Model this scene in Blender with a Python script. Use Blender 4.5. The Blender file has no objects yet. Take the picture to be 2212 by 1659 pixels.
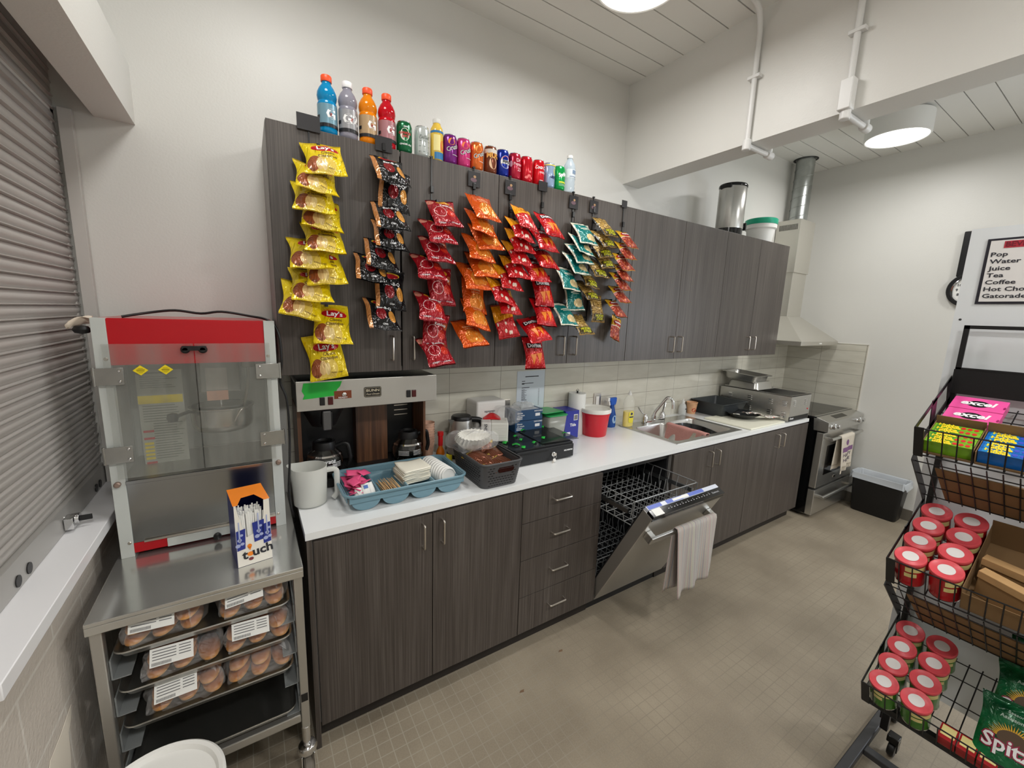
import bpy, bmesh, math, random
from mathutils import Matrix, Vector, Euler

# ---------------------------------------------------------------- camera, world, light, exposure
SC = bpy.context.scene
COL = SC.collection
IMG_W = 2212
cam_data = bpy.data.cameras.new('camera')
cam_data.sensor_width = 36.0
cam_data.lens = 885.74 / IMG_W * 36.0
cam_data.clip_start = 0.02
cam = bpy.data.objects.new('camera', cam_data)
COL.objects.link(cam)
CAM_LOC = Vector((-0.1227, -2.1387, 1.6955))
yaw, pit, rol = 0.5713, -0.1664, 0.0349
fw = Vector((math.sin(yaw)*math.cos(pit), math.cos(yaw)*math.cos(pit), math.sin(pit)))
rt = Vector((math.cos(yaw), -math.sin(yaw), 0))
up = rt.cross(fw)
rt2 = rt*math.cos(rol) + up*math.sin(rol)
up2 = up*math.cos(rol) - rt*math.sin(rol)
cam.matrix_world = Matrix(((rt2.x, up2.x, -fw.x, CAM_LOC.x), (rt2.y, up2.y, -fw.y, CAM_LOC.y),
                           (rt2.z, up2.z, -fw.z, CAM_LOC.z), (0, 0, 0, 1)))
SC.camera = cam
SC.view_settings.view_transform = 'Standard'
SC.view_settings.look = 'None'
SC.view_settings.gamma = 1.0
SC.view_settings.use_curve_mapping = False
SC.view_settings.exposure = 0.0
world = bpy.data.worlds.new('world')
SC.world = world
world.use_nodes = True
world.node_tree.nodes['Background'].inputs[0].default_value = (0.75, 0.82, 0.95, 1)
world.node_tree.nodes['Background'].inputs[1].default_value = 0.3
LAMPS = [(0.05, -0.76), (1.305, -0.775), (3.92, -0.885), (0.05, -2.9), (1.6, -2.9), (3.7, -2.9)]  # last three are unseen, added behind the viewer as fill
LAMP_W = [5.5, 9, 10, 25, 27, 30]
WINDOW_W = 25

# ---------------------------------------------------------------- helpers
def lin(c):
    def f(v):
        v /= 255.0
        return v/12.92 if v <= 0.04045 else ((v+0.055)/1.055)**2.4
    if isinstance(c, str):
        c = tuple(int(c[i:i+2], 16) for i in (0, 2, 4))
    return (f(c[0]), f(c[1]), f(c[2]), 1.0)

MATS = {}
def mat(name, col, rough=0.5, metal=0.0, bump=0.0, bscale=60.0, trans=0.0, ior=1.45, emit=None, estr=0.0,
        coat=0.0, var=0.0, vscale=5.0, stretch=None, alpha=1.0, sss=0.0):
    if name in MATS:
        return MATS[name]
    m = bpy.data.materials.new(name)
    m.use_nodes = True
    nt = m.node_tree
    b = nt.nodes['Principled BSDF']
    c = lin(col) if not (isinstance(col, tuple) and len(col) == 4) else col
    b.inputs['Base Color'].default_value = c
    b.inputs['Roughness'].default_value = rough
    b.inputs['Metallic'].default_value = metal
    b.inputs['IOR'].default_value = ior
    b.inputs['Transmission Weight'].default_value = trans
    b.inputs['Coat Weight'].default_value = coat
    b.inputs['Alpha'].default_value = alpha
    if emit:
        b.inputs['Emission Color'].default_value = lin(emit)
        b.inputs['Emission Strength'].default_value = estr
    if bump or var:
        g = nt.nodes.new('ShaderNodeTexCoord')
        src = g.outputs['Object']
        if stretch:
            mp = nt.nodes.new('ShaderNodeMapping')
            mp.inputs['Scale'].default_value = stretch
            nt.links.new(src, mp.inputs['Vector'])
            src = mp.outputs['Vector']
        if bump:
            n = nt.nodes.new('ShaderNodeTexNoise')
            n.inputs['Scale'].default_value = bscale
            n.inputs['Detail'].default_value = 4
            nt.links.new(src, n.inputs['Vector'])
            bp = nt.nodes.new('ShaderNodeBump')
            bp.inputs['Strength'].default_value = bump
            bp.inputs['Distance'].default_value = 0.004
            nt.links.new(n.outputs['Fac'], bp.inputs['Height'])
            nt.links.new(bp.outputs['Normal'], b.inputs['Normal'])
        if var:
            n = nt.nodes.new('ShaderNodeTexNoise')
            n.inputs['Scale'].default_value = vscale
            n.inputs['Detail'].default_value = 5
            nt.links.new(src, n.inputs['Vector'])
            mx = nt.nodes.new('ShaderNodeMix')
            mx.data_type = 'RGBA'
            mx.inputs[6].default_value = tuple(max(0, v*(1-var)) for v in c[:3]) + (1,)
            mx.inputs[7].default_value = tuple(min(1, v*(1+var)) for v in c[:3]) + (1,)
            nt.links.new(n.outputs['Fac'], mx.inputs[0])
            nt.links.new(mx.outputs[2], b.inputs['Base Color'])
    MATS[name] = m
    return m

class NT:
    """tiny node graph helper"""
    def __init__(s, m):
        s.nt = m.node_tree
    def n(s, t, **kw):
        x = s.nt.nodes.new(t)
        for k, v in kw.items():
            setattr(x, k, v)
        return x
    def l(s, a, b):
        s.nt.links.new(a, b)
    def math(s, op, a, b=None, c=None, clamp=False):
        x = s.n('ShaderNodeMath', operation=op)
        x.use_clamp = clamp
        for i, v in enumerate((a, b, c)):
            if v is None:
                continue
            if isinstance(v, (int, float)):
                x.inputs[i].default_value = v
            else:
                s.l(v, x.inputs[i])
        return x.outputs[0]
    def mix(s, f, a, b):
        x = s.n('ShaderNodeMix', data_type='RGBA')
        for i, v in ((0, f), (6, a), (7, b)):
            if isinstance(v, tuple):
                x.inputs[i].default_value = v
            elif isinstance(v, (int, float)):
                x.inputs[i].default_value = v
            else:
                s.l(v, x.inputs[i])
        return x.outputs[2]
    def noise(s, vec, scale, detail=3, dist=0.0):
        x = s.n('ShaderNodeTexNoise')
        x.inputs['Scale'].default_value = scale
        x.inputs['Detail'].default_value = detail
        x.inputs['Distortion'].default_value = dist
        if vec is not None:
            s.l(vec, x.inputs['Vector'])
        return x.outputs['Fac']
    def mapping(s, vec, scale=(1, 1, 1), rot=(0, 0, 0), loc=(0, 0, 0)):
        x = s.n('ShaderNodeMapping')
        x.inputs['Scale'].default_value = scale
        x.inputs['Rotation'].default_value = rot
        x.inputs['Location'].default_value = loc
        s.l(vec, x.inputs['Vector'])
        return x.outputs[0]
    def ramp(s, f, stops):
        x = s.n('ShaderNodeValToRGB')
        e = x.color_ramp.elements
        while len(e) < len(stops):
            e.new(0.5)
        for i, (p, c) in enumerate(stops):
            e[i].position = p
            e[i].color = c
        s.l(f, x.inputs[0])
        return x.outputs[0]
    def bump(s, h, strength, dist=0.002, normal=None):
        x = s.n('ShaderNodeBump')
        x.inputs['Strength'].default_value = strength
        x.inputs['Distance'].default_value = dist
        s.l(h, x.inputs['Height'])
        if normal is not None:
            s.l(normal, x.inputs['Normal'])
        return x.outputs[0]

def newmat(name, rough=0.5, metal=0.0):
    m = bpy.data.materials.new(name)
    m.use_nodes = True
    b = m.node_tree.nodes['Principled BSDF']
    b.inputs['Roughness'].default_value = rough
    b.inputs['Metallic'].default_value = metal
    MATS[name] = m
    return m, NT(m), b

class MB:
    def __init__(s):
        s.v = []; s.f = []; s.uv = {}; s.mi = []
        s.cur = 0
    def add(s, vs, fs):
        o = len(s.v)
        s.v += [tuple(v) for v in vs]
        for f in fs:
            s.f.append([i+o for i in f]); s.mi.append(s.cur)
        return s
    def box(s, x0, x1, y0, y1, z0, z1, M=None):
        vs = [Vector((x, y, z)) for x in (x0, x1) for y in (y0, y1) for z in (z0, z1)]
        if M is not None:
            vs = [M @ v for v in vs]
        return s.add(vs, [(0, 1, 3, 2), (4, 6, 7, 5), (0, 4, 5, 1), (2, 3, 7, 6), (0, 2, 6, 4), (1, 5, 7, 3)])
    def cbox(s, c, d, M=None):
        return s.box(c[0]-d[0]/2, c[0]+d[0]/2, c[1]-d[1]/2, c[1]+d[1]/2, c[2]-d[2]/2, c[2]+d[2]/2, M)
    def lathe(s, prof, n=32, c=(0, 0, 0), M=None, sx=1.0, sy=1.0, cap=True):
        vs = []; fs = []
        for r, z in prof:
            for i in range(n):
                a = 2*math.pi*i/n
                vs.append(Vector((c[0]+r*math.cos(a)*sx, c[1]+r*math.sin(a)*sy, c[2]+z)))
        m = len(prof)
        for j in range(m-1):
            for i in range(n):
                k = (i+1) % n
                fs.append((j*n+i, j*n+k, (j+1)*n+k, (j+1)*n+i))
        if cap:
            if prof[0][0] > 1e-6: fs.append(tuple(range(n-1, -1, -1)))
            if prof[-1][0] > 1e-6: fs.append(tuple((m-1)*n+i for i in range(n)))
        if M is not None:
            vs = [M @ v for v in vs]
        return s.add(vs, fs)
    def cyl(s, p0, p1, r, n=16, r2=None):
        p0 = Vector(p0); p1 = Vector(p1)
        d = p1-p0
        M = Matrix.Translation(p0) @ d.to_track_quat('Z', 'Y').to_matrix().to_4x4()
        return s.lathe([(r, 0), (r if r2 is None else r2, d.length)], n, M=M)
    def tube(s, pts, r, n=8, closed=False, flat=None):
        pts = [Vector(p) for p in pts]
        N = len(pts)
        vs = []; fs = []
        prev = None
        for i, p in enumerate(pts):
            if closed:
                t = (pts[(i+1) % N]-pts[i-1]).normalized()
            else:
                t = (pts[min(i+1, N-1)]-pts[max(i-1, 0)]).normalized()
            if prev is None:
                a = Vector((0, 0, 1)) if abs(t.z) < 0.9 else Vector((1, 0, 0))
                u = t.cross(a).normalized()
            else:
                u = (prev - t*prev.dot(t)).normalized()
            w = t.cross(u)
            prev = u
            rr = r[i] if isinstance(r, (list, tuple)) else r
            for k in range(n):
                a = 2*math.pi*k/n
                vs.append(p + u*math.cos(a)*rr + w*math.sin(a)*rr*(flat or 1))
        for i in range(N if closed else N-1):
            j = (i+1) % N
            for k in range(n):
                l = (k+1) % n
                fs.append((i*n+k, i*n+l, j*n+l, j*n+k))
        if not closed:
            fs.append(tuple(range(n-1, -1, -1))); fs.append(tuple((N-1)*n+k for k in range(n)))
        return s.add(vs, fs)
    def prism(s, poly, M, h, n=None):
        """poly in local xy, extruded along local z by h, placed by M"""
        k = len(poly)
        vs = [M @ Vector((p[0], p[1], 0)) for p in poly] + [M @ Vector((p[0], p[1], h)) for p in poly]
        fs = [tuple(range(k-1, -1, -1)), tuple(range(k, 2*k))]
        for i in range(k):
            j = (i+1) % k
            fs.append((i, j, k+j, k+i))
        return s.add(vs, fs)
    def grid(s, fn, nx, ny, thick=None):
        o = len(s.v)
        for j in range(ny+1):
            for i in range(nx+1):
                s.v.append(tuple(fn(i/nx, j/ny)))
        for j in range(ny):
            for i in range(nx):
                a = o+j*(nx+1)+i
                s.f.append([a, a+1, a+nx+2, a+nx+1]); s.mi.append(s.cur)
        return s

def arc(pts, rad=0.02, n=5):
    """round the corners of a polyline"""
    pts = [Vector(p) for p in pts]
    out = [pts[0]]
    for i in range(1, len(pts)-1):
        a, b, c = pts[i-1], pts[i], pts[i+1]
        d1 = (a-b); d2 = (c-b)
        r = min(rad, d1.length*0.49, d2.length*0.49)
        p = b+d1.normalized()*r; q = b+d2.normalized()*r
        for k in range(n+1):
            t = k/n
            out.append(p*(1-t)**2 + b*2*t*(1-t) + q*t*t)
    out.append(pts[-1])
    return out

def rr(w, h, r, n=5, cx=0, cy=0):
    out = []
    for sx, sy, a0 in ((1, 1, 0), (-1, 1, 90), (-1, -1, 180), (1, -1, 270)):
        for k in range(n+1):
            a = math.radians(a0+90*k/n)
            out.append((cx+sx*(w/2-r)+r*math.cos(a), cy+sy*(h/2-r)+r*math.sin(a)))
    return out

def wloc(o):
    v = Vector((0, 0, 0))
    while o is not None:
        v += Vector(o.location)
        o = o.parent
    return v

def setp(o, label=None, cat=None, group=None, kind=None):
    if label: o['label'] = label
    if cat: o['category'] = cat
    if group: o['group'] = group
    if kind: o['kind'] = kind
    return o

def thing(name, label, cat, loc=(0, 0, 0), group=None):
    o = bpy.data.objects.new(name, None)
    o.empty_display_size = 0.05
    COL.objects.link(o)
    o.location = loc
    return setp(o, label, cat, group)

def ob(name, mb, m, parent=None, loc=None, smooth=40, bevel=0.0, label=None, cat=None, group=None, kind=None, solid=0.0, sub=0, uvfn=None, bseg=2):
    me = bpy.data.meshes.new(name)
    me.from_pydata(mb.v, [], mb.f)
    base = wloc(parent) if parent else Vector(loc or (0, 0, 0))
    if uvfn:
        uvl = me.uv_layers.new(name='UVMap')
        for lp in me.loops:
            uvl.data[lp.index].uv = uvfn(lp.vertex_index)
    me.transform(Matrix.Translation(-base))
    if isinstance(m, (list, tuple)):
        for x in m: me.materials.append(x)
        for p, i in zip(me.polygons, mb.mi): p.material_index = i
    else:
        me.materials.append(m)
    bm = bmesh.new(); bm.from_mesh(me)
    bmesh.ops.recalc_face_normals(bm, faces=bm.faces)
    bm.to_mesh(me); bm.free()
    if smooth:
        for p in me.polygons: p.use_smooth = True
        me.set_sharp_from_angle(angle=math.radians(smooth))
    o = bpy.data.objects.new(name, me)
    COL.objects.link(o)
    if parent: o.parent = parent
    else: o.location = base
    if bevel:
        b = o.modifiers.new('bevel', 'BEVEL'); b.width = bevel; b.segments = bseg; b.limit_method = 'ANGLE'; b.angle_limit = math.radians(40)
        b.harden_normals = False
    if solid:
        b = o.modifiers.new('solid', 'SOLIDIFY'); b.thickness = solid; b.offset = 0
    if sub:
        b = o.modifiers.new('sub', 'SUBSURF'); b.levels = sub; b.render_levels = sub
    return setp(o, label, cat, group, kind)

def dup(root, loc, rot=None, label=None, group=None):
    r = root.copy(); COL.objects.link(r)
    r.location = loc
    if rot is not None: r.rotation_euler = rot
    if label: r['label'] = label
    if group: r['group'] = group
    for ch in list(root.children):
        c = ch.copy(); COL.objects.link(c); c.parent = r
        for g in list(ch.children):
            d = g.copy(); COL.objects.link(d); d.parent = c
    return r

_tc = {}
def textverts(s, bold=0.0, shear=0.0):
    k = (s, bold, shear)
    if k in _tc: return _tc[k]
    cu = bpy.data.curves.new('t', 'FONT')
    cu.body = s; cu.size = 1.0; cu.align_x = 'CENTER'; cu.align_y = 'CENTER'; cu.resolution_u = 2
    cu.offset = bold; cu.shear = shear; cu.space_line = 0.9
    o = bpy.data.objects.new('t', cu)
    me = bpy.data.meshes.new_from_object(o)
    vs = [tuple(v.co) for v in me.vertices]; fs = [tuple(p.vertices) for p in me.polygons]
    bpy.data.objects.remove(o); bpy.data.curves.remove(cu); bpy.data.meshes.remove(me)
    _tc[k] = (vs, fs)
    return _tc[k]

def textmb(mb, s, size, fn, bold=0.01, ang=0.0, cx=0.0, cy=0.0, sx=1.0, shear=0.0):
    """fn maps label-plane (x right, y up) to 3-D"""
    vs, fs = textverts(s, bold, shear)
    ca, sa = math.cos(ang), math.sin(ang)
    out = []
    for v in vs:
        x, y = v[0]*size*sx, v[1]*size
        out.append(fn(cx+x*ca-y*sa, cy+x*sa+y*ca))
    mb.add(out, fs)
    return mb

def planefn(o, r, u, off=0.0008):
    o = Vector(o); r = Vector(r).normalized(); u = Vector(u).normalized()
    nrm = r.cross(u)
    return lambda x, y: tuple(o + r*x + u*y + nrm*off)

def cylfn(c, R, z0, phi0=0.0, off=0.0006):
    """wraps on an upright cylinder; x=0 faces -y"""
    return lambda x, y: (c[0] + (R+off)*math.sin(x/R+phi0), c[1] - (R+off)*math.cos(x/R+phi0), z0+y)

def ell(mb, fn, cx, cy, rx, ry, n=24, off=None):
    return mb.add([fn(cx+rx*math.cos(2*math.pi*i/n), cy+ry*math.sin(2*math.pi*i/n)) for i in range(n)], [tuple(range(n))])

def patch(mb, fn, x0, x1, y0, y1, nx=8, ny=1):
    o = len(mb.v)
    for j in range(ny+1):
        for i in range(nx+1):
            mb.v.append(fn(x0+(x1-x0)*i/nx, y0+(y1-y0)*j/ny))
    for j in range(ny):
        for i in range(nx):
            a = o+j*(nx+1)+i
            mb.f.append([a, a+1, a+nx+2, a+nx+1]); mb.mi.append(mb.cur)
    return mb
def off_(fn, d):
    return lambda x, y: fn(x, y)

# ---------------------------------------------------------------- shared materials
WHITE_PAINT = mat('painted_wall', (222, 221, 216), 0.42, bump=0.12, bscale=120)
CEIL = mat('painted_plank', (232, 231, 226), 0.55)
STEEL = mat('stainless_steel', (196, 195, 191), 0.27, metal=0.9, bump=0.05, bscale=8, stretch=(1, 60, 60))
STEEL_MATT = mat('brushed_steel', (188, 186, 181), 0.38, metal=0.85, bump=0.06, bscale=10, stretch=(60, 60, 2))
CHROME = mat('chrome', (220, 220, 220), 0.08, metal=1.0)
NICKEL = mat('satin_nickel', (205, 198, 188), 0.28, metal=1.0)
ALU = mat('aluminium', (190, 190, 186), 0.35, metal=1.0)
BLACK = mat('black_plastic', (22, 22, 23), 0.4)
BLACK_GLOSS = mat('black_gloss', (10, 10, 11), 0.12)
BLACK_METAL = mat('black_powder_coat', (20, 20, 21), 0.38)
WHITE_PL = mat('white_plastic', (232, 232, 228), 0.35)
PAPER = mat('white_paper', (236, 236, 232), 0.7)
INK = mat('dark_ink', (40, 40, 48), 0.6)
RED_INK = mat('red_ink', (196, 30, 44), 0.5)
WHITE_INK = mat('white_ink', (240, 240, 240), 0.5)
CARD = mat('brown_cardboard', (132, 104, 70), 0.8, bump=0.1, bscale=80)
GREEN_TAPE = mat('green_tape', (32, 178, 60), 0.5, var=0.15, vscale=20)
GLASS = mat('clear_glass', (255, 255, 255, 1) if False else (250, 252, 250), 0.02, trans=1.0, ior=1.45)
RUBBER = mat('grey_rubber', (110, 104, 94), 0.7)

def wood_mat(name, a, b, c, fine=140, rough=0.42):
    m, g, bs = newmat(name, rough)
    geo = g.n('ShaderNodeNewGeometry')
    p = g.mapping(geo.outputs['Position'], scale=(fine, fine, 2.2))
    n1 = g.noise(p, 1.0, 5)
    p2 = g.mapping(geo.outputs['Position'], scale=(14, 14, 0.35))
    n2 = g.noise(p2, 1.0, 3)
    f = g.math('ADD', g.math('MULTIPLY', n1, 0.72), g.math('MULTIPLY', n2, 0.28))
    col = g.ramp(f, [(0.36, lin(a)), (0.5, lin(b)), (0.63, lin(c))])
    g.l(col, bs.inputs['Base Color'])
    g.l(g.bump(n1, 0.18, 0.0015), bs.inputs['Normal'])
    return m
LAM = wood_mat('dark_oak_laminate', (56, 49, 45), (73, 66, 61), (91, 84, 79), fine=230)
WALNUT = wood_mat('walnut_laminate', (56, 34, 22), (84, 54, 35), (116, 78, 50), fine=60)

def floor_mat():
    m, g, bs = newmat('mosaic_floor_tile', 0.5)
    geo = g.n('ShaderNodeNewGeometry')
    P = geo.outputs['Position']
    sep = g.n('ShaderNodeSeparateXYZ'); g.l(P, sep.inputs[0])
    def line(s, off, w):
        q = g.math('FRACT', g.math('DIVIDE', g.math('ADD', s, off), 0.0515))
        d = g.math('ABSOLUTE', g.math('SUBTRACT', q, 0.5))
        return g.math('GREATER_THAN', d, 0.5-w)
    gx = line(sep.outputs[0], 5.0-0.004, 0.032); gy = line(sep.outputs[1], 5.0+0.0107, 0.032)
    grout = g.math('MAXIMUM', gx, gy)
    wear = g.noise(P, 1.6, 3)
    dist = g.math('SUBTRACT', 1.25, sep.outputs[0], clamp=True)   # clean light joints by the left end, worn ones out in the room
    w2 = g.math('ADD', g.math('MULTIPLY', dist, 0.55), g.math('MULTIPLY', wear, 0.35))
    n1 = g.noise(P, 3.0, 6); n2 = g.noise(P, 160, 3)
    tile = g.ramp(g.math('ADD', g.math('MULTIPLY', n1, .7), g.math('MULTIPLY', n2, .3)), [(0.35, lin((133, 122, 105))), (0.5, lin((146, 135, 117))), (0.65, lin((156, 145, 126)))])
    gcol = g.mix(w2, lin((118, 106, 90)), lin((188, 182, 166)))
    col = g.mix(g.math('MULTIPLY', grout, 0.75), tile, gcol)
    g.l(col, bs.inputs['Base Color'])
    inv = g.math('SUBTRACT', 1.0, grout)
    b1 = g.bump(inv, 0.25, 0.001)
    g.l(g.bump(n2, 0.15, 0.001, b1), bs.inputs['Normal'])
    rgh = g.math('ADD', 0.38, g.math('MULTIPLY', n1, 0.25))
    g.l(rgh, bs.inputs['Roughness'])
    return m
FLOOR = floor_mat()

def tile_mat(name, axis, x_off, pitch, rowp=0.113, row0=0.904):
    m, g, bs = newmat(name, 0.12)
    geo = g.n('ShaderNodeNewGeometry')
    P = geo.outputs['Position']
    sep = g.n('ShaderNodeSeparateXYZ'); g.l(P, sep.inputs[0])
    def line(s, off, pt, w):
        q = g.math('FRACT', g.math('DIVIDE', g.math('SUBTRACT', s, off), pt))
        d = g.math('ABSOLUTE', g.math('SUBTRACT', q, 0.5))
        return g.math('GREATER_THAN', d, 0.5-w/pt)
    gx = line(sep.outputs[axis], x_off, pitch, 0.0013); gz = line(sep.outputs[2], row0, rowp, 0.0013)
    grout = g.math('MAXIMUM', gx, gz)
    p = g.mapping(P, scale=(5, 5, 22))
    n = g.noise(p, 1.0, 4)
    tile = g.ramp(n, [(0.3, lin((203, 199, 185))), (0.7, lin((214, 211, 198)))])
    g.l(g.mix(grout, tile, lin((140, 135, 120))), bs.inputs['Base Color'])
    w = g.noise(P, 7, 2)
    b1 = g.bump(g.math('SUBTRACT', 1.0, grout), 0.4, 0.0012)
    g.l(g.bump(w, 0.25, 0.01, b1), bs.inputs['Normal'])
    g.l(g.math('ADD', 0.1, g.math('MULTIPLY', grout, 0.5)), bs.inputs['Roughness'])
    return m
TILE_B = tile_mat('backsplash_tile', 0, 0.4835, 0.34)
TILE_R = tile_mat('backsplash_tile_side', 1, -0.32, 0.36)

def block_mat():
    m, g, bs = newmat('painted_concrete_block', 0.5)
    geo = g.n('ShaderNodeNewGeometry')
    P = geo.outputs['Position']
    sep = g.n('ShaderNodeSeparateXYZ'); g.l(P, sep.inputs[0])
    def line(s, off, pt, w):
        q = g.math('FRACT', g.math('DIVIDE', g.math('SUBTRACT', s, off), pt))
        d = g.math('ABSOLUTE', g.math('SUBTRACT', q, 0.5))
        return g.math('GREATER_THAN', d, 0.5-w/pt)
    gz = line(sep.outputs[2], 0.043, 0.2, 0.004)
    q = g.math('FRACT', g.math('DIVIDE', g.math('FLOOR', g.math('DIVIDE', g.math('SUBTRACT', sep.outputs[2], 0.043), 0.2)), 2.0))
    gy = line(g.math('ADD', sep.outputs[1], g.math('MULTIPLY', q, 0.4)), 0.05, 0.4, 0.004)
    grout = g.math('MAXIMUM', gz, gy)
    n = g.noise(P, 90, 4)
    g.l(g.mix(grout, lin((206, 198, 188)), lin((222, 217, 208))), bs.inputs['Base Color'])
    b1 = g.bump(g.math('SUBTRACT', 1.0, grout), 0.5, 0.003)
    g.l(g.bump(n, 0.5, 0.004, b1), bs.inputs['Normal'])
    return m
BLOCK = block_mat()

# ---------------------------------------------------------------- room shell
XL, XR, ZC, YF = -0.64, 4.76, 3.21, -4.2
def struct(name, mb, m, **kw):
    return ob(name, mb, m, kind='structure', **kw)
struct('floor', MB().box(XL-0.1, XR+0.1, YF-0.1, 0.1, -0.08, 0), FLOOR, smooth=0)
struct('wall_back', MB().box(XL-0.1, XR+0.1, 0, 0.1, 0, ZC+0.05), WHITE_PAINT, smooth=0)
struct('wall_front', MB().box(XL-0.1, XR+0.1, YF-0.1, YF, 0, ZC+0.05), WHITE_PAINT, smooth=0)
wr = MB()
WY0, WY1, WZ0, WZ1 = -3.6, -2.9, 0.95, 2.3
wr.box(XR, XR+0.1, WY1, 0, 0, ZC+0.05); wr.box(XR, XR+0.1, YF, WY0, 0, ZC+0.05)
wr.box(XR, XR+0.1, WY0, WY1, 0, WZ0); wr.box(XR, XR+0.1, WY0, WY1, WZ1, ZC+0.05)
struct('wall_right', wr, WHITE_PAINT, smooth=0)
wn = struct('window_1', MB().box(XR+0.06, XR+0.065, WY0, WY1, WZ0, WZ1), mat('daylit_pane', (235, 242, 250), 0.3, emit=(215, 230, 255), estr=2.5), smooth=0)
fr = MB()
for a, b, c, d in ((WY0, WY1, WZ0, WZ0+.04), (WY0, WY1, WZ1-.04, WZ1), (WY0, WY0+.04, WZ0, WZ1), (WY1-.04, WY1, WZ0, WZ1), (-3.265, -3.235, WZ0, WZ1)):
    fr.box(XR+.02, XR+.06, a, b, c, d)
ob('window_frame', fr, WHITE_PL, wn, smooth=0)
# ceiling boards with open joints
cb = MB()
for k in range(32):
    cb.box(XL-.1, XR+.1, -(k+1)*0.1345+0.003, -k*0.1345-0.003 + (0.1 if k == 0 else 0), ZC, ZC+0.02)
cb.cur = 1
cb.box(XL-.1, XR+.1, YF-.1, 0.1, ZC+0.02, ZC+0.06)
struct('ceiling', cb, [CEIL, mat('dark_gap', (40, 38, 36), 0.9)], smooth=0)
# dropped beam across the room
struct('trim_1', MB().box(2.0925, 2.2542, YF, 0, 2.604, ZC+.01), WHITE_PAINT, smooth=0)
# left wall: block dado below the serving hatch, plaster above it
lw = MB().box(XL-0.1, -0.59, YF, 0, 0, 0.965)
struct('wall_left', lw, BLOCK, smooth=0)
struct('wall_left_upper', MB().box(XL-0.16, XL, YF, 0, 2.30, ZC+.05), WHITE_PAINT, smooth=0)
struct('wall_left_outer', MB().box(XL-.2, XL-.16, YF, 0, 0.9, 2.4), BLACK, smooth=0)
struct('trim_2', MB().box(XL-.06, -0.543, -1.107, -0.002, 0.965, 1.0), mat('white_laminate', (238, 238, 240), 0.25), bevel=0.002)
# boxed-in shutter housing
sb = MB()
sb.box(-0.445, -0.43, YF, 0, 2.335, 2.533); sb.box(-0.54, -0.445, YF, 0, 2.335, 2.345); sb.box(XL, -0.445, YF, 0, 2.52, 2.533)
struct('trim_3', sb, WHITE_PAINT, smooth=0)
# tiled splashbacks
struct('trim_4', MB().box(0.0, XR-0.006, -0.008, -0.0005, 0.905, 1.531), TILE_B, smooth=0)
struct('trim_5', MB().box(XR-0.008, XR-0.0005, -0.686, -0.008, 0.905, 1.531), TILE_R, smooth=0)
struct('trim_6', MB().box(XR-0.011, XR-0.0004, -0.690, -0.686, 0.905, 1.534).box(XR-0.011, XR-0.0004, -0.69, -.008, 1.531, 1.535), mat('tile_edge_trim', (215, 210, 198), 0.3, metal=.3), smooth=0)
struct('baseboard_right', MB().box(XR-0.01, XR, YF, -0.7, 0, 0.1), mat('grey_base_tile', (104, 98, 88), 0.45, bump=.1), bevel=.001)

# ---------------------------------------------------------------- roller shutter in the hatch
t = thing('roller_shutter', 'closed grey roller shutter with horizontal slats over the white hatch sill', 'shutter', (XL, -0.6, 1.0))
SLAT = mat('grey_enamel_slat', (188, 184, 180), 0.42, metal=.15)
def slat_profile():
    pts = []
    z = 1.075
    while z < 2.42:
        for k in range(6):
            a = k/6
            pts.append((-0.645 + 0.008*math.sin(math.pi*a), z + a*0.034))
        pts.append((-0.645, z+0.0345)); pts.append((-0.6335, z+0.037)); pts.append((-0.6335, z+0.0395))
        z += 0.0405
    pts.append((-0.645, z))
    return pts
sp = slat_profile()
c = MB()
for y in (-3.4, -0.012):
    for x, z in sp: c.v.append((x, y, z))
n = len(sp)
for i in range(n-1):
    c.f.append([i, i+1, n+i+1, n+i]); c.mi.append(0)
ob('curtain', c, SLAT, t, smooth=35)
ob('bottom_bar', MB().box(-0.652, -0.628, -3.4, -0.012, 1.001, 1.077), mat('bar_enamel', (176, 174, 170), .3, metal=.3), t, bevel=.002)
ob('guide_rail', MB().box(-0.625, -0.59, -0.03, -0.003, 1.0, 2.335).box(-0.652, -0.64, -0.03, -0.003, 1.0, 2.335), mat('rail_enamel', (200, 197, 192), .35), t, bevel=.001)
for y, z in ((-0.70, 1.024), (-0.76, 1.024), (-0.10, 1.022), (-0.145, 1.022)):
    ob('vent_plug', MB().cyl((-0.6285, y, z), (-0.6255, y, z), 0.0145, 20), BLACK, t)
lk = MB().cyl((-0.627, -0.43, 1.03), (-0.60, -0.43, 1.03), 0.016, 20).box(-0.625, -0.605, -0.47, -0.445, 1.012, 1.046)
lo = ob('lock', lk, CHROME, t, bevel=.001)
ob('key', MB().box(-0.60, -0.572, -0.437, -0.431, 1.022, 1.038), BLACK, lo, bevel=.001)
tag_mb = MB().box(-0.588, -0.584, -0.86, -0.745, 0.40, 0.608)

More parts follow.
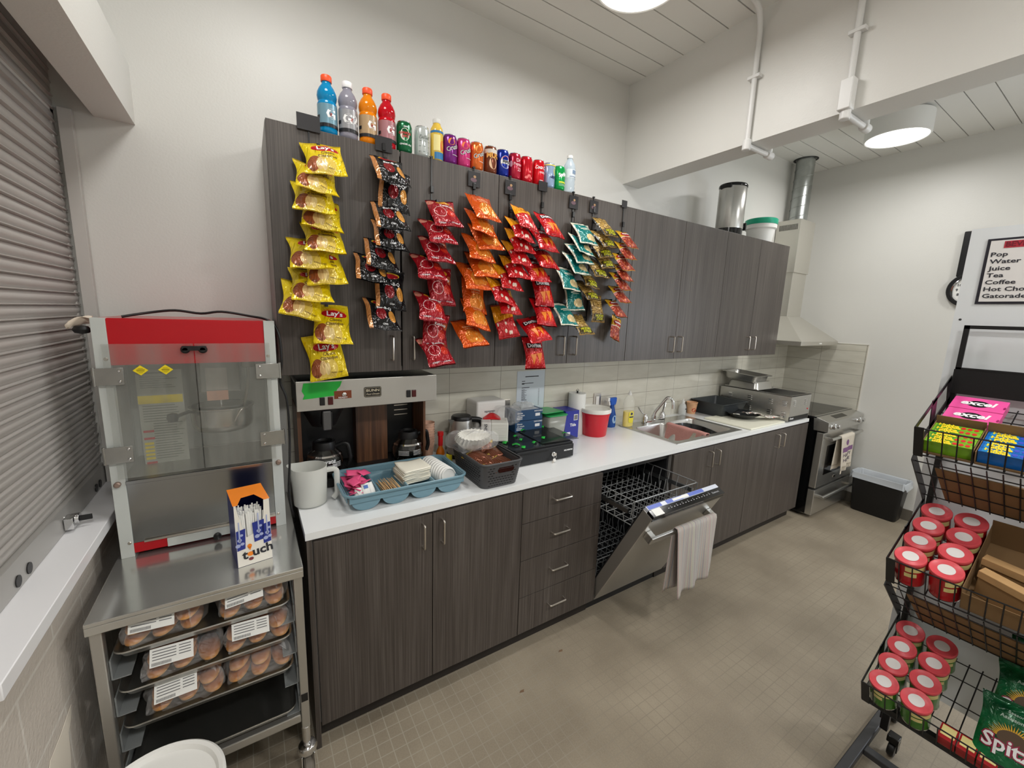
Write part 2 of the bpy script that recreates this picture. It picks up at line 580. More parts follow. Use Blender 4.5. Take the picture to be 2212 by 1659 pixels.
# ---------------------------------------------------------------- ceiling lights and their conduits
DIFF = mat('glowing_diffuser', (255, 255, 255), 0.5, emit=(255, 252, 244), estr=4.0)
lamp_labels = ['round white drum ceiling light above the left end of the wall cabinets', 'round white drum ceiling light, only its lower rim in view at the top edge',
               'round white drum ceiling light beyond the dropped beam, above the range side', 'unseen ceiling light added as fill behind the viewer, left of its row',
               'unseen ceiling light added as fill behind the viewer, middle of its row', 'unseen ceiling light added as fill behind the viewer, right of its row']
for i, (x, y) in enumerate(LAMPS):
    t = thing('ceiling_light', lamp_labels[i], 'ceiling light', (x, y, ZC), 'round drum ceiling lights')
    z0 = 3.05
    ob('housing', MB().lathe([(0.1, 0.158), (0.165, 0.155), (0.187, 0.14), (0.187, 0.004), (0.18, 0.0), (0.175, 0.003), (0.175, 0.012)], 48, (x, y, z0), cap=False), WHITE_PL, t)
    ob('diffuser', MB().lathe([(0.0, 0.003), (0.1, 0.0025), (0.175, 0.006)], 48, (x, y, z0), cap=False), DIFF, t)
    ld = bpy.data.lights.new('bulb', 'AREA'); ld.shape = 'DISK'; ld.size = 0.34; ld.energy = LAMP_W[i]; ld.color = (1.0, 0.985, 0.96)
    lo = bpy.data.objects.new('bulb', ld); COL.objects.link(lo); lo.parent = t; lo.location = (0, 0, z0-ZC-0.006)
ld = bpy.data.lights.new('window_daylight', 'AREA'); ld.shape = 'RECTANGLE'; ld.size = 0.6; ld.size_y = 1.25; ld.energy = WINDOW_W; ld.color = (.82, .9, 1)
lo = bpy.data.objects.new('window_daylight', ld); COL.objects.link(lo); lo.location = (XR-0.01, -3.25, 1.62); lo.rotation_euler = (0, math.radians(90), 0)
lo['kind'] = 'structure'
PIPE = mat('white_conduit', (228, 228, 226), 0.35)
def conduit(y, box, label):
    t = thing('conduit', label, 'conduit', (2.08, y, 2.6), 'white conduits on the beam')
    x0 = 2.075
    top = [(1.93, y-0.02, ZC-0.012), (2.03, y-0.01, ZC-0.02), (x0, y, ZC-0.09), (x0, y, 2.585)] if not box else [(x0, y, ZC-.005), (x0, y, 2.585)]
    ob('pipe', MB().tube(arc(top, .05), 0.0125, 12), PIPE, t)
    ob('lower_pipe', MB().tube([(x0, y, 2.59), (2.285, y, 2.59)], 0.0125, 12).tube(arc([(2.285, y, 2.59), (2.30, y, 2.60), (2.30, y, ZC)], .02), 0.0125, 12), PIPE, t)
    ob('elbow', MB().cyl((x0, y, 2.565), (x0, y, 2.615), 0.02, 16), PIPE, t, bevel=.004)
    ob('elbow', MB().cyl((2.27, y, 2.59), (2.325, y, 2.59), 0.019, 16), PIPE, t, bevel=.004)
    if box:
        ob('junction_box', MB().box(2.045, 2.0915, y-.024, y+.024, 2.60, 2.72), PIPE, t, bevel=.004)
    s = MB().box(x0-.015, 2.092, y-.03, y+.03, 2.895, 2.91)
    ob('strap', s, PIPE, t, bevel=.002)
conduit(-0.852, False, 'thin white conduit running down the beam nearest the back wall')
conduit(-1.268, True, 'white conduit with a junction box on the beam, next to the round lamp')

# ---------------------------------------------------------------- cabinets
GREY_SIDE = mat('grey_melamine', (150, 147, 143), 0.5)
DARK_EDGE = mat('dark_toe_kick', (38, 33, 30), 0.5)
def bar_handle(p, axis, L, out=0.03, r=0.0042):
    x, y, z = p
    h = L/2
    if axis == 'z':
        pts = [(x, y, z-h), (x, y-out, z-h), (x, y-out, z+h), (x, y, z+h)]
    else:
        pts = [(x-h, y, z), (x-h, y-out, z), (x+h, y-out, z), (x+h, y, z)]
    return MB().tube(arc(pts, 0.008, 4), r, 8)
def upper(x0, xm, x1, label):
    t = thing('wall_cabinet', label, 'cabinet', (x0, -0.33, 1.4325), 'dark wall cabinets')
    b = MB()
    z0, z1 = 1.4325, 2.351
    b.box(x0, x0+.018, -.312, -.002, z0, z1); b.box(x1-.018, x1, -.312, -.002, z0, z1)
    b.box(x0+.018, x1-.018, -.312, -.002, z0, z0+.018); b.box(x0+.018, x1-.018, -.312, -.002, z1-.018, z1)
    b.box(x0+.018, x1-.018, -.012, -.002, z0+.018, z1-.018)
    ob('cabinet_body', b, GREY_SIDE, t, smooth=0)
    for a, c, s in ((x0, xm, 1), (xm, x1, -1)):
        g = 0.0015
        if x0 < 0 and s == -1: a += .004
        d = ob('door', MB().box(a+g, c-g, -.33, -.3125, z0, z1), LAM, t, smooth=0, bevel=.0012)
        hx = c-.045 if s == 1 else a+.045
        ob('door_handle', bar_handle((hx, -.33, 1.535), 'z', .104), NICKEL, d)
upper(-0.0318, 0.4473, 0.9272, 'dark wood wall cabinet at the left end, above the coffee brewer, sports drinks on top')
upper(0.9272, 1.405, 1.8836, 'dark wood wall cabinet hung with orange to teal chip strips, drink cans on top')
upper(1.8836, 2.3752, 2.8755, 'dark wood wall cabinet above the sink, nothing hanging and nothing on top')
upper(2.8755, 3.3416, 3.7972, 'dark wood wall cabinet at the right end, steel urn and white pail on top')

def carcass(x0, x1, left_panel=False):
    b = MB()
    z0, z1 = 0.1, 0.882
    b.box(x0, x0+.018, -.615, -.004, z0, z1); b.box(x1-.018, x1, -.615, -.004, z0, z1)
    b.box(x0+.018, x1-.018, -.615, -.004, z0, z0+.018); b.box(x0+.018, x1-.018, -.016, -.004, z0+.018, z1)
    b.box(x0+.018, x1-.018, -.615, -.59, z1-.02, z1)
    return b
def lower(x0, xm, x1, label, panel=False):
    t = thing('base_cabinet', label, 'cabinet', (x0, -0.635, 0), 'dark base cabinets')
    ob('cabinet_body', carcass(x0+.001+(.02 if panel else 0), x1-.001), GREY_SIDE, t, smooth=0)
    if panel:
        ob('end_panel', MB().box(x0+.003, x0+.021, -.633, -.004, 0, .882), LAM, t, smooth=0, bevel=.001)
    ob('toe_kick', MB().box(x0+(.021 if panel else 0), x1, -.575, -.56, 0.0, .1), DARK_EDGE, t, smooth=0)
    for a, c, s in ((x0+(.023 if panel else 0), xm, 1), (xm, x1, -1)):
        g = .0016
        d = ob('door', MB().box(a+g, c-g, -.635, -.6165, .1, .872), LAM, t, smooth=0, bevel=.0012)
        hx = c-.045 if s == 1 else a+.04
        ob('door_handle', bar_handle((hx, -.635, .788), 'z', .104), NICKEL, d)
lower(0.0, 0.4755, 0.9277, 'dark wood base cabinet at the left end of the counter, beside the steel cart', True)
t = thing('drawer_cabinet', 'dark wood cabinet of four drawers left of the open dishwasher', 'cabinet', (0.9277, -0.635, 0))
ob('cabinet_body', carcass(.929, 1.451), GREY_SIDE, t, smooth=0)
ob('toe_kick', MB().box(.9277, 1.4528, -.575, -.56, 0, .1), DARK_EDGE, t, smooth=0)
zz = [.1, .304, .506, .702, .872]
for k in range(4):
    d = ob('drawer', MB().box(.9295, 1.451, -.635, -.6165, zz[k]+.0015, zz[k+1]-.0015), LAM, t, smooth=0, bevel=.0012)
    ob('drawer_handle', bar_handle((1.163, -.635, (zz[k]+zz[k+1])/2+.012), 'x', .104), NICKEL, d)
lower(2.0612, 2.487, 2.972, 'dark wood base cabinet under the sink, right of the dishwasher')
lower(2.972, 3.386, 3.883, 'dark wood base cabinet at the right end, under the steel food warmer')

# ---------------------------------------------------------------- countertop and sink
CTOP = mat('white_laminate_top', (236, 238, 238), 0.22)
SX0, SX1, SY0, SY1 = 2.175, 2.915, -.565, -.085
b = MB()
y0, y1, z0, z1 = -.635, -.0085, .883, .91
b.box(0, SX0, y0, y1, z0, z1); b.box(SX1, 3.883, y0, y1, z0, z1)
b.box(SX0, SX1, y0, SY0, z0, z1); b.box(SX0, SX1, SY1, y1, z0, z1)
ob('countertop', b, CTOP, smooth=0, loc=(0, -.3, .883), label='long white laminate countertop running from the steel cart to the range', cat='countertop')

def sink_bowl(x0, x1, y0, y1, zt, d, r=.05, n=5):
    mb = MB()
    cx, cy = (x0+x1)/2, (y0+y1)/2
    levels = [(0, zt+.001, r), (0.004, zt-.008, r), (0.010, zt-d+.04, r), (0.022, zt-d+.012, r), (0.05, zt-d, r)]
    rings = []
    for ins, z, rad in levels:
        rings.append([(p[0], p[1], z) for p in rr(x1-x0-2*ins, y1-y0-2*ins, max(rad-ins*.5, .01), n, cx, cy)])
    k = len(rings[0])
    vs = [p for R_ in rings for p in R_]
    fs = []
    for j in range(len(rings)-1):
        for i in range(k):
            l = (i+1) % k
            fs.append((j*k+i, j*k+l, (j+1)*k+l, (j+1)*k+i))
    fs.append(tuple(range((len(rings)-1)*k, len(rings)*k)))
    return mb.add(vs, fs)
t = thing('kitchen_sink', 'double bowl stainless steel sink let into the white countertop', 'sink', ((SX0+SX1)/2, -.33, .91))
bowls = [(2.205, 2.535, -.54, -.175), (2.565, 2.885, -.54, -.175)]
def rim_cell(mb, X0, X1, Y0, Y1, bx0, bx1, by0, by1, z, r=.05, n=6):
    ring = rr(bx1-bx0, by1-by0, r, n, (bx0+bx1)/2, (by0+by1)/2)
    out = []
    for q, (ex, ey) in enumerate(((X1, Y1), (X0, Y1), (X0, Y0), (X1, Y0))):
        for k in range(n+1):
            p = ring[q*(n+1)+k]
            first = k < n/2; mid = k == n//2
            xside = first if q in (0, 2) else not first
            if mid: out.append((ex, ey))
            elif xside: out.append((ex, p[1]))
            else: out.append((p[0], ey))
    K = len(ring)
    mb.add([(p[0], p[1], z) for p in ring]+[(p[0], p[1], z) for p in out], [(i, (i+1) % K, K+(i+1) % K, K+i) for i in range(K)])
mb = MB()
rim_cell(mb, SX0-.012, 2.55, SY0-.012, -.155, *bowls[0], .9135)
rim_cell(mb, 2.55, SX1+.012, SY0-.012, -.155, *bowls[1], .9135)
mb.box(SX0-.012, SX1+.012, -.155, SY1+.012, .9105, .9135)
for e_ in ((SX0-.015, SX0-.011, SY0-.013, SY1+.013), (SX1+.011, SX1+.015, SY0-.013, SY1+.013), (SX0-.015, SX1+.015, SY0-.015, SY0-.011)):
    mb.box(e_[0], e_[1], e_[2], e_[3], .9102, .9142)
ob('sink_rim', mb, STEEL, t)
for x0, x1, a, c in bowls:
    bo = ob('sink_bowl', sink_bowl(x0, x1, a, c, .9125, .19), STEEL, t)
    ob('drain', MB().lathe([(0.0, .002), (.03, .002), (.04, .006), (.044, .004)], 24, ((x0+x1)/2, (a+c)/2, .7235), cap=False), CHROME, bo)
t = thing('faucet', 'chrome two handle faucet with a raised spout at the back of the sink', 'faucet', (2.495, -.12, .9135))
FX = 2.495
ob('faucet_base', MB().prism(rr(.25, .055, .027, 6), Matrix.Translation((FX, -.12, .914)), .022), CHROME, t, bevel=.002)
sp_ = arc([(FX, -.12, .93), (FX, -.122, .985), (FX+.055, -.185, 1.118), (FX+.085, -.215, 1.10), (FX+.09, -.222, 1.045)], .03, 6)
ob('spout', MB().tube(sp_, .0115, 14).cyl((FX, -.12, .93), (FX, -.12, .965), .017, 18).cyl((FX+.09, -.221, 1.062), (FX+.09, -.223, 1.03), .0145, 16), CHROME, t)
for x, s in ((FX-.10, -1), (FX+.10, 1)):
    hb = MB().lathe([(.026, 0), (.024, .03), (.018, .045)], 20, (x, -.12, .93)).cyl((x, -.12, .965), (x, -.12, .985), .017, 18, .014)
    pts = [(x, -.12, .98), (x+s*.02, -.11, .992), (x+s*.045, -.10, 1.02), (x+s*.06, -.095, 1.045)]
    hb.tube(pts, [.009, .008, .011, .008], 10, flat=.6)
    ob('handle', hb, CHROME, t)
# things in the sink
t = thing('roasting_pan', 'black oval roasting pan lying in the right bowl of the sink', 'pan', (2.735, -.36, .725))
M = Matrix.Translation((2.735, -.355, .848)) @ Matrix.Rotation(math.radians(8), 4, 'X')
mb = MB()
mb.lathe([(.09, -.055), (.125, -.045), (.142, .0), (.15, .022), (.153, .02), (.145, -.003), (.128, -.05), (.09, -.061)], 40, M=M, sx=.92, sy=1.12, cap=False)
mb.lathe([(0, -.055), (.09, -.055)], 40, M=M, sx=.92, sy=1.12, cap=False)
ob('pan_body', mb, mat('black_enamel', (16, 16, 18), .18), t)
ob('red_pot', MB().lathe([(0.0, 0), (.035, .002), (.052, .03), (.055, .05), (.051, .05), (.048, .03), (.0, .006)], 28, (2.66, -.235, .752), cap=False), mat('copper_red', (120, 62, 46), .35), loc=(2.66, -.235, .75), label='small reddish brown bowl in the back corner of the right sink bowl', cat='bowl')
def cloth(fn, name, m, label, cat, loc, nx=26, ny=26, parent=None, th=.003):
    mb = MB().grid(fn, nx, ny)
    return ob(name, mb, m, parent, loc=loc, label=label, cat=cat, solid=th, smooth=80)
def dishcloth(u, v):
    # folded over the divider between the bowls
    y = -.53 + .33*v
    s = (u-.74)*.34
    R_ = .0235
    if s < -R_*1.2: x, z = 2.55-R_-.004*math.sin(9*v+3), .917+(s+R_*1.2)*.9
    elif s > R_*1.2: x, z = 2.55+R_, .917-(s-R_*1.2)*.95
    else:
        a = s/(R_*1.2)*math.pi/2
        x, z = 2.55+R_*math.sin(a), .917+.008*math.cos(a)
    return (x+.004*math.sin(17*v+5*u), y+.01*math.sin(6*u)-.03*(1-u)*.6, z)
m, g, bs = newmat('pink_waffle_cloth', .85)
tc = g.n('ShaderNodeTexCoord')
nn = g.noise(tc.outputs['Object'], 260, 2)
g.l(g.mix(nn, lin((176, 118, 112)), lin((214, 160, 150))), bs.inputs['Base Color'])
g.l(g.bump(nn, .6, .002), bs.inputs['Normal'])
cloth(dishcloth, 'dishcloth', m, 'pink waffle dishcloth hung over the divider of the double sink', 'cloth', (2.55, -.36, .9))

# ---------------------------------------------------------------- dishwasher
t = thing('dishwasher', 'steel dishwasher standing half open with its racks showing', 'dishwasher', (1.757, -.6, 0))
TUB = mat('dark_tub', (60, 60, 62), .35, metal=.6)
b = MB()
b.box(1.458, 1.474, -.60, -.03, .1, .868); b.box(2.04, 2.056, -.60, -.03, .1, .868)
b.box(1.474, 2.04, -.60, -.03, .1, .13); b.box(1.474, 2.04, -.60, -.03, .845, .868); b.box(1.474, 2.04, -.05, -.03, .13, .845)
ob('tub', b, TUB, t, smooth=0)
ob('base_plate', MB().box(1.455, 2.058, -.57, -.555, .0, .1), BLACK, t, smooth=0)
RACK = mat('grey_coated_wire', (150, 152, 152), .35, metal=.3)
def rack(x0, x1, y0, y1, zb, zt, tines=True, th=.10):
    w = MB(); r = .003
    for z in (zb, zt):
        w.tube(arc([(x0, y0, z), (x1, y0, z), (x1, y1, z), (x0, y1, z), (x0, y0+.0001, z)], .02), r, 6)
    n = 11
    for i in range(n+1):
        x = x0+(x1-x0)*i/n
        w.tube(arc([(x, y0, zt), (x, y0+.006, zb), (x, y1-.006, zb), (x, y1, zt)], .01, 3), r*.8, 5)
    m_ = 9
    for i in range(m_+1):
        y = y0+(y1-y0)*i/m_
        zig = .012
        w.tube([(x0, y, zt), (x0-.001, y+zig, (zt+zb)/2), (x0, y, zb)], r*.8, 5)
        w.tube([(x0, y, zb), (x1, y, zb)], r*.8, 5)
        w.tube([(x1, y, zb), (x1+.001, y+zig, (zt+zb)/2), (x1, y, zt)], r*.8, 5)
    ti = MB()
    if tines:
        for i in range(1, n):
            for j in range(1, m_, 2):
                x = x0+(x1-x0)*i/n; y = y0+(y1-y0)*j/m_
                ti.tube([(x, y, zb), (x, y-.012, zb+th)], r*.8, 5)
    return w, ti
w, ti = rack(1.492, 2.022, -.83, -.27, .64, .775)
w.add(ti.v, ti.f)
ro = ob('upper_rack', w, RACK, t, smooth=60)
for a_ in (1.476, 2.026):
    ob('rack_rail', MB().box(a_, a_+.012, -.80, -.1, .70, .725), mat('rail_steel', (150, 150, 150), .3, metal=1), t, smooth=0)
w, ti = rack(1.495, 2.02, -.60, -.12, .20, .32, th=.09)
w.add(ti.v, ti.f)
ro = ob('lower_rack', w, RACK, t, smooth=60)
# door in its own frame: origin at the hinge, v up along the door, n outwards
th = math.radians(27.4)
HX, HY, HZ = 1.757, -.612, .105
v_ = Vector((0, -math.sin(th), math.cos(th))); n_ = Vector((0, -math.cos(th), -math.sin(th)))
DM = Matrix(((1, 0, 0, HX), (0, v_.y, n_.y, HY), (0, v_.z, n_.z, HZ), (0, 0, 0, 1)))  # columns: x, v, n
d = ob('door', MB().box(-.299, .299, 0, .735, -.045, .02, DM), STEEL_MATT, t, smooth=0, bevel=.003)
ob('inner_liner', MB().box(-.285, .285, .03, .72, -.058, -.045, DM), TUB, d, smooth=0, bevel=.003)
ob('control_panel', MB().prism([(-.05, 0), (-.012, 0), (.03, 0), (.03, -.012), (-.012, .012), (-.03, .024), (-.05, .02)], Matrix.Identity(4), .001) if False else
   MB().box(-.299, .299, .735, .752, -.020, .022, DM).box(-.299, .299, .72, .735, .0201, .024, DM), BLACK_GLOSS, d, smooth=0, bevel=.002)
ob('top_trim', MB().box(-.295, .295, .735, .753, -.045, -.021, DM), mat('clear_trim', (205, 210, 222), .25), d, smooth=0, bevel=.002)
tp = MB()
for a, c in ((-.29, -.19), (-.15, -.02), (.03, .16)):
    tp.box(a, c, .7531, .754, -.043, -.023, DM)
ob('blue_film', tp, mat('blue_film', (92, 112, 196), .35), d, smooth=0)
ob('sticker', MB().box(-.28, -.215, .7521, .753, -.02, .018, DM).box(-.10, .03, .7541, .7548, -.04, -.026, DM), PAPER, d, smooth=0)
ic = MB()
fnp = lambda x, y: tuple(DM @ Vector((x, .7526, -y)))
random.seed(4)
for i in range(16):
    x = -.17+i*.023
    patch(ic, fnp, x, x+.009, -.002, .0015, 1)
    if i % 2: patch(ic, fnp, x, x+.006, .006, .009, 1)
textmb(ic, 'Kenmore', .016, fnp, cx=.235, cy=.0)
ob('control_icons', ic, mat('pale_icons', (170, 172, 175), .4), d, smooth=0)
hb = MB()
hb.box(-.27, -.235, .585, .63, .02, .062, DM); hb.box(.235, .27, .585, .63, .02, .062, DM); hb.box(-.27, .27, .585, .63, .054, .068, DM)
ob('door_handle', hb, STEEL, d, smooth=0, bevel=.003)
# towel hanging vertically from the tilted handle
m, g, bs = newmat('striped_tea_towel', .9)
tc = g.n('ShaderNodeTexCoord')
sx = g.n('ShaderNodeSeparateXYZ'); g.l(tc.outputs['UV'], sx.inputs[0])
wv = g.noise(g.mapping(tc.outputs['UV'], scale=(24, .05, 1)), 1.0, 2)
g.l(g.ramp(wv, [(0.32, lin((100, 112, 136))), (0.39, lin((184, 178, 168))), (0.44, lin((182, 152, 146))), (0.48, lin((158, 162, 168))), (0.52, lin((200, 194, 168))), (0.56, lin((110, 122, 148))), (0.61, lin((192, 184, 174))), (0.68, lin((178, 148, 140)))]), bs.inputs['Base Color'])
g.l(g.bump(g.noise(tc.outputs['UV'], 500, 1), .4, .001), bs.inputs['Normal'])
hc = DM @ Vector((0, .632, .061))
def towel_fn(x0, x1, yc, zt, rad, lf, lb, wob=.012):
    def fn(u, v):
        x = x0+(x1-x0)*u
        total = lf+lb+math.pi*rad
        s = v*total
        if s < lf:
            k = (lf-s)/lf
            y = yc-rad-wob*math.sin(u*16+1)*k - .015*k; z = zt-(lf-s)
            z += .05*k*u*(1 if lf > .2 else .3)
            x += (.5-u)*.035*k
        elif s < lf+math.pi*rad:
            a = (s-lf)/rad
            y = yc-rad*math.cos(a); z = zt+rad*math.sin(a)
        else:
            k = (s-lf-math.pi*rad)/lb
            y = yc+rad+wob*.6*math.sin(u*13)*k; z = zt-(s-lf-math.pi*rad)
            x -= .03*k
        return (x, y, z)
    return fn
nx, ny = 40, 40
mb = MB().grid(towel_fn(1.66, 2.005, hc.y-.004, hc.z-.004, .016, .375, .35), nx, ny)
uvf = lambda i: ((i % (nx+1))/nx, (i//(nx+1))/ny)
ob('tea_towel', mb, m, loc=(1.86, hc.y, hc.z-.1), smooth=80, solid=.002, uvfn=uvf, label='striped pastel tea towel hanging over the dishwasher door handle', cat='towel')

# ---------------------------------------------------------------- range
t = thing('kitchen_range', 'stainless steel slide-in electric range with black sides in the corner', 'stove', (4.35, -.4, 0))
RX0, RX1, RYF = 3.985, 4.742, -.672
ob('range_body', MB().box(RX0, RX1, RYF+.03, -.02, .022, .905), BLACK, t, smooth=0, bevel=.002)
ob('side_panel', MB().box(RX0-.002, RX0+.002, RYF+.0, -.03, .035, .90), BLACK_GLOSS, t, smooth=0)
ob('cooktop', MB().box(RX0-.006, RX1+.004, RYF+.02, -.02, .905, .918), mat('black_glass_top', (24, 24, 26), .06), t, smooth=0, bevel=.002)
M = Matrix.Identity(4)
prof = [(RYF+.04, .90), (RYF+.04, .921), (RYF-.075, .886), (RYF-.078, .80), (RYF+.03, .80)]
mb = MB()
vs = [(x, p[0], p[1]) for x in (RX0-.004, RX1+.002) for p in prof]
mb.add(vs, [(0, 1, 2, 3, 4), (9, 8, 7, 6, 5)] + [(i, (i+1) % 5, 5+(i+1) % 5, 5+i) for i in range(5)])
cp = ob('control_panel', mb, STEEL, t, smooth=0, bevel=.002)
ob('display', MB().add([(4.2, RYF+.0, .9095), (4.45, RYF+.0, .9095), (4.45, RYF-.045, .8958), (4.2, RYF-.045, .8958)], [(0, 1, 2, 3)]), BLACK_GLOSS, cp, smooth=0)
for x in (4.04, 4.12, 4.59, 4.67):
    ob('knob', MB().lathe([(.024, 0), (.024, .006), (.019, .01), (.017, .032), (.012, .036), (0, .036)], 24, M=Matrix.Translation((x, RYF-.076, .845)) @ Matrix.Rotation(math.radians(90), 4, 'X')), CHROME, cp)
do = ob('oven_door', MB().box(RX0, RX1, RYF-.05, RYF+.03, .285, .785), STEEL, t, smooth=0, bevel=.004)
ob('oven_window', MB().box(4.10, 4.60, RYF-.0525, RYF-.048, .39, .66), BLACK_GLOSS, do, smooth=0, bevel=.001)
ob('badge', MB().box(4.335, 4.375, RYF-.053, RYF-.05, .325, .345), CHROME, do, smooth=0)
def range_handle(z):
    mb = MB().cyl((RX0+.045, RYF-.095, z), (RX1-.045, RYF-.095, z), .0135, 18)
    for x in (RX0+.07, RX1-.07): mb.box(x-.012, x+.012, RYF-.09, RYF-.045, z-.010, z+.010)
    return mb
ob('oven_handle', range_handle(.735), STEEL, do, bevel=.001)
dr = ob('warming_drawer', MB().box(RX0, RX1, RYF-.05, RYF+.03, .03, .265), STEEL, t, smooth=0, bevel=.004)
ob('drawer_handle', range_handle(.205), STEEL, dr, bevel=.001)
for x in (RX0+.05, RX1-.05):
    for y in (RYF+.07, -.08): ob('foot', MB().cyl((x, y, 0), (x, y, .035), .016, 12), BLACK, t)
m, g, bs = newmat('cream_terry', .95)
tc = g.n('ShaderNodeTexCoord')
nn = g.noise(tc.outputs['Object'], 300, 2)
g.l(g.mix(nn, lin((198, 188, 172)), lin((226, 218, 204))), bs.inputs['Base Color']); g.l(g.bump(nn, .6, .002), bs.inputs['Normal'])
t2 = thing('hand_towel', 'cream fringed hand towel with purple print hanging on the oven handle', 'towel', (4.37, RYF-.095, .73))
tf = towel_fn(4.20, 4.48, RYF-.095, .735, .017, .30, .27, .008)
ob('towel_cloth', MB().grid(tf, 24, 30), m, t2, smooth=80, solid=.003)
fr = MB()
for i in range(44):
    p = Vector(tf(i/43, 0.0)); p2 = Vector(tf(i/43, 1.0))
    fr.tube([p, p+Vector((.003*math.sin(i*3), 0, -.03))], .0022, 5); fr.tube([p2, p2+Vector((.003*math.sin(i*2), 0, -.03))], .0022, 5)
ob('fringe', fr, m, t2)
pr = MB()
def tw(x, y):
    u = (x+.14)/.28; v = max(0, min(1, (.30+y)/.62))*(.30/.623)
    q = Vector(tf(u, (.30+y)/(.30+.27+math.pi*.017)))
    return (q.x, q.y-.003, q.z)
textmb(pr, 'HAPPY', .048, tw, cx=0, cy=-.182, bold=.015)
textmb(pr, 'HOME', .046, tw, cx=0, cy=-.232, bold=.015)
ob('printed_words', pr, mat('grey_purple_print', (92, 80, 96), .9), t2, smooth=0)
pr = MB(); patch(pr, tw, -.10, .10, -.15, -.105, 12, 2); ell(pr, tw, -.01, -.06, .03, .028)
ob('printed_ribbon', pr, mat('purple_print', (128, 92, 132), .9), t2, smooth=0)

# ---------------------------------------------------------------- range hood and duct
t = thing('range_hood', 'stainless steel chimney range hood on the wall above the range', 'range hood', (4.345, -.2, 1.515))
hx0, hx1, hy = 3.962, 4.728, -.455
mb = MB()
A = [(hx0, -.01, 1.552), (hx1, -.01, 1.552), (hx1, hy, 1.552), (hx0, hy, 1.552)]
B_ = [(4.195, -.01, 1.775), (4.468, -.01, 1.775), (4.468, -.205, 1.775), (4.195, -.205, 1.775)]
Cc = [(hx0, -.01, 1.515), (hx1, -.01, 1.515), (hx1, hy, 1.515), (hx0, hy, 1.515)]
mb.add(Cc+A+B_, [(3, 2, 1, 0)]+[(i, (i+1) % 4, 4+(i+1) % 4, 4+i) for i in range(4)]+[(4+i, 4+(i+1) % 4, 8+(i+1) % 4, 8+i) for i in range(4)]+[(8, 9, 10, 11)])
HOOD = mat('hood_steel', (200, 197, 188), .36, metal=.75, bump=.04, bscale=8, stretch=(60, 60, 1))
ca = ob('canopy', mb, HOOD, t, smooth=0, bevel=.0015)
ob('button_strip', MB().box(4.32, 4.37, hy-.002, hy, 1.528, 1.538), WHITE_PL, ca, smooth=0)
ob('lower_chimney', MB().box(4.197, 4.466, -.203, -.01, 1.775, 2.19), HOOD, t, smooth=0, bevel=.0015)
uc = ob('upper_chimney', MB().box(4.187, 4.476, -.213, -.006, 2.18, 2.655), HOOD, t, smooth=0, bevel=.0015)
vt = MB()
for i in range(14):
    y = -.19+i*.0115
    vt.box(4.1855, 4.1872, y, y+.005, 2.565, 2.615)
ob('vent_slots', vt, BLACK, uc, smooth=0)
GALV = mat('galvanised_steel', (176, 180, 178), .3, metal=1.0, var=.25, vscale=14)
du = MB().lathe([(.075, 0), (.075, .56)], 40, (4.335, -.115, 2.65), cap=False)
for k in range(2):
    pts = []
    for i in range(0, 150):
        a = i/24*2*math.pi + k*math.pi
        z = 2.652+i*.0072*.5*1.0
        if z > 3.20: break
        pts.append((4.335+.0765*math.cos(a), -.115+.0765*math.sin(a), z))
    if k == 0: du.tube(pts, .0024, 6)
ob('exhaust_duct', du, GALV, loc=(4.335, -.115, 2.655), label='round galvanised spiral duct rising from the range hood to the ceiling', cat='duct', smooth=50)
ob('ceiling_cutout', MB().lathe([(.078, 0), (.098, 0), (.098, .0005), (.078, .0005)], 40, (4.335, -.115, 3.2085), cap=False), BLACK, kind='structure', loc=(4.335, -.115, 3.209))

# ---------------------------------------------------------------- steel cart with trays of buns
CX0, CX1, CY0, CY1, CZ = -.535, -.02, -.755, -.10, .86
t = thing('bun_cart', 'stainless steel bun tray cart on casters under the popcorn machine', 'cart', (-.2775, -.43, 0))
mb = MB().box(CX0, CX1, CY0, CY1, CZ-.012, CZ)
mb.box(CX0, CX1, CY0, CY0+.012, CZ-.036, CZ-.012); mb.box(CX0, CX0+.004, CY0+.012, CY1, CZ-.036, CZ-.012); mb.box(CX1-.004, CX1, CY0+.012, CY1, CZ-.036, CZ-.012)
TOPST = mat('worn_steel_top', (206, 206, 202), .17, metal=.85, var=.12, vscale=7, bump=.03, bscale=9)
ob('cart_top', mb, TOPST, t, smooth=0, bevel=.003)
for x in (CX0+.003, CX1-.029):
    for y in (CY0+.014, CY1-.03):
        ob('post', MB().box(x, x+.026, y, y+.026, .235, CZ-.03), STEEL_MATT, t, smooth=0, bevel=.003)
for y in (CY0+.016, CY1-.03):
    ob('cross_rail', MB().box(CX0+.03, CX1-.03, y, y+.025, .265, .295), STEEL_MATT, t, smooth=0, bevel=.003)
for x in (CX0+.005, CX1-.029):
    ob('cross_rail', MB().box(x, x+.024, CY0+.041, CY1-.03, .265, .295), STEEL_MATT, t, smooth=0, bevel=.003)
m = mat('slide_plastic', (158, 162, 162), .25, trans=.35)
for z in (.652, .532, .412, .296):
    for x0, x1, s in ((CX0+.03, CX0+.072, 1), (CX1-.072, CX1-.03, -1)):
        xx = x0 if s == 1 else x1
        mb = MB()
        xa, xb = (x0, x0+.004) if s == 1 else (x1-.004, x1)
        mb.box(xa, xb, CY0+.03, CY1-.03, z, z+.062)
        mb.box(min(x0, x1), max(x0, x1), CY0+.03, CY1-.03, z, z+.003)
        ob('tray_slide', mb, m, t, smooth=0, bevel=.0008)
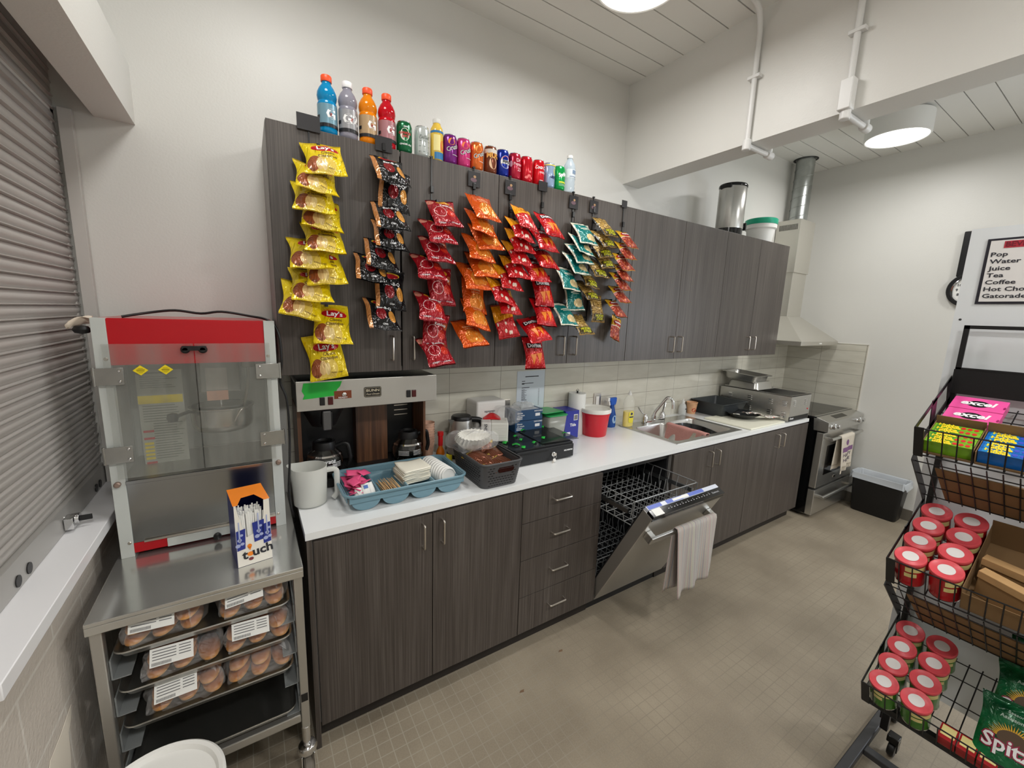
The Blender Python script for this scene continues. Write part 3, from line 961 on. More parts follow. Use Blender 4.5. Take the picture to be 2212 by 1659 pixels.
for x in (CX0+.016, CX1-.016):
    for y in (CY0+.027, CY1-.017):
        ca = ob('caster', MB().lathe([(.012, .095), (.014, .235)], 16, (x, y, 0)).lathe([(.03, .13), (.033, .142), (.028, .155), (.018, .16)], 20, (x, y, 0)).box(x-.022, x-.018, y-.03, y+.03, .05, .135).box(x+.018, x+.022, y-.03, y+.03, .05, .135), CHROME, t, bevel=.001)
        ob('wheel', MB().lathe([(.02, -.015), (.052, -.015), (.0575, -.009), (.0575, .009), (.052, .015), (.02, .015)], 28, M=Matrix.Translation((x, y, .0578)) @ Matrix.Rotation(math.radians(90), 4, 'Y')), RUBBER, ca)
ob('maker_plate', MB().box(CX1-.027, CX1-.006, CY0+.0125, CY0+.0138, .345, .375), BLACK, t, smooth=0)

def sheet_pan(z, label, y0=-.745, y1=-.12):
    x0, x1 = -.494, -.062
    mb = MB()
    cx, cy = (x0+x1)/2, (y0+y1)/2
    w, h = x1-x0, y1-y0
    lv = [(w-.03, h-.03, z, .02), (w-.008, h-.008, z+.022, .03), (w, h, z+.024, .032), (w+.002, h+.002, z+.021, .033), (w-.006, h-.006, z+.021, .03)]
    rings = [[(p[0], p[1], q[2]) for p in rr(q[0], q[1], q[3], 6, cx, cy)] for q in lv]
    k = len(rings[0]); vs = [p for r_ in rings for p in r_]
    fs = [(j*k+i, j*k+(i+1) % k, (j+1)*k+(i+1) % k, (j+1)*k+i) for j in range(4) for i in range(k)]
    fs.append(tuple(range(k)))
    mb.add(vs, fs)
    return ob('sheet_pan', mb, ALU, loc=(cx, cy, z), solid=.0012, label=label, cat='tray', group='aluminium trays in the steel cart')
PZ = [.718, .595, .478, .312]
sheet_pan(PZ[0], 'topmost aluminium tray in the steel cart, holding two bags of buns')
sheet_pan(PZ[1], 'aluminium tray holding bagged buns, second from the top of the steel cart')
sheet_pan(PZ[2], 'lowest aluminium tray with buns in the steel cart')
sheet_pan(PZ[3], 'empty aluminium tray at the bottom of the steel cart')
# buns
m, g, bs = newmat('baked_bun', .35)
tc = g.n('ShaderNodeTexCoord')
sx = g.n('ShaderNodeSeparateXYZ'); g.l(tc.outputs['Generated'], sx.inputs[0])
nn = g.noise(tc.outputs['Object'], 30, 3)
f = g.math('ADD', sx.outputs[2], g.math('MULTIPLY', g.math('SUBTRACT', nn, .5), .35))
g.l(g.ramp(f, [(.18, lin((236, 204, 150))), (.42, lin((218, 160, 96))), (.75, lin((176, 104, 48))), (.98, lin((146, 78, 34)))]), bs.inputs['Base Color'])
BUN = m
bunw = MB()
NU, NV = 20, 14
for j in range(NV+1):
    for i in range(NU):
        a = 2*math.pi*i/NU; v = math.pi*j/NV
        x = math.cos(v); s = math.sin(v)**.8
        yy = math.cos(a); z = math.sin(a)
        z = z*.8 if z > 0 else z*.5
        bunw.v.append((-.062*x*1.0, .029*s*yy, .024*s*z+.012))
for j in range(NV):
    for i in range(NU):
        k = (i+1) % NU
        bunw.f.append([j*NU+i, j*NU+k, (j+1)*NU+k, (j+1)*NU+i]); bunw.mi.append(0)
FILM = None
m, g, bs = newmat('clear_bag_film', .12)
bs.inputs['Base Color'].default_value = (1, 1, 1, 1)
bs.inputs['Alpha'].default_value = .16
bs.inputs['IOR'].default_value = 1.5
tc = g.n('ShaderNodeTexCoord')
g.l(g.bump(g.noise(tc.outputs['Object'], 22, 4, 2.0), 1.0, .03), bs.inputs['Normal'])
FILM = m
PRINT = mat('small_print', (90, 90, 92), .8)
def film_fn(cx, cy, w, h, z0, hh, seed, yaw=0.0):
    rnd = random.Random(seed); ph = [rnd.uniform(0, 6) for _ in range(6)]
    def fn(u, v):
        a = 2*math.pi*u
        # superellipsoid pillow
        th_ = math.pi*(v-.5)
        cx_, sx_ = math.cos(a), math.sin(a)
        e = .35
        r = abs(math.cos(th_))**.5
        px = math.copysign(abs(cx_)**e, cx_)*w/2*r; py = math.copysign(abs(sx_)**e, sx_)*h/2*r
        pz = z0+hh/2+math.copysign(abs(math.sin(th_))**.6, th_)*hh/2
        k = .006*(math.sin(5*a+ph[0]+4*v)+math.sin(9*a+ph[1]-7*v))
        q = Vector((px+k, py+k, pz+k*.5*(1 if pz > z0+.02 else 0)))
        c, s = math.cos(yaw), math.sin(yaw)
        return (cx+q.x*c-q.y*s, cy+q.x*s+q.y*c, max(z0+.001, q.z))
    return fn
bag_n = 0
def bun_bag(cx, cy, z, rows, label, seed, yaw=0.0, w=.19, h=.20, lab=True, tilt=0):
    """a clear bag of six hot-dog buns; the buns are things of their own"""
    rnd = random.Random(seed)
    z0 = z+.024
    fn = film_fn(cx, cy, w, h, z0-.018, .098, seed, yaw)
    root = thing('bread_bag', label, 'bread bag', (cx, cy, z0-.018), 'clear bags of buns in the steel cart')
    ob('film', MB().grid(fn, 36, 14), FILM, root, smooth=80)
    if lab:
        o = Vector((cx-.02, cy-.104, z0+.058)); r = Vector((1, 0, rnd.uniform(-.1, .1))).normalized()
        u_ = Vector((0, .55, .83)).normalized()
        lb = MB().add([o+r*a+u_*b for a, b in ((-.05, -.014), (.05, -.014), (.05, .034), (-.05, .034))], [(0, 1, 2, 3)])
        lo = ob('paper_label', lb, PAPER, root, smooth=0, solid=.0006)
        f2 = planefn(o, r, u_, .0012)
        pr = MB()
        for i in range(16):
            x = -.045+i*.0028
            patch(pr, f2, x, x+.0013, -.011, -.003, 1)
        for j in range(4):
            patch(pr, f2, -.044, .01, .003+j*.0075, .005+j*.0075, 1)
            patch(pr, f2, .016, .044, .003+j*.0075, .005+j*.0075, 1)
        ob('label_print', pr, PRINT, lo, smooth=0)
    for k, (bx, by, bz, bt) in enumerate(rows):
        names.append((cx, cy, z, bx, by, bz, bt, yaw))
names = []
R6 = [(-.06, 0, 0, 1.45), (0, 0, 0, 1.5), (.06, 0, 0, 1.62), (-.055, .0, .036, 1.4), (.002, 0, .036, 1.6), (.057, 0, .036, 1.55)]
R5 = R6[:5]
BAGSPEC = [
 (-.385, -.635, PZ[0], R6, 'clear bag of buns at the left of the top tray', 1),
 (-.165, -.635, PZ[0], R6, 'clear bag of buns at the right of the top tray', 2),
 (-.35, -.635, PZ[1], R5, 'clear bag of buns at the left of the second tray, wide white label', 3),
 (-.155, -.635, PZ[1], R6, 'clear bag of buns at the right of the second tray', 4),
 (-.35, -.635, PZ[2], R6, 'clear bag of buns at the left of the lowest filled tray', 5),
 (-.155, -.635, PZ[2], R5, 'clear bag of buns at the right of the lowest filled tray, without a label', 6)]
side = {'left of the top tray': 0}
proto = None
for cx, cy, z, rows, label, seed in BAGSPEC:
    bun_bag(cx, cy, z, rows, label, seed, lab=seed != 6)
    where = label.split(' at the ')[1].split(',')[0]
    rnd = random.Random(seed*7)
    for k, (bx, by, bz, bt) in enumerate(rows):
        row = 'upper' if bz > 0 else 'lower'
        pos = ('left', 'middle', 'right')[k % 3]
        lb = 'golden bun, %s %s, in the bag at the %s' % (row, pos, where)
        loc = (cx+bx, cy-.025+rnd.uniform(-.008, .008), z+.0125+bz)
        rot = (0, 0, bt+rnd.uniform(-.12, .12))
        if proto is None:
            proto = ob('hot_dog_bun', bunw, BUN, loc=(0, 0, 0), smooth=80, label=lb, cat='bun', group='buns in the clear bags')
            proto.location = loc; proto.rotation_euler = rot
        else:
            dup(proto, loc, rot, lb)

# ---------------------------------------------------------------- popcorn machine
PX0, PX1, PY0, PY1, PZ0, PZ1 = -.522, -.045, -.425, -.055, .86, 1.645
t = thing('popcorn_machine', 'red topped popcorn machine with glass doors standing on the steel cart', 'popcorn machine', (-.283, -.24, .86))
GREYP = mat('grey_painted_post', (196, 200, 196), .4, bump=.05, bscale=80)
REDP = mat('red_enamel', (186, 16, 28), .22, var=.08, vscale=6)
for x in (PX0, PX1-.034):
    for y in (PY0, PY1-.03):
        po = ob('corner_post', MB().box(x, x+.034, y, y+.03, PZ0, PZ1), GREYP, t, smooth=0, bevel=.001)
        if y == PY0:
            for z in (PZ0+.05, PZ1-.125):
                ob('screw', MB().lathe([(.0055, 0), (.004, .002), (0, .0022)], 14, M=Matrix.Translation((x+.017+(.008 if x < -.3 else -.008), y, z)) @ Matrix.Rotation(math.radians(90), 4, 'X')), NICKEL, po)
mb = MB()
xa, xb = PX0+.034, PX1-.034
mb.box(xa, xb, PY0+.004, PY0+.010, 1.50, PZ1-.003); mb.box(xa, xb, PY1-.008, PY1-.002, 1.50, PZ1-.003)
mb.box(PX0+.002, PX0+.008, PY0+.03, PY1-.03, 1.50, PZ1-.003); mb.box(PX1-.008, PX1-.002, PY0+.03, PY1-.03, 1.50, PZ1-.003)
mb.box(PX0+.004, PX1-.004, PY0+.012, PY1-.010, PZ1-.008, PZ1-.0005)
ob('red_top', mb, REDP, t, smooth=0, bevel=.001)
ob('inner_roof', MB().box(PX0+.01, PX1-.01, PY0+.012, PY1-.01, 1.53, 1.54), mat('grimy_steel', (120, 116, 106), .4, metal=.8, var=.3, vscale=9), t, smooth=0)
m, g, bs = newmat('smoked_door_glass', .06)
bs.inputs['Base Color'].default_value = (.40, .41, .37, 1)
bs.inputs['Alpha'].default_value = .34
g.nt.nodes['Principled BSDF'].inputs['IOR'].default_value = 1.5
tc = g.n('ShaderNodeTexCoord')
nn = g.noise(g.mapping(tc.outputs['Object'], scale=(28, 28, 3)), 1, 5)
g.l(g.math('ADD', .03, g.math('MULTIPLY', nn, .34)), bs.inputs['Alpha'])
DGLASS = m
xm = -.280
for a, b, s in ((PX0+.02, xm-.0015, -1), (xm+.0015, PX1-.02, 1)):
    rvs = []
    d = ob('glass_door', MB().box(a, b, PY0-.012, PY0-.007, 1.137, 1.567), DGLASS, t, smooth=0)
    for z0 in ((1.441, 1.191)):
        hx0, hx1 = (PX0-.004, PX0+.064) if s == -1 else (PX1-.066, PX1+.008)
        hb = MB().box(hx0, hx1, PY0-.0155, PY0-.0125, z0, z0+.053)
        e = hx0 if s == -1 else hx1
        hb.cyl((e, PY0-.012, z0-.002), (e, PY0-.012, z0+.055), .0045, 12)
        h_ = ob('hinge', hb, mat('hinge_steel', (170, 170, 166), .25, metal=1, var=.2, vscale=25), d, bevel=.0005)
        rx = (hx1-.010) if s == -1 else (hx0+.012)
        rv = MB()
        for rz_ in (z0+.010, z0+.043): rv.lathe([(.0045, 0), (.003, .002), (0, .0025)], 12, M=Matrix.Translation((rx, PY0-.0155, rz_)) @ Matrix.Rotation(math.radians(90), 4, 'X'))
        rvs.append(rv)
    for rv in rvs:
        ob('rivets', rv, CHROME, d)
hb = MB().box(xm-.030, xm+.034, PY0-.026, PY0-.018, 1.545, 1.560)
for x in (xm-.022, xm+.024): hb.lathe([(.012, 0), (.013, .008), (.008, .014)], 16, M=Matrix.Translation((x, PY0-.012, 1.548)) @ Matrix.Rotation(math.radians(90), 4, 'X'))
ob('door_latch', hb, BLACK, t, bevel=.001)
PANELG = mat('side_glass', (230, 235, 225, ) if False else (226, 230, 220), .05, alpha=.18)
ob('side_pane', MB().box(PX0+.004, PX0+.008, PY0+.03, PY1-.03, .94, 1.50), PANELG, t, smooth=0)
ob('side_pane', MB().box(PX1-.008, PX1-.004, PY0+.03, PY1-.03, .94, 1.50), PANELG, t, smooth=0)
ob('back_pane', MB().box(xa, xb, PY1-.012, PY1-.008, 1.11, 1.50), PANELG, t, smooth=0)
mb = MB().box(xa, xb, PY0+.004, PY0+.008, .905, 1.118)
mb.box(xa, xb, PY0-.004, PY0+.004, 1.112, 1.124)
ob('front_panel', mb, mat('scratched_steel', (150, 152, 152), .2, metal=1, bump=.05, bscale=12, var=.1), t, smooth=0, bevel=.001)
ob('bottom_tray', MB().box(PX0+.01, PX1-.01, PY0+.012, PY1-.012, 1.10, 1.106), STEEL_MATT, t, smooth=0)
ob('back_panel', MB().box(xa, xb, PY1-.01, PY1-.004, .89, 1.11), STEEL_MATT, t, smooth=0)
ob('base', MB().box(xa, xb, PY0+.002, PY1-.002, PZ0+.012, .905), REDP, t, smooth=0, bevel=.001)
ob('drawer_front', MB().box(-.402, -.105, PY0-.003, PY0+.001, .872, .903), GREYP, t, smooth=0, bevel=.001)
ob('drawer_lip', MB().box(-.46, -.08, PY0-.005, PY0+.003, .9055, .912), NICKEL, t, smooth=0)
ob('drawer_knob', MB().lathe([(.005, 0), (.005, .012), (.012, .016), (.012, .024), (.006, .028), (0, .028)], 16, M=Matrix.Translation((-.262, PY0-.003, .882)) @ Matrix.Rotation(math.radians(90), 4, 'X')), BLACK, t)
for x in (PX0+.06, PX1-.06):
    for y in (PY0+.05, PY1-.05): ob('foot', MB().cyl((x, y, PZ0), (x, y, PZ0+.014), .012, 12), BLACK, t)
for x, z in ((PX0+.015, 1.118), (PX1-.014, 1.118)):
    ob('pivot_knob', MB().lathe([(.009, 0), (.009, .010), (.006, .013)], 16, M=Matrix.Translation((x, PY0, z)) @ Matrix.Rotation(math.radians(90), 4, 'X')), mat('dull_knob', (150, 130, 118), .4, metal=.6), t)
# kettle with lid, drive box and cord
kt = MB().lathe([(.0, 0), (.08, 0), (.095, .012), (.099, .03), (.101, .085), (.106, .088), (.106, .092), (.097, .092), (.095, .03)], 40, (-.228, -.225, 1.222), cap=False)
ke = ob('kettle', kt, mat('kettle_steel', (186, 184, 178), .24, metal=1, var=.2, vscale=12), t)
ob('kettle_lid', MB().prism([(p[0], p[1]) for p in rr(.15, .12, .05, 6)], Matrix.Translation((-.232, -.215, 1.312)), .004).cyl((-.232, -.215, 1.312), (-.232, -.215, 1.50), .004, 10), STEEL, ke)
ob('kettle_handle', MB().cyl((-.325, -.235, 1.30), (-.365, -.285, 1.292), .0065, 12).lathe([(0, -.018), (.014, -.014), (.018, 0), (.014, .014), (0, .018)], 18, (-.372, -.292, 1.292)), BLACK, ke)
ob('kettle_bail', MB().tube(arc([(-.16, -.27, 1.25), (-.20, -.315, 1.245), (-.165, -.31, 1.31), (-.145, -.29, 1.31)], .02), .003, 8), NICKEL, ke)
ob('drive_box', MB().box(-.29, -.165, -.235, -.10, 1.365, 1.53), mat('drive_box_grey', (140, 138, 130), .45, var=.2, vscale=12), t, smooth=0, bevel=.004)
ob('notice_plate', MB().box(-.272, -.205, -.2385, -.2355, 1.375, 1.46), mat('pale_plate', (178, 170, 158), .5), t, smooth=0)
ob('notice_label', MB().box(-.272, -.205, -.2395, -.2355, 1.335, 1.372), mat('salmon_label', (232, 168, 138), .5), t, smooth=0)
ob('heater_cord', MB().tube(arc([(-.135, -.20, 1.47), (-.138, -.20, 1.40), (-.15, -.205, 1.33), (-.17, -.21, 1.26), (-.185, -.215, 1.215)], .05), .006, 10).lathe([(.02, 0), (.024, .004), (.022, .04)], 18, (-.135, -.20, 1.455)), mat('braided_cord', (120, 112, 96), .6), t)
# instruction sheet behind the glass
ob('instruction_sheet', MB().box(-.475, -.345, -.205, -.2045, 1.09, 1.455), mat('aged_sheet', (180, 182, 170), .6), t, smooth=0)
fn = planefn((-.41, -.2055, 1.27), (1, 0, 0), (0, 0, 1), .0006)
yl = MB(); patch(yl, fn, -.065, .062, .062, .092, 1)
o = ob('yellow_band', yl, mat('label_yellow', (238, 214, 26), .5), t, smooth=0)
tx = MB()
random.seed(3)
for j in range(22):
    y = .052-j*.0095
    patch(tx, fn, -.03 if j > 6 else -.055, random.uniform(.03, .058), y, y+.0025, 1)
for j in range(6):
    y = .12+j*.008
    patch(tx, fn, -.055, random.uniform(.0, .058), y, y+.002, 1)
patch(tx, fn, -.06, .03, .172, .177, 1)
ob('sheet_text', tx, mat('sheet_ink', (110, 112, 104), .7), t, smooth=0)
rd = MB()
for y in (-.045, -.072, -.165): patch(rd, fn, -.06, -.03, y, y+.008, 1)
ob('red_marks', rd, RED_INK, t, smooth=0)
yk = MB()
for j in range(5): patch(yk, fn, -.06, -.034, -.092-j*.014, -.083-j*.014, 1)
ob('yellow_marks', yk, mat('label_yellow', (238, 214, 26), .5), t, smooth=0)
for x in (-.418, -.357):
    f2 = planefn((x, PY0-.0125, 1.484), (1, 0, 0), (0, 0, 1), .0006)
    ds = MB().add([f2(0, -.016), f2(.019, 0), f2(0, .016), f2(-.019, 0)], [(0, 1, 2, 3)])
    dd = ob('warning_diamond', ds, mat('label_yellow', (238, 214, 26), .5), t, smooth=0)
    f3 = planefn((x, PY0-.0132, 1.484), (1, 0, 0), (0, 0, 1), .0006)
    w = MB()
    for a, b, c_ in ((-.010, .0, .0022), (-.009, -.004, .0012), (-.006, .005, .0012), (-.005, -.008, .001)): patch(w, f3, a, -a, b, b+c_, 1)
    ob('warning_print', w, mat('olive_print', (120, 108, 10), .5), dd, smooth=0)
# power cord lying over the machine and hanging down its right side
pts = [(-.462, -.36, 1.648), (-.40, -.34, 1.662), (-.33, -.34, 1.672), (-.26, -.345, 1.664), (-.20, -.35, 1.672), (-.12, -.36, 1.660), (-.06, -.38, 1.645), (-.032, -.40, 1.60), (-.028, -.41, 1.50), (-.036, -.40, 1.42), (-.018, -.40, 1.35), (-.015, -.40, 1.22), (-.022, -.42, 1.10), (-.030, -.43, 1.0), (-.022, -.42, .91), (-.012, -.40, .87), (-.012, -.30, .80)]
def smooth_path(p, n=5):
    p = [Vector(q) for q in p]; out = []
    for i in range(len(p)-1):
        a = p[max(i-1, 0)]; b = p[i]; c = p[i+1]; d = p[min(i+2, len(p)-1)]
        for k in range(n):
            s = k/n
            out.append(.5*((2*b)+(c-a)*s+(2*a-5*b+4*c-d)*s*s+(3*b-a-3*c+d)*s**3))
    out.append(p[-1]); return out
cd = ob('power_cord', MB().tube(smooth_path(pts), .0042, 10), mat('black_cord', (24, 23, 24), .35), loc=(-.28, -.36, 1.65), label='black power cord lying across the popcorn machine and hanging down beside it', cat='cord')
tg = MB().grid(lambda u, v: (-.525-.055*u, -.385+.03*v-.02*u, 1.638-.018*u*u+.012*math.sin(5*v+3*u)), 8, 5)
tgr = thing('torn_tape', 'torn pale masking tape with a black lump at the machine top left corner', 'tape', (-.53, -.385, 1.62))
ob('tape_strip', tg, mat('masking_tape', (222, 208, 190), .7), tgr, solid=.001)
ob('black_lump', MB().lathe([(0, -.014), (.012, -.010), (.016, 0), (.011, .010), (0, .013)], 12, (-.549, -.39, 1.608), sx=1.4), BLACK, tgr)
# box of straws
t = thing('straw_box', 'orange, blue and white box of straws standing on the steel cart', 'straw box', (-.155, -.58, .86))
ob('empty', MB(), PAPER) if False else None
ang = math.radians(9.4)
BM = Matrix.Translation((-.160, -.592, .861)) @ Matrix.Rotation(ang, 4, 'Z')
bw, bd, bh = .049, .064, .212
def BP(x, y, z): return BM @ Vector((x, y, z))
mb = MB()
NAVY = mat('navy_card', (44, 52, 132), .35)
CREAM = mat('cream_card', (236, 232, 222), .4)
ORANGE = mat('orange_card', (246, 138, 34), .35)
# shell: front with cut-out
fv = [(-bw, -bd, 0), (bw, -bd, 0), (bw, -bd, bh), (bw-.016, -bd, bh), (bw-.018, -bd, bh-.05), (bw-.03, -bd, bh-.10), (-.02, -bd, bh-.115), (-bw+.02, -bd, bh-.08), (-bw+.008, -bd, bh-.02), (-bw+.006, -bd, bh), (-bw, -bd, bh)]
mb.add([BP(*v) for v in fv], [tuple(range(len(fv)))])
ob('front_card', mb, CREAM, t, smooth=0, solid=.0008)
sd = MB().add([BP(*v) for v in ((-bw, -bd, 0), (-bw, bd, 0), (-bw, bd, bh+.008), (-bw, -bd, bh), (bw, -bd, 0), (bw, bd, 0), (bw, bd, bh+.008), (bw, -bd, bh), )], [(0, 1, 2, 3), (4, 5, 6, 7), (1, 5, 6, 2), (0, 4, 5, 1)])
ob('side_card', sd, NAVY, t, smooth=0, solid=.0008)
tv = [(-bw-.002, -bd, bh), (-bw+.01, -bd-.001, bh), (-.022, -bd+.045, bh+.004), (.015, -bd+.05, bh+.005), (bw-.014, -bd-.001, bh), (bw+.002, -bd, bh), (bw+.001, bd, bh+.009), (-bw-.001, bd, bh+.009)]
ob('top_flap', MB().add([BP(*v) for v in tv], [tuple(range(8))]), ORANGE, t, smooth=0, solid=.0008)
st = MB(); random.seed(5)
for i in range(46):
    x = -bw+.014+(i % 16)*(2*bw-.034)/15+random.uniform(-.002, .002); y = -bd+.006+(i//16)*.014
    st.cyl(BP(x*.85, y, .02), BP(x, y, bh-.030-random.uniform(0, .010)+(i//16)*.008), .0026, 6)
ob('straws', st, PAPER, t)
f2 = lambda x, y: tuple(BP(x, -bd-.0013, y))
gl = MB()
for gx, gy, s in ((-.040, .105, 1.0), (.014, .122, .95), (.040, .108, .95)):
    w_ = .017*s
    gl.add([f2(max(-bw+.001, gx-w_*1.05), gy+.02), f2(min(bw-.001, gx+w_*1.05), gy+.024), f2(min(bw-.001, gx+w_*.85), gy-.045), f2(max(-bw+.001, gx-w_*.85), gy-.048)], [(0, 1, 2, 3)])
ob('printed_glasses', gl, mat('print_navy', (40, 54, 140), .4), t, smooth=0)
f3 = lambda x, y: tuple(BP(x, -bd-.0018, y))
gl = MB()
for gx, gy in ((-.040, .105), (.014, .122), (.038, .108)):
    for a, b, r_ in ((-.005, -.03, .0075), (.007, -.026, .006), (.0, -.012, .0065), (.006, .004, .005)):
        ell(gl, f3, gx+a, gy+b, r_, r_*.9, 7)
    gl.add([f3(gx-.002, gy-.02), f3(gx+.003, gy-.02), f3(gx+.002, gy+.05), f3(gx-.001, gy+.05)], [(0, 1, 2, 3)])
ob('printed_ice', gl, mat('print_ice', (168, 178, 216), .4), t, smooth=0)
tx = MB(); textmb(tx, 't', .042, f3, cx=-.028, cy=.037, bold=.03); textmb(tx, 'uch', .042, f3, cx=.022, cy=.042, bold=.03, ang=.08)
ob('lettering', tx, INK, t, smooth=0)
dr = MB(); ell(dr, f3, -.013, .038, .009, .0075); ell(dr, f3, -.014, .066, .0065, .007); dr.add([f3(-.0195, .063), f3(-.0085, .063), f3(-.013, .05)], [(0, 1, 2)])
ob('printed_drop', dr, ORANGE, t, smooth=0)
mk = MB(); ell(mk, f3, -.012, .02, .007, .0055)
ob('printed_badge', mk, mat('maroon_print', (120, 50, 60), .5), t, smooth=0)

# white lidded pail in the foreground and the torn sticker on the wall
t = thing('round_bin', 'white round lidded bin in the foreground before the steel cart', 'bin', (-.392, -1.0, 0))
ob('bin_body', MB().lathe([(.0, 0), (.115, 0), (.12, .01), (.14, .478)], 48, (-.392, -1.0, 0), cap=False), WHITE_PL, t)
ob('lid', MB().lathe([(.146, .465), (.15, .48), (.149, .498), (.143, .503), (.134, .500), (.128, .490), (.124, .489), (0, .491)], 56, (-.392, -1.0, 0), cap=False), WHITE_PL, t)
ob('wall_sticker', MB().add([(-.5885, -.905, .44), (-.5885, -.905, .56), (-.5885, -.87, .60), (-.5885, -.80, .605), (-.5885, -.722, .62), (-.5885, -.735, .585), (-.5885, -.76, .57), (-.5885, -.77, .50), (-.5885, -.80, .44)], [tuple(range(9))]), mat('peeling_paper', (228, 220, 206), .7), loc=(-.589, -.85, .5), solid=.001, smooth=0, label='torn pale sticker peeling off the block wall behind the white lidded bin', cat='sticker')

# ---------------------------------------------------------------- things on the counter
CT = .9102
# measuring jug
m = mat('frosted_plastic', (240, 241, 235), .4, trans=.3, ior=1.2, alpha=.78)
t = thing('measuring_jug', 'frosted translucent plastic jug at the left end of the counter', 'jug', (.048, -.385, CT))
prof = [(0, .001), (.052, .001), (.060, .006), (.0615, .03), (.064, .10), (.0655, .158), (.0635, .158), (.062, .10), (.0595, .03), (.056, .008), (0, .005)]
mb = MB().lathe(prof, 48, (.048, -.385, CT), cap=False)
for i, v in enumerate(mb.v):
    if v[2] > CT+.15:
        a = math.atan2(v[1]+.385, v[0]-.048)
        k = max(0, math.cos(a-math.radians(150)))**12
        mb.v[i] = (v[0]+.022*k*math.cos(a), v[1]+.022*k*math.sin(a), v[2]+.004*k)
ob('jug_body', mb, m, t)
ob('jug_handle', MB().tube(arc([(.108, -.395, CT+.135), (.148, -.402, CT+.138), (.148, -.402, CT+.03), (.132, -.40, CT+.012)], .018), .0085, 12, flat=1.3), m, t)
# blue cutlery tray
TBL = mat('blue_grey_plastic', (112, 146, 160), .35)
t = thing('cutlery_tray', 'blue grey plastic tray with four round-bottomed bays on the counter', 'tray', (.41, -.415, CT))
tx0, tx1, ty0, ty1, tz = .145, .672, -.573, -.262, .986
mb = MB()
def tray_fn(ins, up_):
    return ins
cx, cy = (tx0+tx1)/2, (ty0+ty1)/2; w, h = tx1-tx0, ty1-ty0
lv = [(w-.012, h-.012, tz-.011), (w, h, tz-.009), (w+.002, h+.002, tz-.002), (w-.006, h-.006, tz+.001), (w-.018, h-.018, tz-.003), (w-.028, h-.028, tz-.024)]
rings = [[(p[0], p[1], z) for p in rr(a, b, .045, 6, cx, cy)] for a, b, z in lv]
k = len(rings[0]); vs = [p for r_ in rings for p in r_]
mb.add(vs, [(j*k+i, j*k+(i+1) % k, (j+1)*k+(i+1) % k, (j+1)*k+i) for j in range(len(lv)-1) for i in range(k)])
ob('rim', mb, TBL, t)
bays = 4; bw_ = (w-.05)/bays
for b in range(bays):
    bx = tx0+.025+bw_*(b+.5)
    R_ = bw_/2-.003
    zt = tz-.022; dep = zt-CT-.002
    mb = MB()
    n = 18
    def prof2(f, yy, inner):
        pts = []
        for i in range(n+1):
            a = math.pi*i/n
            pts.append((bx-math.cos(a)*R_*f, yy, zt-math.sin(a)**.8*dep*f))
        return pts
    a0 = prof2(1.0, ty0+.022, 0); a1 = prof2(1.0, ty1-.03, 0)
    o = len(mb.v); mb.v += a0+a1
    for i in range(n): mb.f.append([o+i, o+i+1, o+n+2+i, o+n+1+i]); mb.mi.append(0)
    mb.f.append([o+i for i in range(n+1)]); mb.mi.append(0)
    mb.f.append([o+n+1+i for i in range(n, -1, -1)]); mb.mi.append(0)
    ob('bay', mb, TBL, t, solid=.003)
    if b < 3:
        ob('divider', MB().box(bx+R_-.001, bx+R_+.007, ty0+.02, ty1-.028, zt-.01, zt+.002), TBL, t, smooth=0, bevel=.002)
# front and back skirt of the tray
sk = MB()
for yy, d_ in ((ty0+.012, 1), (ty1-.014, -1)):
    sk.box(tx0+.02, tx1-.02, yy, yy+.003, tz-.036, tz-.006)
for xx in (tx0+.012, tx1-.015):
    sk.box(xx, xx+.003, ty0+.03, ty1-.03, tz-.036, tz-.006)
ob('skirt', sk, TBL, t, smooth=0)
random.seed(11)
PINK = mat('pink_paper', (228, 84, 132), .55); 
bx = tx0+.025+bw_*.5
zb = CT+.02
sps = []
for i in range(20):
    x = bx+random.uniform(-.036, .036); y = random.uniform(-.485, -.34); z = zb+.022+.0028*i
    M = Matrix.Translation((x, y, z)) @ Euler((random.uniform(-.5, .5), random.uniform(-.5, .5), random.uniform(-1.5, 1.5))).to_matrix().to_4x4()
    sps.append(ob('sugar_packet', MB().grid(lambda u, v: tuple(M @ Vector(((u-.5)*.036, (v-.5)*.058, .0035*math.sin(math.pi*u)*math.sin(math.pi*v)))), 6, 8), PINK, loc=(x, y, z), solid=.0015,
       label='pink sweetener packet in the heap at the left of the blue tray', cat='packet', group='pink packets heaped in the blue tray'))
for i, (x, y, zz_, ry) in enumerate(((bx+.012, -.50, .062, .2), (bx-.018, -.505, .05, -.3), (bx+.034, -.485, .056, .5), (bx-.004, -.50, .04, .9))):
    M = Matrix.Translation((x, y, CT+zz_)) @ Euler((1.0, 0, ry)).to_matrix().to_4x4()
    lab_ = ('white sugar packet with a blue corner, standing up before the pink packets', 'white sugar packet at the left front corner of the blue tray', 'small white packet leaning on the divider beside the stir sticks', 'white sugar packet lying flat at the very front of the left bay')[i]
    s_ = thing('sugar_packet', lab_, 'packet', (x, y, CT+zz_), 'white sugar packets in the blue tray')
    ob('packet_paper', MB().grid(lambda u, v: tuple(M @ Vector(((u-.5)*.034, (v-.5)*.054, .003*math.sin(math.pi*u)))), 6, 6), PAPER, s_, solid=.0015)
    if i == 0: ob('blue_print', MB().grid(lambda u, v: tuple(M @ Vector(((u-.5)*.018, .012+(v-.5)*.014, .0048))), 2, 2), mat('blue_print', (70, 110, 180), .5), s_)
WOODL = mat('birch_stick', (214, 178, 130), .6, var=.12, vscale=30)
bx = tx0+.025+bw_*1.5
stk = None
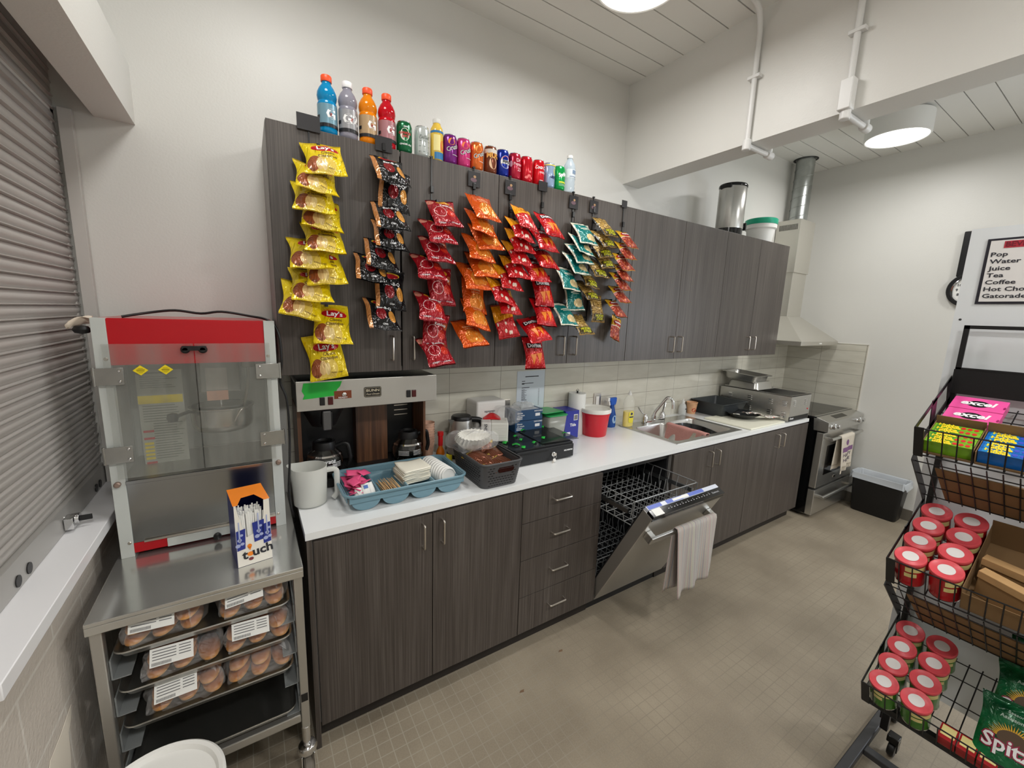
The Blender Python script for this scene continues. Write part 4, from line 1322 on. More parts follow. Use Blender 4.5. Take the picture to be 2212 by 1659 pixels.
for i in range(22):
    x = bx-.036+(i % 11)*.0068; z = CT+.03+.010*(i//11)+random.uniform(0, .006); y = -.45+random.uniform(-.012, .012)
    if stk is None:
        stk = ob('stir_stick', MB().prism(rr(.0055, .14, .0027, 3), Matrix.Identity(4), .0016), WOODL, loc=(0, 0, 0), label='flat wooden stir stick in the bundle in the second bay of the blue tray', cat='stir stick', group='wooden stir sticks in the blue tray')
        stk.location = (x, y, z); stk.rotation_euler = (0, .5, .02)
    else: dup(stk, (x, y, z), (random.uniform(-.05, .02), random.uniform(.2, .9), random.uniform(-.05, .05)))
NAP = mat('ivory_napkin', (236, 232, 216), .85, bump=.1, bscale=200)
bx = tx0+.025+bw_*2.45
for i in range(9):
    z = CT+.045+.0065*i; r_ = random.uniform(-.06, .06)
    M = Matrix.Translation((bx+.004*math.sin(i), -.415, z)) @ Matrix.Rotation(r_+.05, 4, 'Z') @ Matrix.Rotation(math.radians(-4), 4, 'Y')
    lift = .028 if i == 8 else .004
    lab_ = ('topmost' if i == 8 else None)
    nm = ['bottom ivory napkin of the pile in the blue tray', 'ivory napkin, second from the bottom of the pile in the tray', 'ivory napkin, third from the bottom of the pile in the tray', 'ivory napkin, fourth from the bottom of the pile in the tray', 'middle ivory napkin of the pile in the tray', 'ivory napkin, fourth from the top of the pile in the tray', 'ivory napkin, third from the top of the pile in the tray', 'ivory napkin, second from the top of the pile in the tray', 'topmost ivory napkin with a curled corner, on the pile in the tray'][i]
    ob('napkin', MB().grid(lambda u, v: tuple(M @ Vector(((u-.5)*.125, (v-.5)*.125, .0015*math.sin(6*u)+lift*max(0, (1-u)*v-.5)**1.2))), 10, 10), NAP, loc=(bx, -.415, z), solid=.005, label=nm, cat='napkin', group='ivory napkins piled in the blue tray')
# coffee cup lids nested on their side
lid = None
bx = tx0+.025+bw_*3.25
for i in range(10):
    loc = (bx+.022+.003*i, -.33-.0165*i, CT+.052-.001*i)
    lb = ['rearmost white cup lid of the fallen stack in the blue tray', 'white cup lid, second from the back of the stack', 'white cup lid, third from the back of the stack', 'white cup lid, fourth from the back of the stack', 'white cup lid, fifth from the back of the stack', 'white cup lid, fifth from the front of the stack', 'white cup lid, fourth from the front of the stack', 'white cup lid, third from the front of the stack', 'white cup lid, second from the front of the stack', 'frontmost white cup lid of the fallen stack in the blue tray'][i]
    if lid is None:
        lid = ob('cup_lid', MB().lathe([(.043, 0), (.046, .002), (.045, .006), (.041, .008), (.039, .017), (.035, .018), (.033, .012), (0, .011)], 36, cap=False), WHITE_PL, loc=(0, 0, 0), label=lb, cat='cup lid', group='white cup lids nested in the blue tray')
        lid.location = loc; lid.rotation_euler = (math.radians(62), 0, .12)
    else: dup(lid, loc, (math.radians(62+i*1.5), 0, .12+.01*i), lb)

# coffee brewer
t = thing('coffee_brewer', 'steel fronted coffee brewer with walnut panels and two pot warmers', 'coffee maker', (.315, -.18, CT))
bx0, bx1 = .03, .60
mb = MB().box(.022, .626, -.30, -.295, 1.275, 1.40).box(.022, .626, -.295, -.02, 1.385, 1.397)
mb.box(.03, .60, -.295, -.02, 1.278, 1.285)
hd = ob('hood', mb, STEEL_MATT, t, smooth=0, bevel=.002)
ob('top_tray', MB().box(.03, .618, -.29, -.02, 1.397, 1.401), BLACK_GLOSS, t, smooth=0)
ob('hood_side', MB().box(.026, .03, -.295, -.02, 1.285, 1.385).box(.60, .604, -.295, -.02, 1.285, 1.385), BLACK, t, smooth=0)
ob('back_panel', MB().box(bx0, bx1, -.05, -.02, .96, 1.28), BLACK, t, smooth=0)
ob('side_panel', MB().box(bx0-.004, bx0+.01, -.24, -.02, CT+.004, 1.278), WALNUT, t, smooth=0)
ob('side_panel', MB().box(bx1-.012, bx1, -.22, -.02, CT+.004, 1.278), WALNUT, t, smooth=0)
ob('centre_panel', MB().box(.285, .435, -.125, -.05, CT+.03, 1.278), WALNUT, t, smooth=0, bevel=.001)
ob('base', MB().box(bx0, bx1, -.27, -.02, CT+.006, .955), BLACK_METAL, t, smooth=0, bevel=.004)
ob('vent_plate', MB().box(.44, .585, -.058, -.05, 1.0, 1.27), BLACK_METAL, t, smooth=0)
vl = MB()
for z in (1.16, 1.185, 1.21, 1.235): vl.box(.49, .56, -.06, -.058, z, z+.004)
ob('vent_slots', vl, NICKEL, t, smooth=0)
for x in (.155, .525):
    ob('warmer_plate', MB().lathe([(.075, .0), (.078, .004), (.07, .007), (0, .007)], 36, (x, -.175, .955), cap=False), BLACK_GLOSS, t)
ob('brew_funnel', MB().lathe([(.0, 0), (.05, 0), (.078, .06), (.088, .075), (.088, .09)], 36, (.135, -.185, 1.182), cap=False).box(.115, .155, -.30, -.24, 1.20, 1.262), BLACK, t, bevel=.002)
ob('funnel_grip', MB().box(.118, .15, -.302, -.286, 1.185, 1.268), mat('grip_grey', (84, 84, 84), .35), t, smooth=0, bevel=.004)
f_ = planefn((.325, -.3005, 1.338), (1, 0, 0), (0, 0, 1), .001)
ba = MB(); ba.add([f_(p[0], p[1]) for p in rr(.075, .046, .007, 4)], [tuple(range(20+4))] if False else [tuple(range(len(rr(.075, .046, .007, 4))))])
bo = ob('name_badge', ba, mat('badge_black', (28, 24, 20), .3), t, smooth=0)
f5 = planefn((.325, -.3015, 1.338), (1, 0, 0), (0, 0, 1), .001)
tx = MB(); textmb(tx, 'BUNN', .016, f5, cy=.007, bold=.02, sx=1.3); textmb(tx, 'Pour-Omatic', .011, f5, cy=-.009, shear=.3)
for a in ((-.034, -.0195, .034, -.0185), (-.034, .0185, .034, .0195)): patch(tx, f5, a[0], a[2], a[1], a[3], 1)
for a in ((-.0345, -.0335), (.0335, .0345)): patch(tx, f5, a[0], a[1], -.0195, .0195, 1)
ob('lettering', tx, mat('badge_cream', (206, 196, 170), .4), bo, smooth=0)
for x, z, c_ in ((.118, 1.312, BLACK), (.150, 1.312, mat('dark_red_switch', (74, 12, 14), .3)), (.487, 1.318, BLACK), (.513, 1.318, mat('dark_red_switch', (74, 12, 14), .3))):
    ob('switch', MB().box(x-.010, x+.010, -.306, -.300, z-.017, z+.017), c_, t, smooth=0, bevel=.002)
ob('ready_plate', MB().box(.165, .235, -.3015, -.3, 1.318, 1.352), mat('brown_plate', (122, 58, 30), .4), t, smooth=0)
rl = MB().lathe([(.009, 0), (.009, .003), (.006, .005), (0, .005)], 18, M=Matrix.Translation((.205, -.3015, 1.336)) @ Matrix.Rotation(math.radians(90), 4, 'X'))
ob('ready_lamp', rl, CHROME, t)
f5 = planefn((.20, -.302, 1.323), (1, 0, 0), (0, 0, 1), .0005); tx = MB(); textmb(tx, 'READY', .008, f5, bold=.02, sx=1.5)
ob('ready_text', tx, WHITE_INK, t, smooth=0)
tp = [(.045, 1.325), (.052, 1.342), (.043, 1.36), (.05, 1.392), (.198, 1.394), (.19, 1.372), (.178, 1.36), (.168, 1.333), (.13, 1.331), (.08, 1.327)]
ob('painter_tape', MB().add([(x, -.3012, z) for x, z in tp], [tuple(range(len(tp)))]), GREEN_TAPE, loc=(.12, -.3, 1.35), smooth=0, solid=.0005, label='strip of green painter tape stuck on the coffee brewer front', cat='tape')
# glass coffee pots
def pot(x, y, z, label, words, hang):
    t = thing('coffee_pot', label, 'coffee pot', (x, y, z), 'glass coffee pots on the brewer')
    gp = [(0, .0), (.060, .0), (.071, .01), (.079, .038), (.077, .064), (.062, .092), (.047, .108), (.043, .118)]
    inner = [(r-.003 if r > .01 else 0, zz+(.003 if zz < .01 else 0)) for r, zz in reversed(gp)]
    ob('glass_bowl', MB().lathe(gp+inner, 40, (x, y, z), cap=False), GLASS, t)
    ob('collar', MB().lathe([(.045, .104), (.050, .106), (.050, .122), (.046, .14), (.036, .142), (.034, .13)], 36, (x, y, z), cap=False), BLACK, t)
    a = math.radians(hang)
    dx, dy = math.cos(a), math.sin(a)
    P = lambda r, zz: (x+dx*r, y+dy*r, z+zz)
    ob('pot_handle', MB().tube(arc([P(.048, .115), P(.10, .135), P(.112, .05), P(.10, .02)], .03), .0095, 10), BLACK, t)
    ob('pot_band', MB().lathe([(.0715, .078), (.0728, .079), (.068, .086), (.0665, .085)], 40, (x, y, z), cap=False), CHROME, t)
    tx = MB()
    fn = lambda u, v: ((x+math.sin(u/.075+.0)*(.0800-max(0, v-.055)*.30)), y-math.cos(u/.075)*(.0800-max(0, v-.055)*.30), z+v)
    if words:
        textmb(tx, 'Accurate', .024, fn, cx=-.012, cy=.062, bold=.02, shear=.3)
    for k in range(4): patch(tx, fn, (-.07 if not words else .02), (-.02 if not words else .06), .034+k*.0065, .036+k*.0065, 6)
    for k in range(5): patch(tx, fn, .0, .04, (.034 if not words else .022)+k*.0055, (.0355 if not words else .0235)+k*.0055, 6)
    ob('white_print', tx, WHITE_INK, t, smooth=60)
pot(.135, -.175, .963, 'glass coffee pot with white lettering on the left warmer', True, -20)
pot(.525, -.175, .963, 'glass coffee pot with black collar on the right warmer', False, 5)
# paper cups, hot sauce, kettle
CUPM = mat('red_brown_paper_cup', (206, 164, 140), .6, var=.4, vscale=40)
cup = None
for i in range(9):
    lb = 'patterned paper cup in the stack beside the coffee brewer'
    if cup is None:
        cup = ob('paper_cup', MB().lathe([(.0, .002), (.027, .0), (.028, .004), (.038, .09), (.0405, .092), (.0395, .095), (.037, .091), (.026, .008), (0, .006)], 28, cap=False), CUPM, loc=(0, 0, 0), label=lb, cat='cup', group='paper cups stacked beside the brewer')
        cup.location = (.655, -.10, CT)
    else: dup(cup, (.655, -.10, CT+.0135*i), (0, 0, i*1.3), lb if i < 8 else 'topmost patterned paper cup of the stack beside the coffee brewer')
t = thing('hot_sauce', 'bottle of orange hot sauce with a red cap behind the blue tray', 'bottle', (.69, -.20, CT))
ob('sauce_glass', MB().lathe([(0, 0), (.021, 0), (.023, .004), (.023, .055), (.02, .07), (.011, .09), (.010, .10)], 28, (.69, -.20, CT), cap=False), mat('orange_sauce', (198, 104, 20), .1), t)
ob('cap', MB().lathe([(.0125, .098), (.0125, .15), (.0155, .152), (.0155, .172), (.008, .174), (0, .174)], 24, (.69, -.20, CT)), mat('red_cap', (196, 24, 28), .3), t)
ob('label', MB().lathe([(.0236, .008), (.0236, .05)], 28, (.69, -.20, CT), cap=False), PAPER, t)
t = thing('electric_kettle', 'stainless steel electric kettle with black handle behind the wicker basket', 'kettle', (.84, -.135, CT))
kx, ky = .84, -.135
ob('kettle_body', MB().lathe([(.0, .02), (.074, .02), (.078, .03), (.075, .08), (.062, .18), (.055, .215)], 44, (kx, ky, CT), cap=False), STEEL_MATT, t)
ob('power_base', MB().lathe([(.0, 0), (.078, 0), (.08, .006), (.078, .02)], 40, (kx, ky, CT)), BLACK, t)
ob('kettle_lid', MB().lathe([(.0565, .208), (.0565, .222), (.05, .23), (0, .236)], 40, (kx, ky, CT), cap=False), BLACK, t)
ob('spout', MB().add([(kx-.050, ky+.012, CT+.212), (kx-.050, ky-.022, CT+.212), (kx-.082, ky-.008, CT+.218), (kx-.060, ky-.004, CT+.16)], [(0, 1, 2), (1, 3, 2), (0, 2, 3)]), STEEL, t, smooth=0, solid=.001)
ob('handle', MB().tube(arc([(kx+.05, ky-.01, CT+.205), (kx+.115, ky-.03, CT+.20), (kx+.125, ky-.035, CT+.08), (kx+.09, ky-.025, CT+.05)], .05, 6), [.013]*40 if False else .0125, 12, flat=1.3), BLACK, t)
ob('water_gauge', MB().prism(rr(.02, .10, .009, 5), Matrix.Translation((kx-.012, ky-.0745, CT+.10)) @ Matrix.Rotation(math.radians(83), 4, 'X') @ Matrix.Translation((0, 0, -.002)), .004), mat('smoky_blue_gauge', (96, 110, 126), .2), t)
ob('tea_tag', MB().grid(lambda u, v: (.690+.034*u, -.275-.004*math.sin(4*u), CT+.035+.04*v-.012*u), 5, 5), mat('yellow_paper', (226, 206, 40), .6), loc=(.71, -.275, CT+.04), solid=.003, label='crumpled yellow packet between the blue tray and the wicker basket', cat='packet')

# grey wicker-look basket and its contents
t = thing('storage_basket', 'dark grey woven plastic basket on the counter beside the blue tray', 'basket', (.82, -.45, CT))
WICK = mat('grey_wicker_plastic', (74, 74, 76), .5)
BX0, BX1, BY0, BY1 = .712, .928, -.628, -.285
bcx, bcy = (BX0+BX1)/2, (BY0+BY1)/2
BH = .122
def basket_r(z):      # scale of the section with height
    return .86+.14*(z/BH)
rings = []
nn_ = 11
for j in range(nn_+1):
    z = BH*j/nn_
    for q in (0, 1):
        zz_ = z+(.5*BH/nn_ if q else 0)
        if zz_ > BH: continue
        s_ = basket_r(zz_); b_ = .0022 if q else -.0005
        pts = rr((BX1-BX0)*s_+b_, (BY1-BY0)*s_*1.0+b_, .03, 6, bcx, bcy)
        rings.append([(p[0], p[1], CT+zz_) for p in pts])
k = len(rings[0]); vs = [p for r_ in rings for p in r_]
fs = [(j*k+i, j*k+(i+1) % k, (j+1)*k+(i+1) % k, (j+1)*k+i) for j in range(len(rings)-1) for i in range(k)]
fs.append(tuple(range(k)))
bo = ob('basket_wall', MB().add(vs, fs), WICK, t, solid=.003)
lv = [((BX1-BX0)+a, (BY1-BY0)+a, z) for a, z in ((-.004, BH-.006), (.008, BH-.006), (.010, BH), (.004, BH+.004), (-.006, BH+.002))]
rings = [[(p[0], p[1], CT+z) for p in rr(a, b, .034, 6, bcx, bcy)] for a, b, z in lv]
k = len(rings[0]); vs = [p for r_ in rings for p in r_]
ob('basket_rim', MB().add(vs, [(j*k+i, j*k+(i+1) % k, (j+1)*k+(i+1) % k, (j+1)*k+i) for j in range(4) for i in range(k)]), WICK, t)
sl = MB()
for j in range(8):
    z = .014+j*.0125
    s_ = basket_r(z)
    hx = (BX1-BX0)*s_/2; hy = (BY1-BY0)*s_/2
    for i in range(9):
        x = -hx+.03+(2*hx-.06)*(i+(.5 if j % 2 else 0))/9
        if -.045 < x < .05 and z > .062: continue
        sl.cbox((bcx+x, bcy-hy-.0015, CT+z), (.010, .003, .0035))
    for i in range(14):
        y = -hy+.03+(2*hy-.06)*(i+(.5 if j % 2 else 0))/14
        sl.cbox((bcx-hx-.0015, bcy+y, CT+z), (.003, .010, .0035))
ob('weave_holes', sl, BLACK, bo, smooth=0)
ob('grip_hole', MB().prism(rr(.085, .026, .012, 5), Matrix.Translation((bcx+.015, bcy-(BY1-BY0)/2*.945-.0035, CT+.088)) @ Matrix.Rotation(math.radians(90), 4, 'X'), .003), mat('dark_brown_foil', (54, 20, 16), .25, metal=.5), bo, smooth=0)
m, g, bs = newmat('brown_gold_wrapper', .18, .55)
tc = g.n('ShaderNodeTexCoord')
sx = g.n('ShaderNodeSeparateXYZ'); g.l(tc.outputs['UV'], sx.inputs[0])
st_ = g.math('GREATER_THAN', g.math('SINE', g.math('MULTIPLY', sx.outputs[0], 120)), .55)
edge = g.math('GREATER_THAN', sx.outputs[1], .85)
g.l(g.mix(edge, g.mix(st_, lin((74, 22, 18)), lin((190, 130, 96))), lin((206, 176, 84))), bs.inputs['Base Color'])
g.l(g.bump(g.noise(tc.outputs['Object'], 45, 3), .5, .01), bs.inputs['Normal'])
HOTC = m
random.seed(21)
hcw = ['nearest the grip', 'at the front right', 'in the middle', 'at the right back', 'by the coffee filters', 'standing on end at the back']
for i in range(6):
    x = bcx+(.0, .05, -.02, .05, -.05, .03)[i]; y = (-.56, -.52, -.49, -.42, -.45, -.37)[i]; z = CT+.075+.010*i*(.6)
    M = Matrix.Translation((x, y, z)) @ Euler((random.uniform(.0, .35), random.uniform(-.3, .3), random.uniform(-.6, .6)) if i < 5 else (1.1, .2, -.3)).to_matrix().to_4x4()
    nx, ny = 12, 12
    ob('cocoa_packet', MB().grid(lambda u, v: tuple(M @ Vector(((u-.5)*.095, (v-.5)*.11, .013*(math.sin(math.pi*u)*math.sin(math.pi*v))**.6+.002*math.sin(20*u)))), nx, ny), HOTC, loc=(x, y, z), solid=.003, uvfn=lambda i_: ((i_ % (nx+1))/nx, (i_//(nx+1))/ny),
       label='brown and gold striped drink packet in the basket, '+hcw[i], cat='packet', group='brown drink packets in the basket')
# coffee filters in a clear bag
t = thing('coffee_filters', 'stack of white fluted coffee filters in a clear bag on the basket', 'coffee filters', (.79, -.36, CT+.11))
fm = MB()
for kk in range(7):
    n = 72; vs = []
    for rr_, z, am in ((.0, 0, 0), (.045, 0, 0), (.058, .018, .002), (.078, .045, .006)):
        for i in range(n):
            a = 2*math.pi*i/n
            r_ = rr_*(1-.02*kk)+am*math.sin(24*a)
            vs.append(Vector((r_*math.cos(a)*1.25, r_*math.sin(a)*.8, z+kk*.004)))
    fs = [(j*n+i, j*n+(i+1) % n, (j+1)*n+(i+1) % n, (j+1)*n+i) for j in range(3) for i in range(n)]
    M = Matrix.Translation((.785, -.37, CT+.128)) @ Euler((.28, .04, .1)).to_matrix().to_4x4()
    fm.add([M @ v for v in vs], fs)
ob('filter_papers', fm, mat('filter_paper', (240, 238, 230), .85), t, smooth=60)
fb = film_fn(.79, -.37, .24, .17, CT+.12, .085, 9, .1)
ob('clear_wrap', MB().grid(fb, 36, 14), FILM, t, smooth=80)

# cash drawer with taped dividers
t = thing('cash_drawer', 'black metal cash drawer with keys in its lock on the counter', 'cash drawer', (1.2, -.3, CT))
DRB = mat('black_textured_metal', (26, 27, 29), .45, bump=.15, bscale=300)
ob('drawer_case', MB().box(1.005, 1.395, -.44, -.04, CT+.006, CT+.092), DRB, t, smooth=0, bevel=.003)
fr_ = ob('drawer_front', MB().box(1.008, 1.392, -.452, -.441, CT+.008, CT+.082), DRB, t, smooth=0, bevel=.003)
ob('cheque_slot', MB().box(1.03, 1.21, -.4535, -.4515, CT+.064, CT+.069), BLACK_GLOSS, fr_, smooth=0)
for x in (1.03, 1.37):
    for y in (-.42, -.07): ob('foot', MB().cyl((x, y, CT), (x, y, CT+.008), .012, 12), BLACK, t)
ob('lock', MB().lathe([(.013, 0), (.013, .006), (.008, .009), (0, .009)], 20, M=Matrix.Translation((1.245, -.452, CT+.042)) @ Matrix.Rotation(math.radians(90), 4, 'X')), CHROME, fr_)
ke = thing('key_ring', 'two small keys hanging from the cash drawer lock', 'keys', (1.245, -.465, CT+.03))
ob('key', MB().prism(rr(.02, .018, .008, 4), Matrix.Translation((1.25, -.463, CT+.042)) @ Matrix.Rotation(math.radians(90), 4, 'X'), .002), NICKEL, ke)
ob('ring', MB().tube([(1.248+.009*math.cos(i/12*6.283), -.468, CT+.030+.009*math.sin(i/12*6.283)) for i in range(12)], .001, 6, closed=True), CHROME, ke)
ob('key', MB().prism(rr(.02, .018, .008, 4), Matrix.Translation((1.238, -.474, CT+.014)) @ Matrix.Rotation(math.radians(70), 4, 'X'), .002).box(1.222, 1.232, -.478, -.475, CT+.001, CT+.014), NICKEL, ke)
f5 = planefn((1.352, -.4525, CT+.05), (1, 0, 0), (0, 0, 1), .0008); tx = MB(); textmb(tx, 'MUNBYN', .0115, f5, bold=.04, sx=1.25)
ob('lettering', tx, WHITE_INK, fr_, smooth=0)
GL2 = mat('thin_dark_sheet', (44, 47, 50), .08, alpha=.55)
ps = thing('plastic_sheet', 'thin clear sheet lying flat on the left of the cash drawer, taped', 'sheet', (1.08, -.30, CT+.094))
ob('sheet_body', MB().box(.985, 1.19, -.445, -.13, CT+.0935, CT+.0955), GL2, ps, smooth=0)
ps2 = thing('plastic_sheet', 'thin clear sheet overhanging the right edge of the cash drawer, taped', 'sheet', (1.32, -.28, CT+.098))
M = Matrix.Translation((1.315, -.25, CT+.1)) @ Matrix.Rotation(math.radians(-3), 4, 'Z')
ob('sheet_body', MB().box(-.115, .135, -.18, .14, -.001, .001, M), GL2, ps2, smooth=0)
tps = [(1.02, -.315, .03, .6), (1.05, -.375, .032, -.5), (1.065, -.425, .026, .9), (1.135, -.24, .022, .2), (1.125, -.31, .02, .7), (1.165, -.385, .022, .3)]
for i, (x, y, s_, a) in enumerate(tps):
    M = Matrix.Translation((x, y, CT+.097)) @ Matrix.Rotation(a, 4, 'Z')
    ob('green_tape_bit', MB().grid(lambda u, v: tuple(M @ Vector(((u-.5)*s_*1.3, (v-.5)*s_*.8, .002+.007*math.sin(math.pi*u)))), 8, 2), GREEN_TAPE, ps, solid=.0008)
for i, (x, y, s_, a) in enumerate([(1.235, -.165, .03, .2), (1.39, -.155, .024, .9), (1.255, -.345, .028, .8), (1.425, -.33, .024, -.4)]):
    M = Matrix.Translation((x, y, CT+.102)) @ Matrix.Rotation(a, 4, 'Z')
    ob('green_tape_bit', MB().grid(lambda u, v: tuple(M @ Vector(((u-.5)*s_*1.3, (v-.5)*s_*.7, .002+.006*math.sin(math.pi*u)))), 8, 2), GREEN_TAPE, ps2, solid=.0008)
# glove boxes standing behind the drawer on the drawer top
GB = mat('navy_glove_box', (38, 74, 112), .45, var=.08, vscale=8)
for i, z in enumerate((CT+.094, CT+.1605)):
    t = thing('glove_box', ('blue disposable glove box, lower of the two on the cash drawer', 'blue disposable glove box, upper of the two on the cash drawer')[i], 'box', (1.29, -.12, z), 'glove boxes on the cash drawer')
    ob('box_card', MB().box(1.178, 1.378, -.165, -.05, z, z+.064), GB, t, smooth=0, bevel=.0015)
    f5 = planefn((1.278, -.165, z+.032), (1, 0, 0), (0, 0, 1), .001)
    tx = MB(); textmb(tx, 'Gloves', .014, f5, cx=-.068, cy=.016, bold=.02); textmb(tx, 'une simple', .012, f5, cx=-.06, cy=.002, bold=.02)
    textmb(tx, 'DISPOSABLE', .0115, f5, cx=.068, cy=.022, bold=.02)
    for y in (-.012, -.021): patch(tx, f5, -.09, -.05, y, y+.004, 1)
    patch(tx, f5, .045, .08, -.01, .008, 1)
    ob('lettering', tx, WHITE_INK, t, smooth=0)
    if i == 1: ob('glove_slit', MB().box(1.20, 1.355, -.155, -.06, z+.064, z+.0655), mat('pale_card', (196, 200, 206), .5), t, smooth=0)
ob('clear_lid', MB().grid(film_fn(1.27, -.105, .13, .09, CT+.226, .03, 12, .2), 24, 8), mat('clear_plastic', (235, 238, 238), .08, alpha=.35), loc=(1.27, -.105, CT+.226), label='crumpled clear plastic lid on the upper glove box', cat='lid', smooth=80)
# napkin packs
t = thing('napkin_pack', 'large wrapped pack of white napkins standing against the tiles', 'napkin pack', (1.03, -.09, CT))
ob('wrapped_block', MB().box(.925, 1.115, -.155, -.015, CT, CT+.30), mat('white_wrap', (222, 220, 216), .3, bump=.25, bscale=25, stretch=(.4, .4, 4)), t, smooth=0, bevel=.012, bseg=4)
f5 = planefn((1.03, -.155, CT+.24), (1, 0, 0), (0, 0, 1), .0012); tx = MB()
for k_ in range(7): patch(tx, f5, -.055+k_*.010, -.048+k_*.010, -.004-(k_ % 2)*.003, .005, 1)
ob('lettering', tx, mat('grey_print', (110, 110, 112), .6), t, smooth=0)
t = thing('napkin_pack', 'small torn-open pack of white napkins on the cash drawer, red inside', 'napkin pack', (1.03, -.22, CT+.095))
M = Matrix.Translation((1.005, -.215, CT+.098)) @ Matrix.Rotation(math.radians(-28), 4, 'Z')
ob('napkin_block', MB().box(-.02, .075, -.065, .065, 0, .105, M), mat('tissue_block', (232, 232, 224), .8, bump=.6, bscale=40, stretch=(.2, .2, 9)), t, smooth=0, bevel=.006, bseg=3)
ob('wrapper', MB().box(-.075, -.0195, -.067, .067, -.001, .108, M), mat('white_wrap', (222, 220, 216), .3), t, smooth=0, bevel=.008, bseg=3)
ob('red_lining', MB().grid(lambda u, v: tuple(M @ Vector((-.065+.10*u, .0+.055*v, .109+.025*math.sin(math.pi*u)*v))), 10, 5), mat('red_wrap', (206, 20, 26), .3), t, solid=.001)
f5 = planefn(M @ Vector((-.047, -.0675, .055)), M.to_3x3() @ Vector((0, 0, 1)), M.to_3x3() @ Vector((-1, 0, 0)), .0012); tx = MB(); textmb(tx, 'NAPKINS', .022, f5, bold=.02)
ob('lettering', tx, INK, t, smooth=0)
ob('crumpled_film', MB().grid(film_fn(1.10, -.20, .13, .13, CT+.17, .10, 31, .4), 30, 14), FILM, t, smooth=80)
# clear tub with green lids, dish tab box, paper towel, red pail
t = thing('food_tub', 'clear square food tub with green lid behind the cash drawer', 'food container', (1.50, -.12, CT))
CLR = mat('cloudy_plastic', (222, 224, 214), .2, trans=.6, ior=1.3)
mb = MB(); 
rings = [[(p[0], p[1], CT+z) for p in rr(a, a, .018, 5, 1.485, -.115)] for a, z in ((.12, .0), (.128, .006), (.152, .17))]
k = len(rings[0]); vs = [p for r_ in rings for p in r_]
mb.add(vs, [(j*k+i, j*k+(i+1) % k, (j+1)*k+(i+1) % k, (j+1)*k+i) for j in range(2) for i in range(k)]+[tuple(range(k))])
ob('tub', mb, CLR, t, solid=.002)
GRN = mat('green_lid', (42, 164, 88), .35)
ob('lid', MB().prism(rr(.162, .162, .02, 5, 1.485, -.115), Matrix.Translation((0, 0, CT+.168)), .008), GRN, t, bevel=.002)
M = Matrix.Translation((1.455, -.10, CT+.187)) @ Matrix.Rotation(math.radians(12), 4, 'Z') @ Matrix.Rotation(math.radians(3), 4, 'Y')
ob('container_lid', MB().prism(rr(.20, .15, .02, 5), M, .006), GRN, loc=(1.455, -.10, CT+.19), bevel=.002, label='loose green container lid lying on top of the clear tub', cat='lid')
t = thing('detergent_box', 'blue cardboard box of dishwasher tablets beside the clear tub', 'box', (1.62, -.12, CT))
DB = mat('royal_blue_card', (36, 46, 150), .35, var=.25, vscale=6)
ob('box_card', MB().box(1.565, 1.68, -.165, -.03, CT, CT+.185), DB, t, smooth=0, bevel=.001)
f5 = planefn((1.6225, -.165, CT+.09), (1, 0, 0), (0, 0, 1), .0012); tx = MB(); textmb(tx, 'Tide', .028, f5, cx=.008, cy=.0, bold=.03); patch(tx, f5, .012, .046, .03, .07, 1); patch(tx, f5, -.05, -.012, -.07, -.045, 1)
ob('lettering', tx, WHITE_INK, t, smooth=0)
tx = MB()
f6 = planefn((1.6225, -.1662, CT+.09), (1, 0, 0), (0, 0, 1), .0012)
for i in range(7): patch(tx, f6, .016+i*.004, .018+i*.004, .034, .066, 1)
ob('barcode', tx, INK, t, smooth=0)
ob('towel_roll', MB().lathe([(.02, .0), (.058, .0), (.058, .28), (.02, .28), (.02, .0)], 40, (1.735, -.075, CT+.0), cap=False), mat('paper_roll', (234, 234, 230), .85, bump=.2, bscale=60), loc=(1.735, -.075, CT), label='roll of white paper towel standing behind the red pail', cat='paper towel')
ob('roll_holder', MB().cyl((1.735, -.075, CT), (1.735, -.075, CT+.295), .006, 10).tube([(1.735+.012*math.cos(i/10*3.14), -.075, CT+.293+.012*math.sin(i/10*3.14)) for i in range(11)], .0015, 6), BLACK, loc=(1.735, -.075, CT+.28), label='thin black rod of the paper towel stand, sticking out of the roll', cat='holder')
t = thing('red_pail', 'round red plastic pail with a white rim and clear lid on the counter', 'pail', (1.83, -.16, CT))
rp = [(0, .002), (.078, .0), (.082, .006), (.094, .13), (.098, .15), (.101, .152), (.102, .165)]
ob('pail_body', MB().lathe(rp, 48, (1.83, -.16, CT), cap=False), mat('red_plastic', (206, 34, 48), .3), t)
ob('pail_lid', MB().lathe([(.103, .16), (.106, .163), (.106, .182), (.101, .187), (.094, .184), (.090, .178), (0, .178)], 48, (1.83, -.16, CT), cap=False), mat('off_white_lid', (236, 234, 226), .3), t)
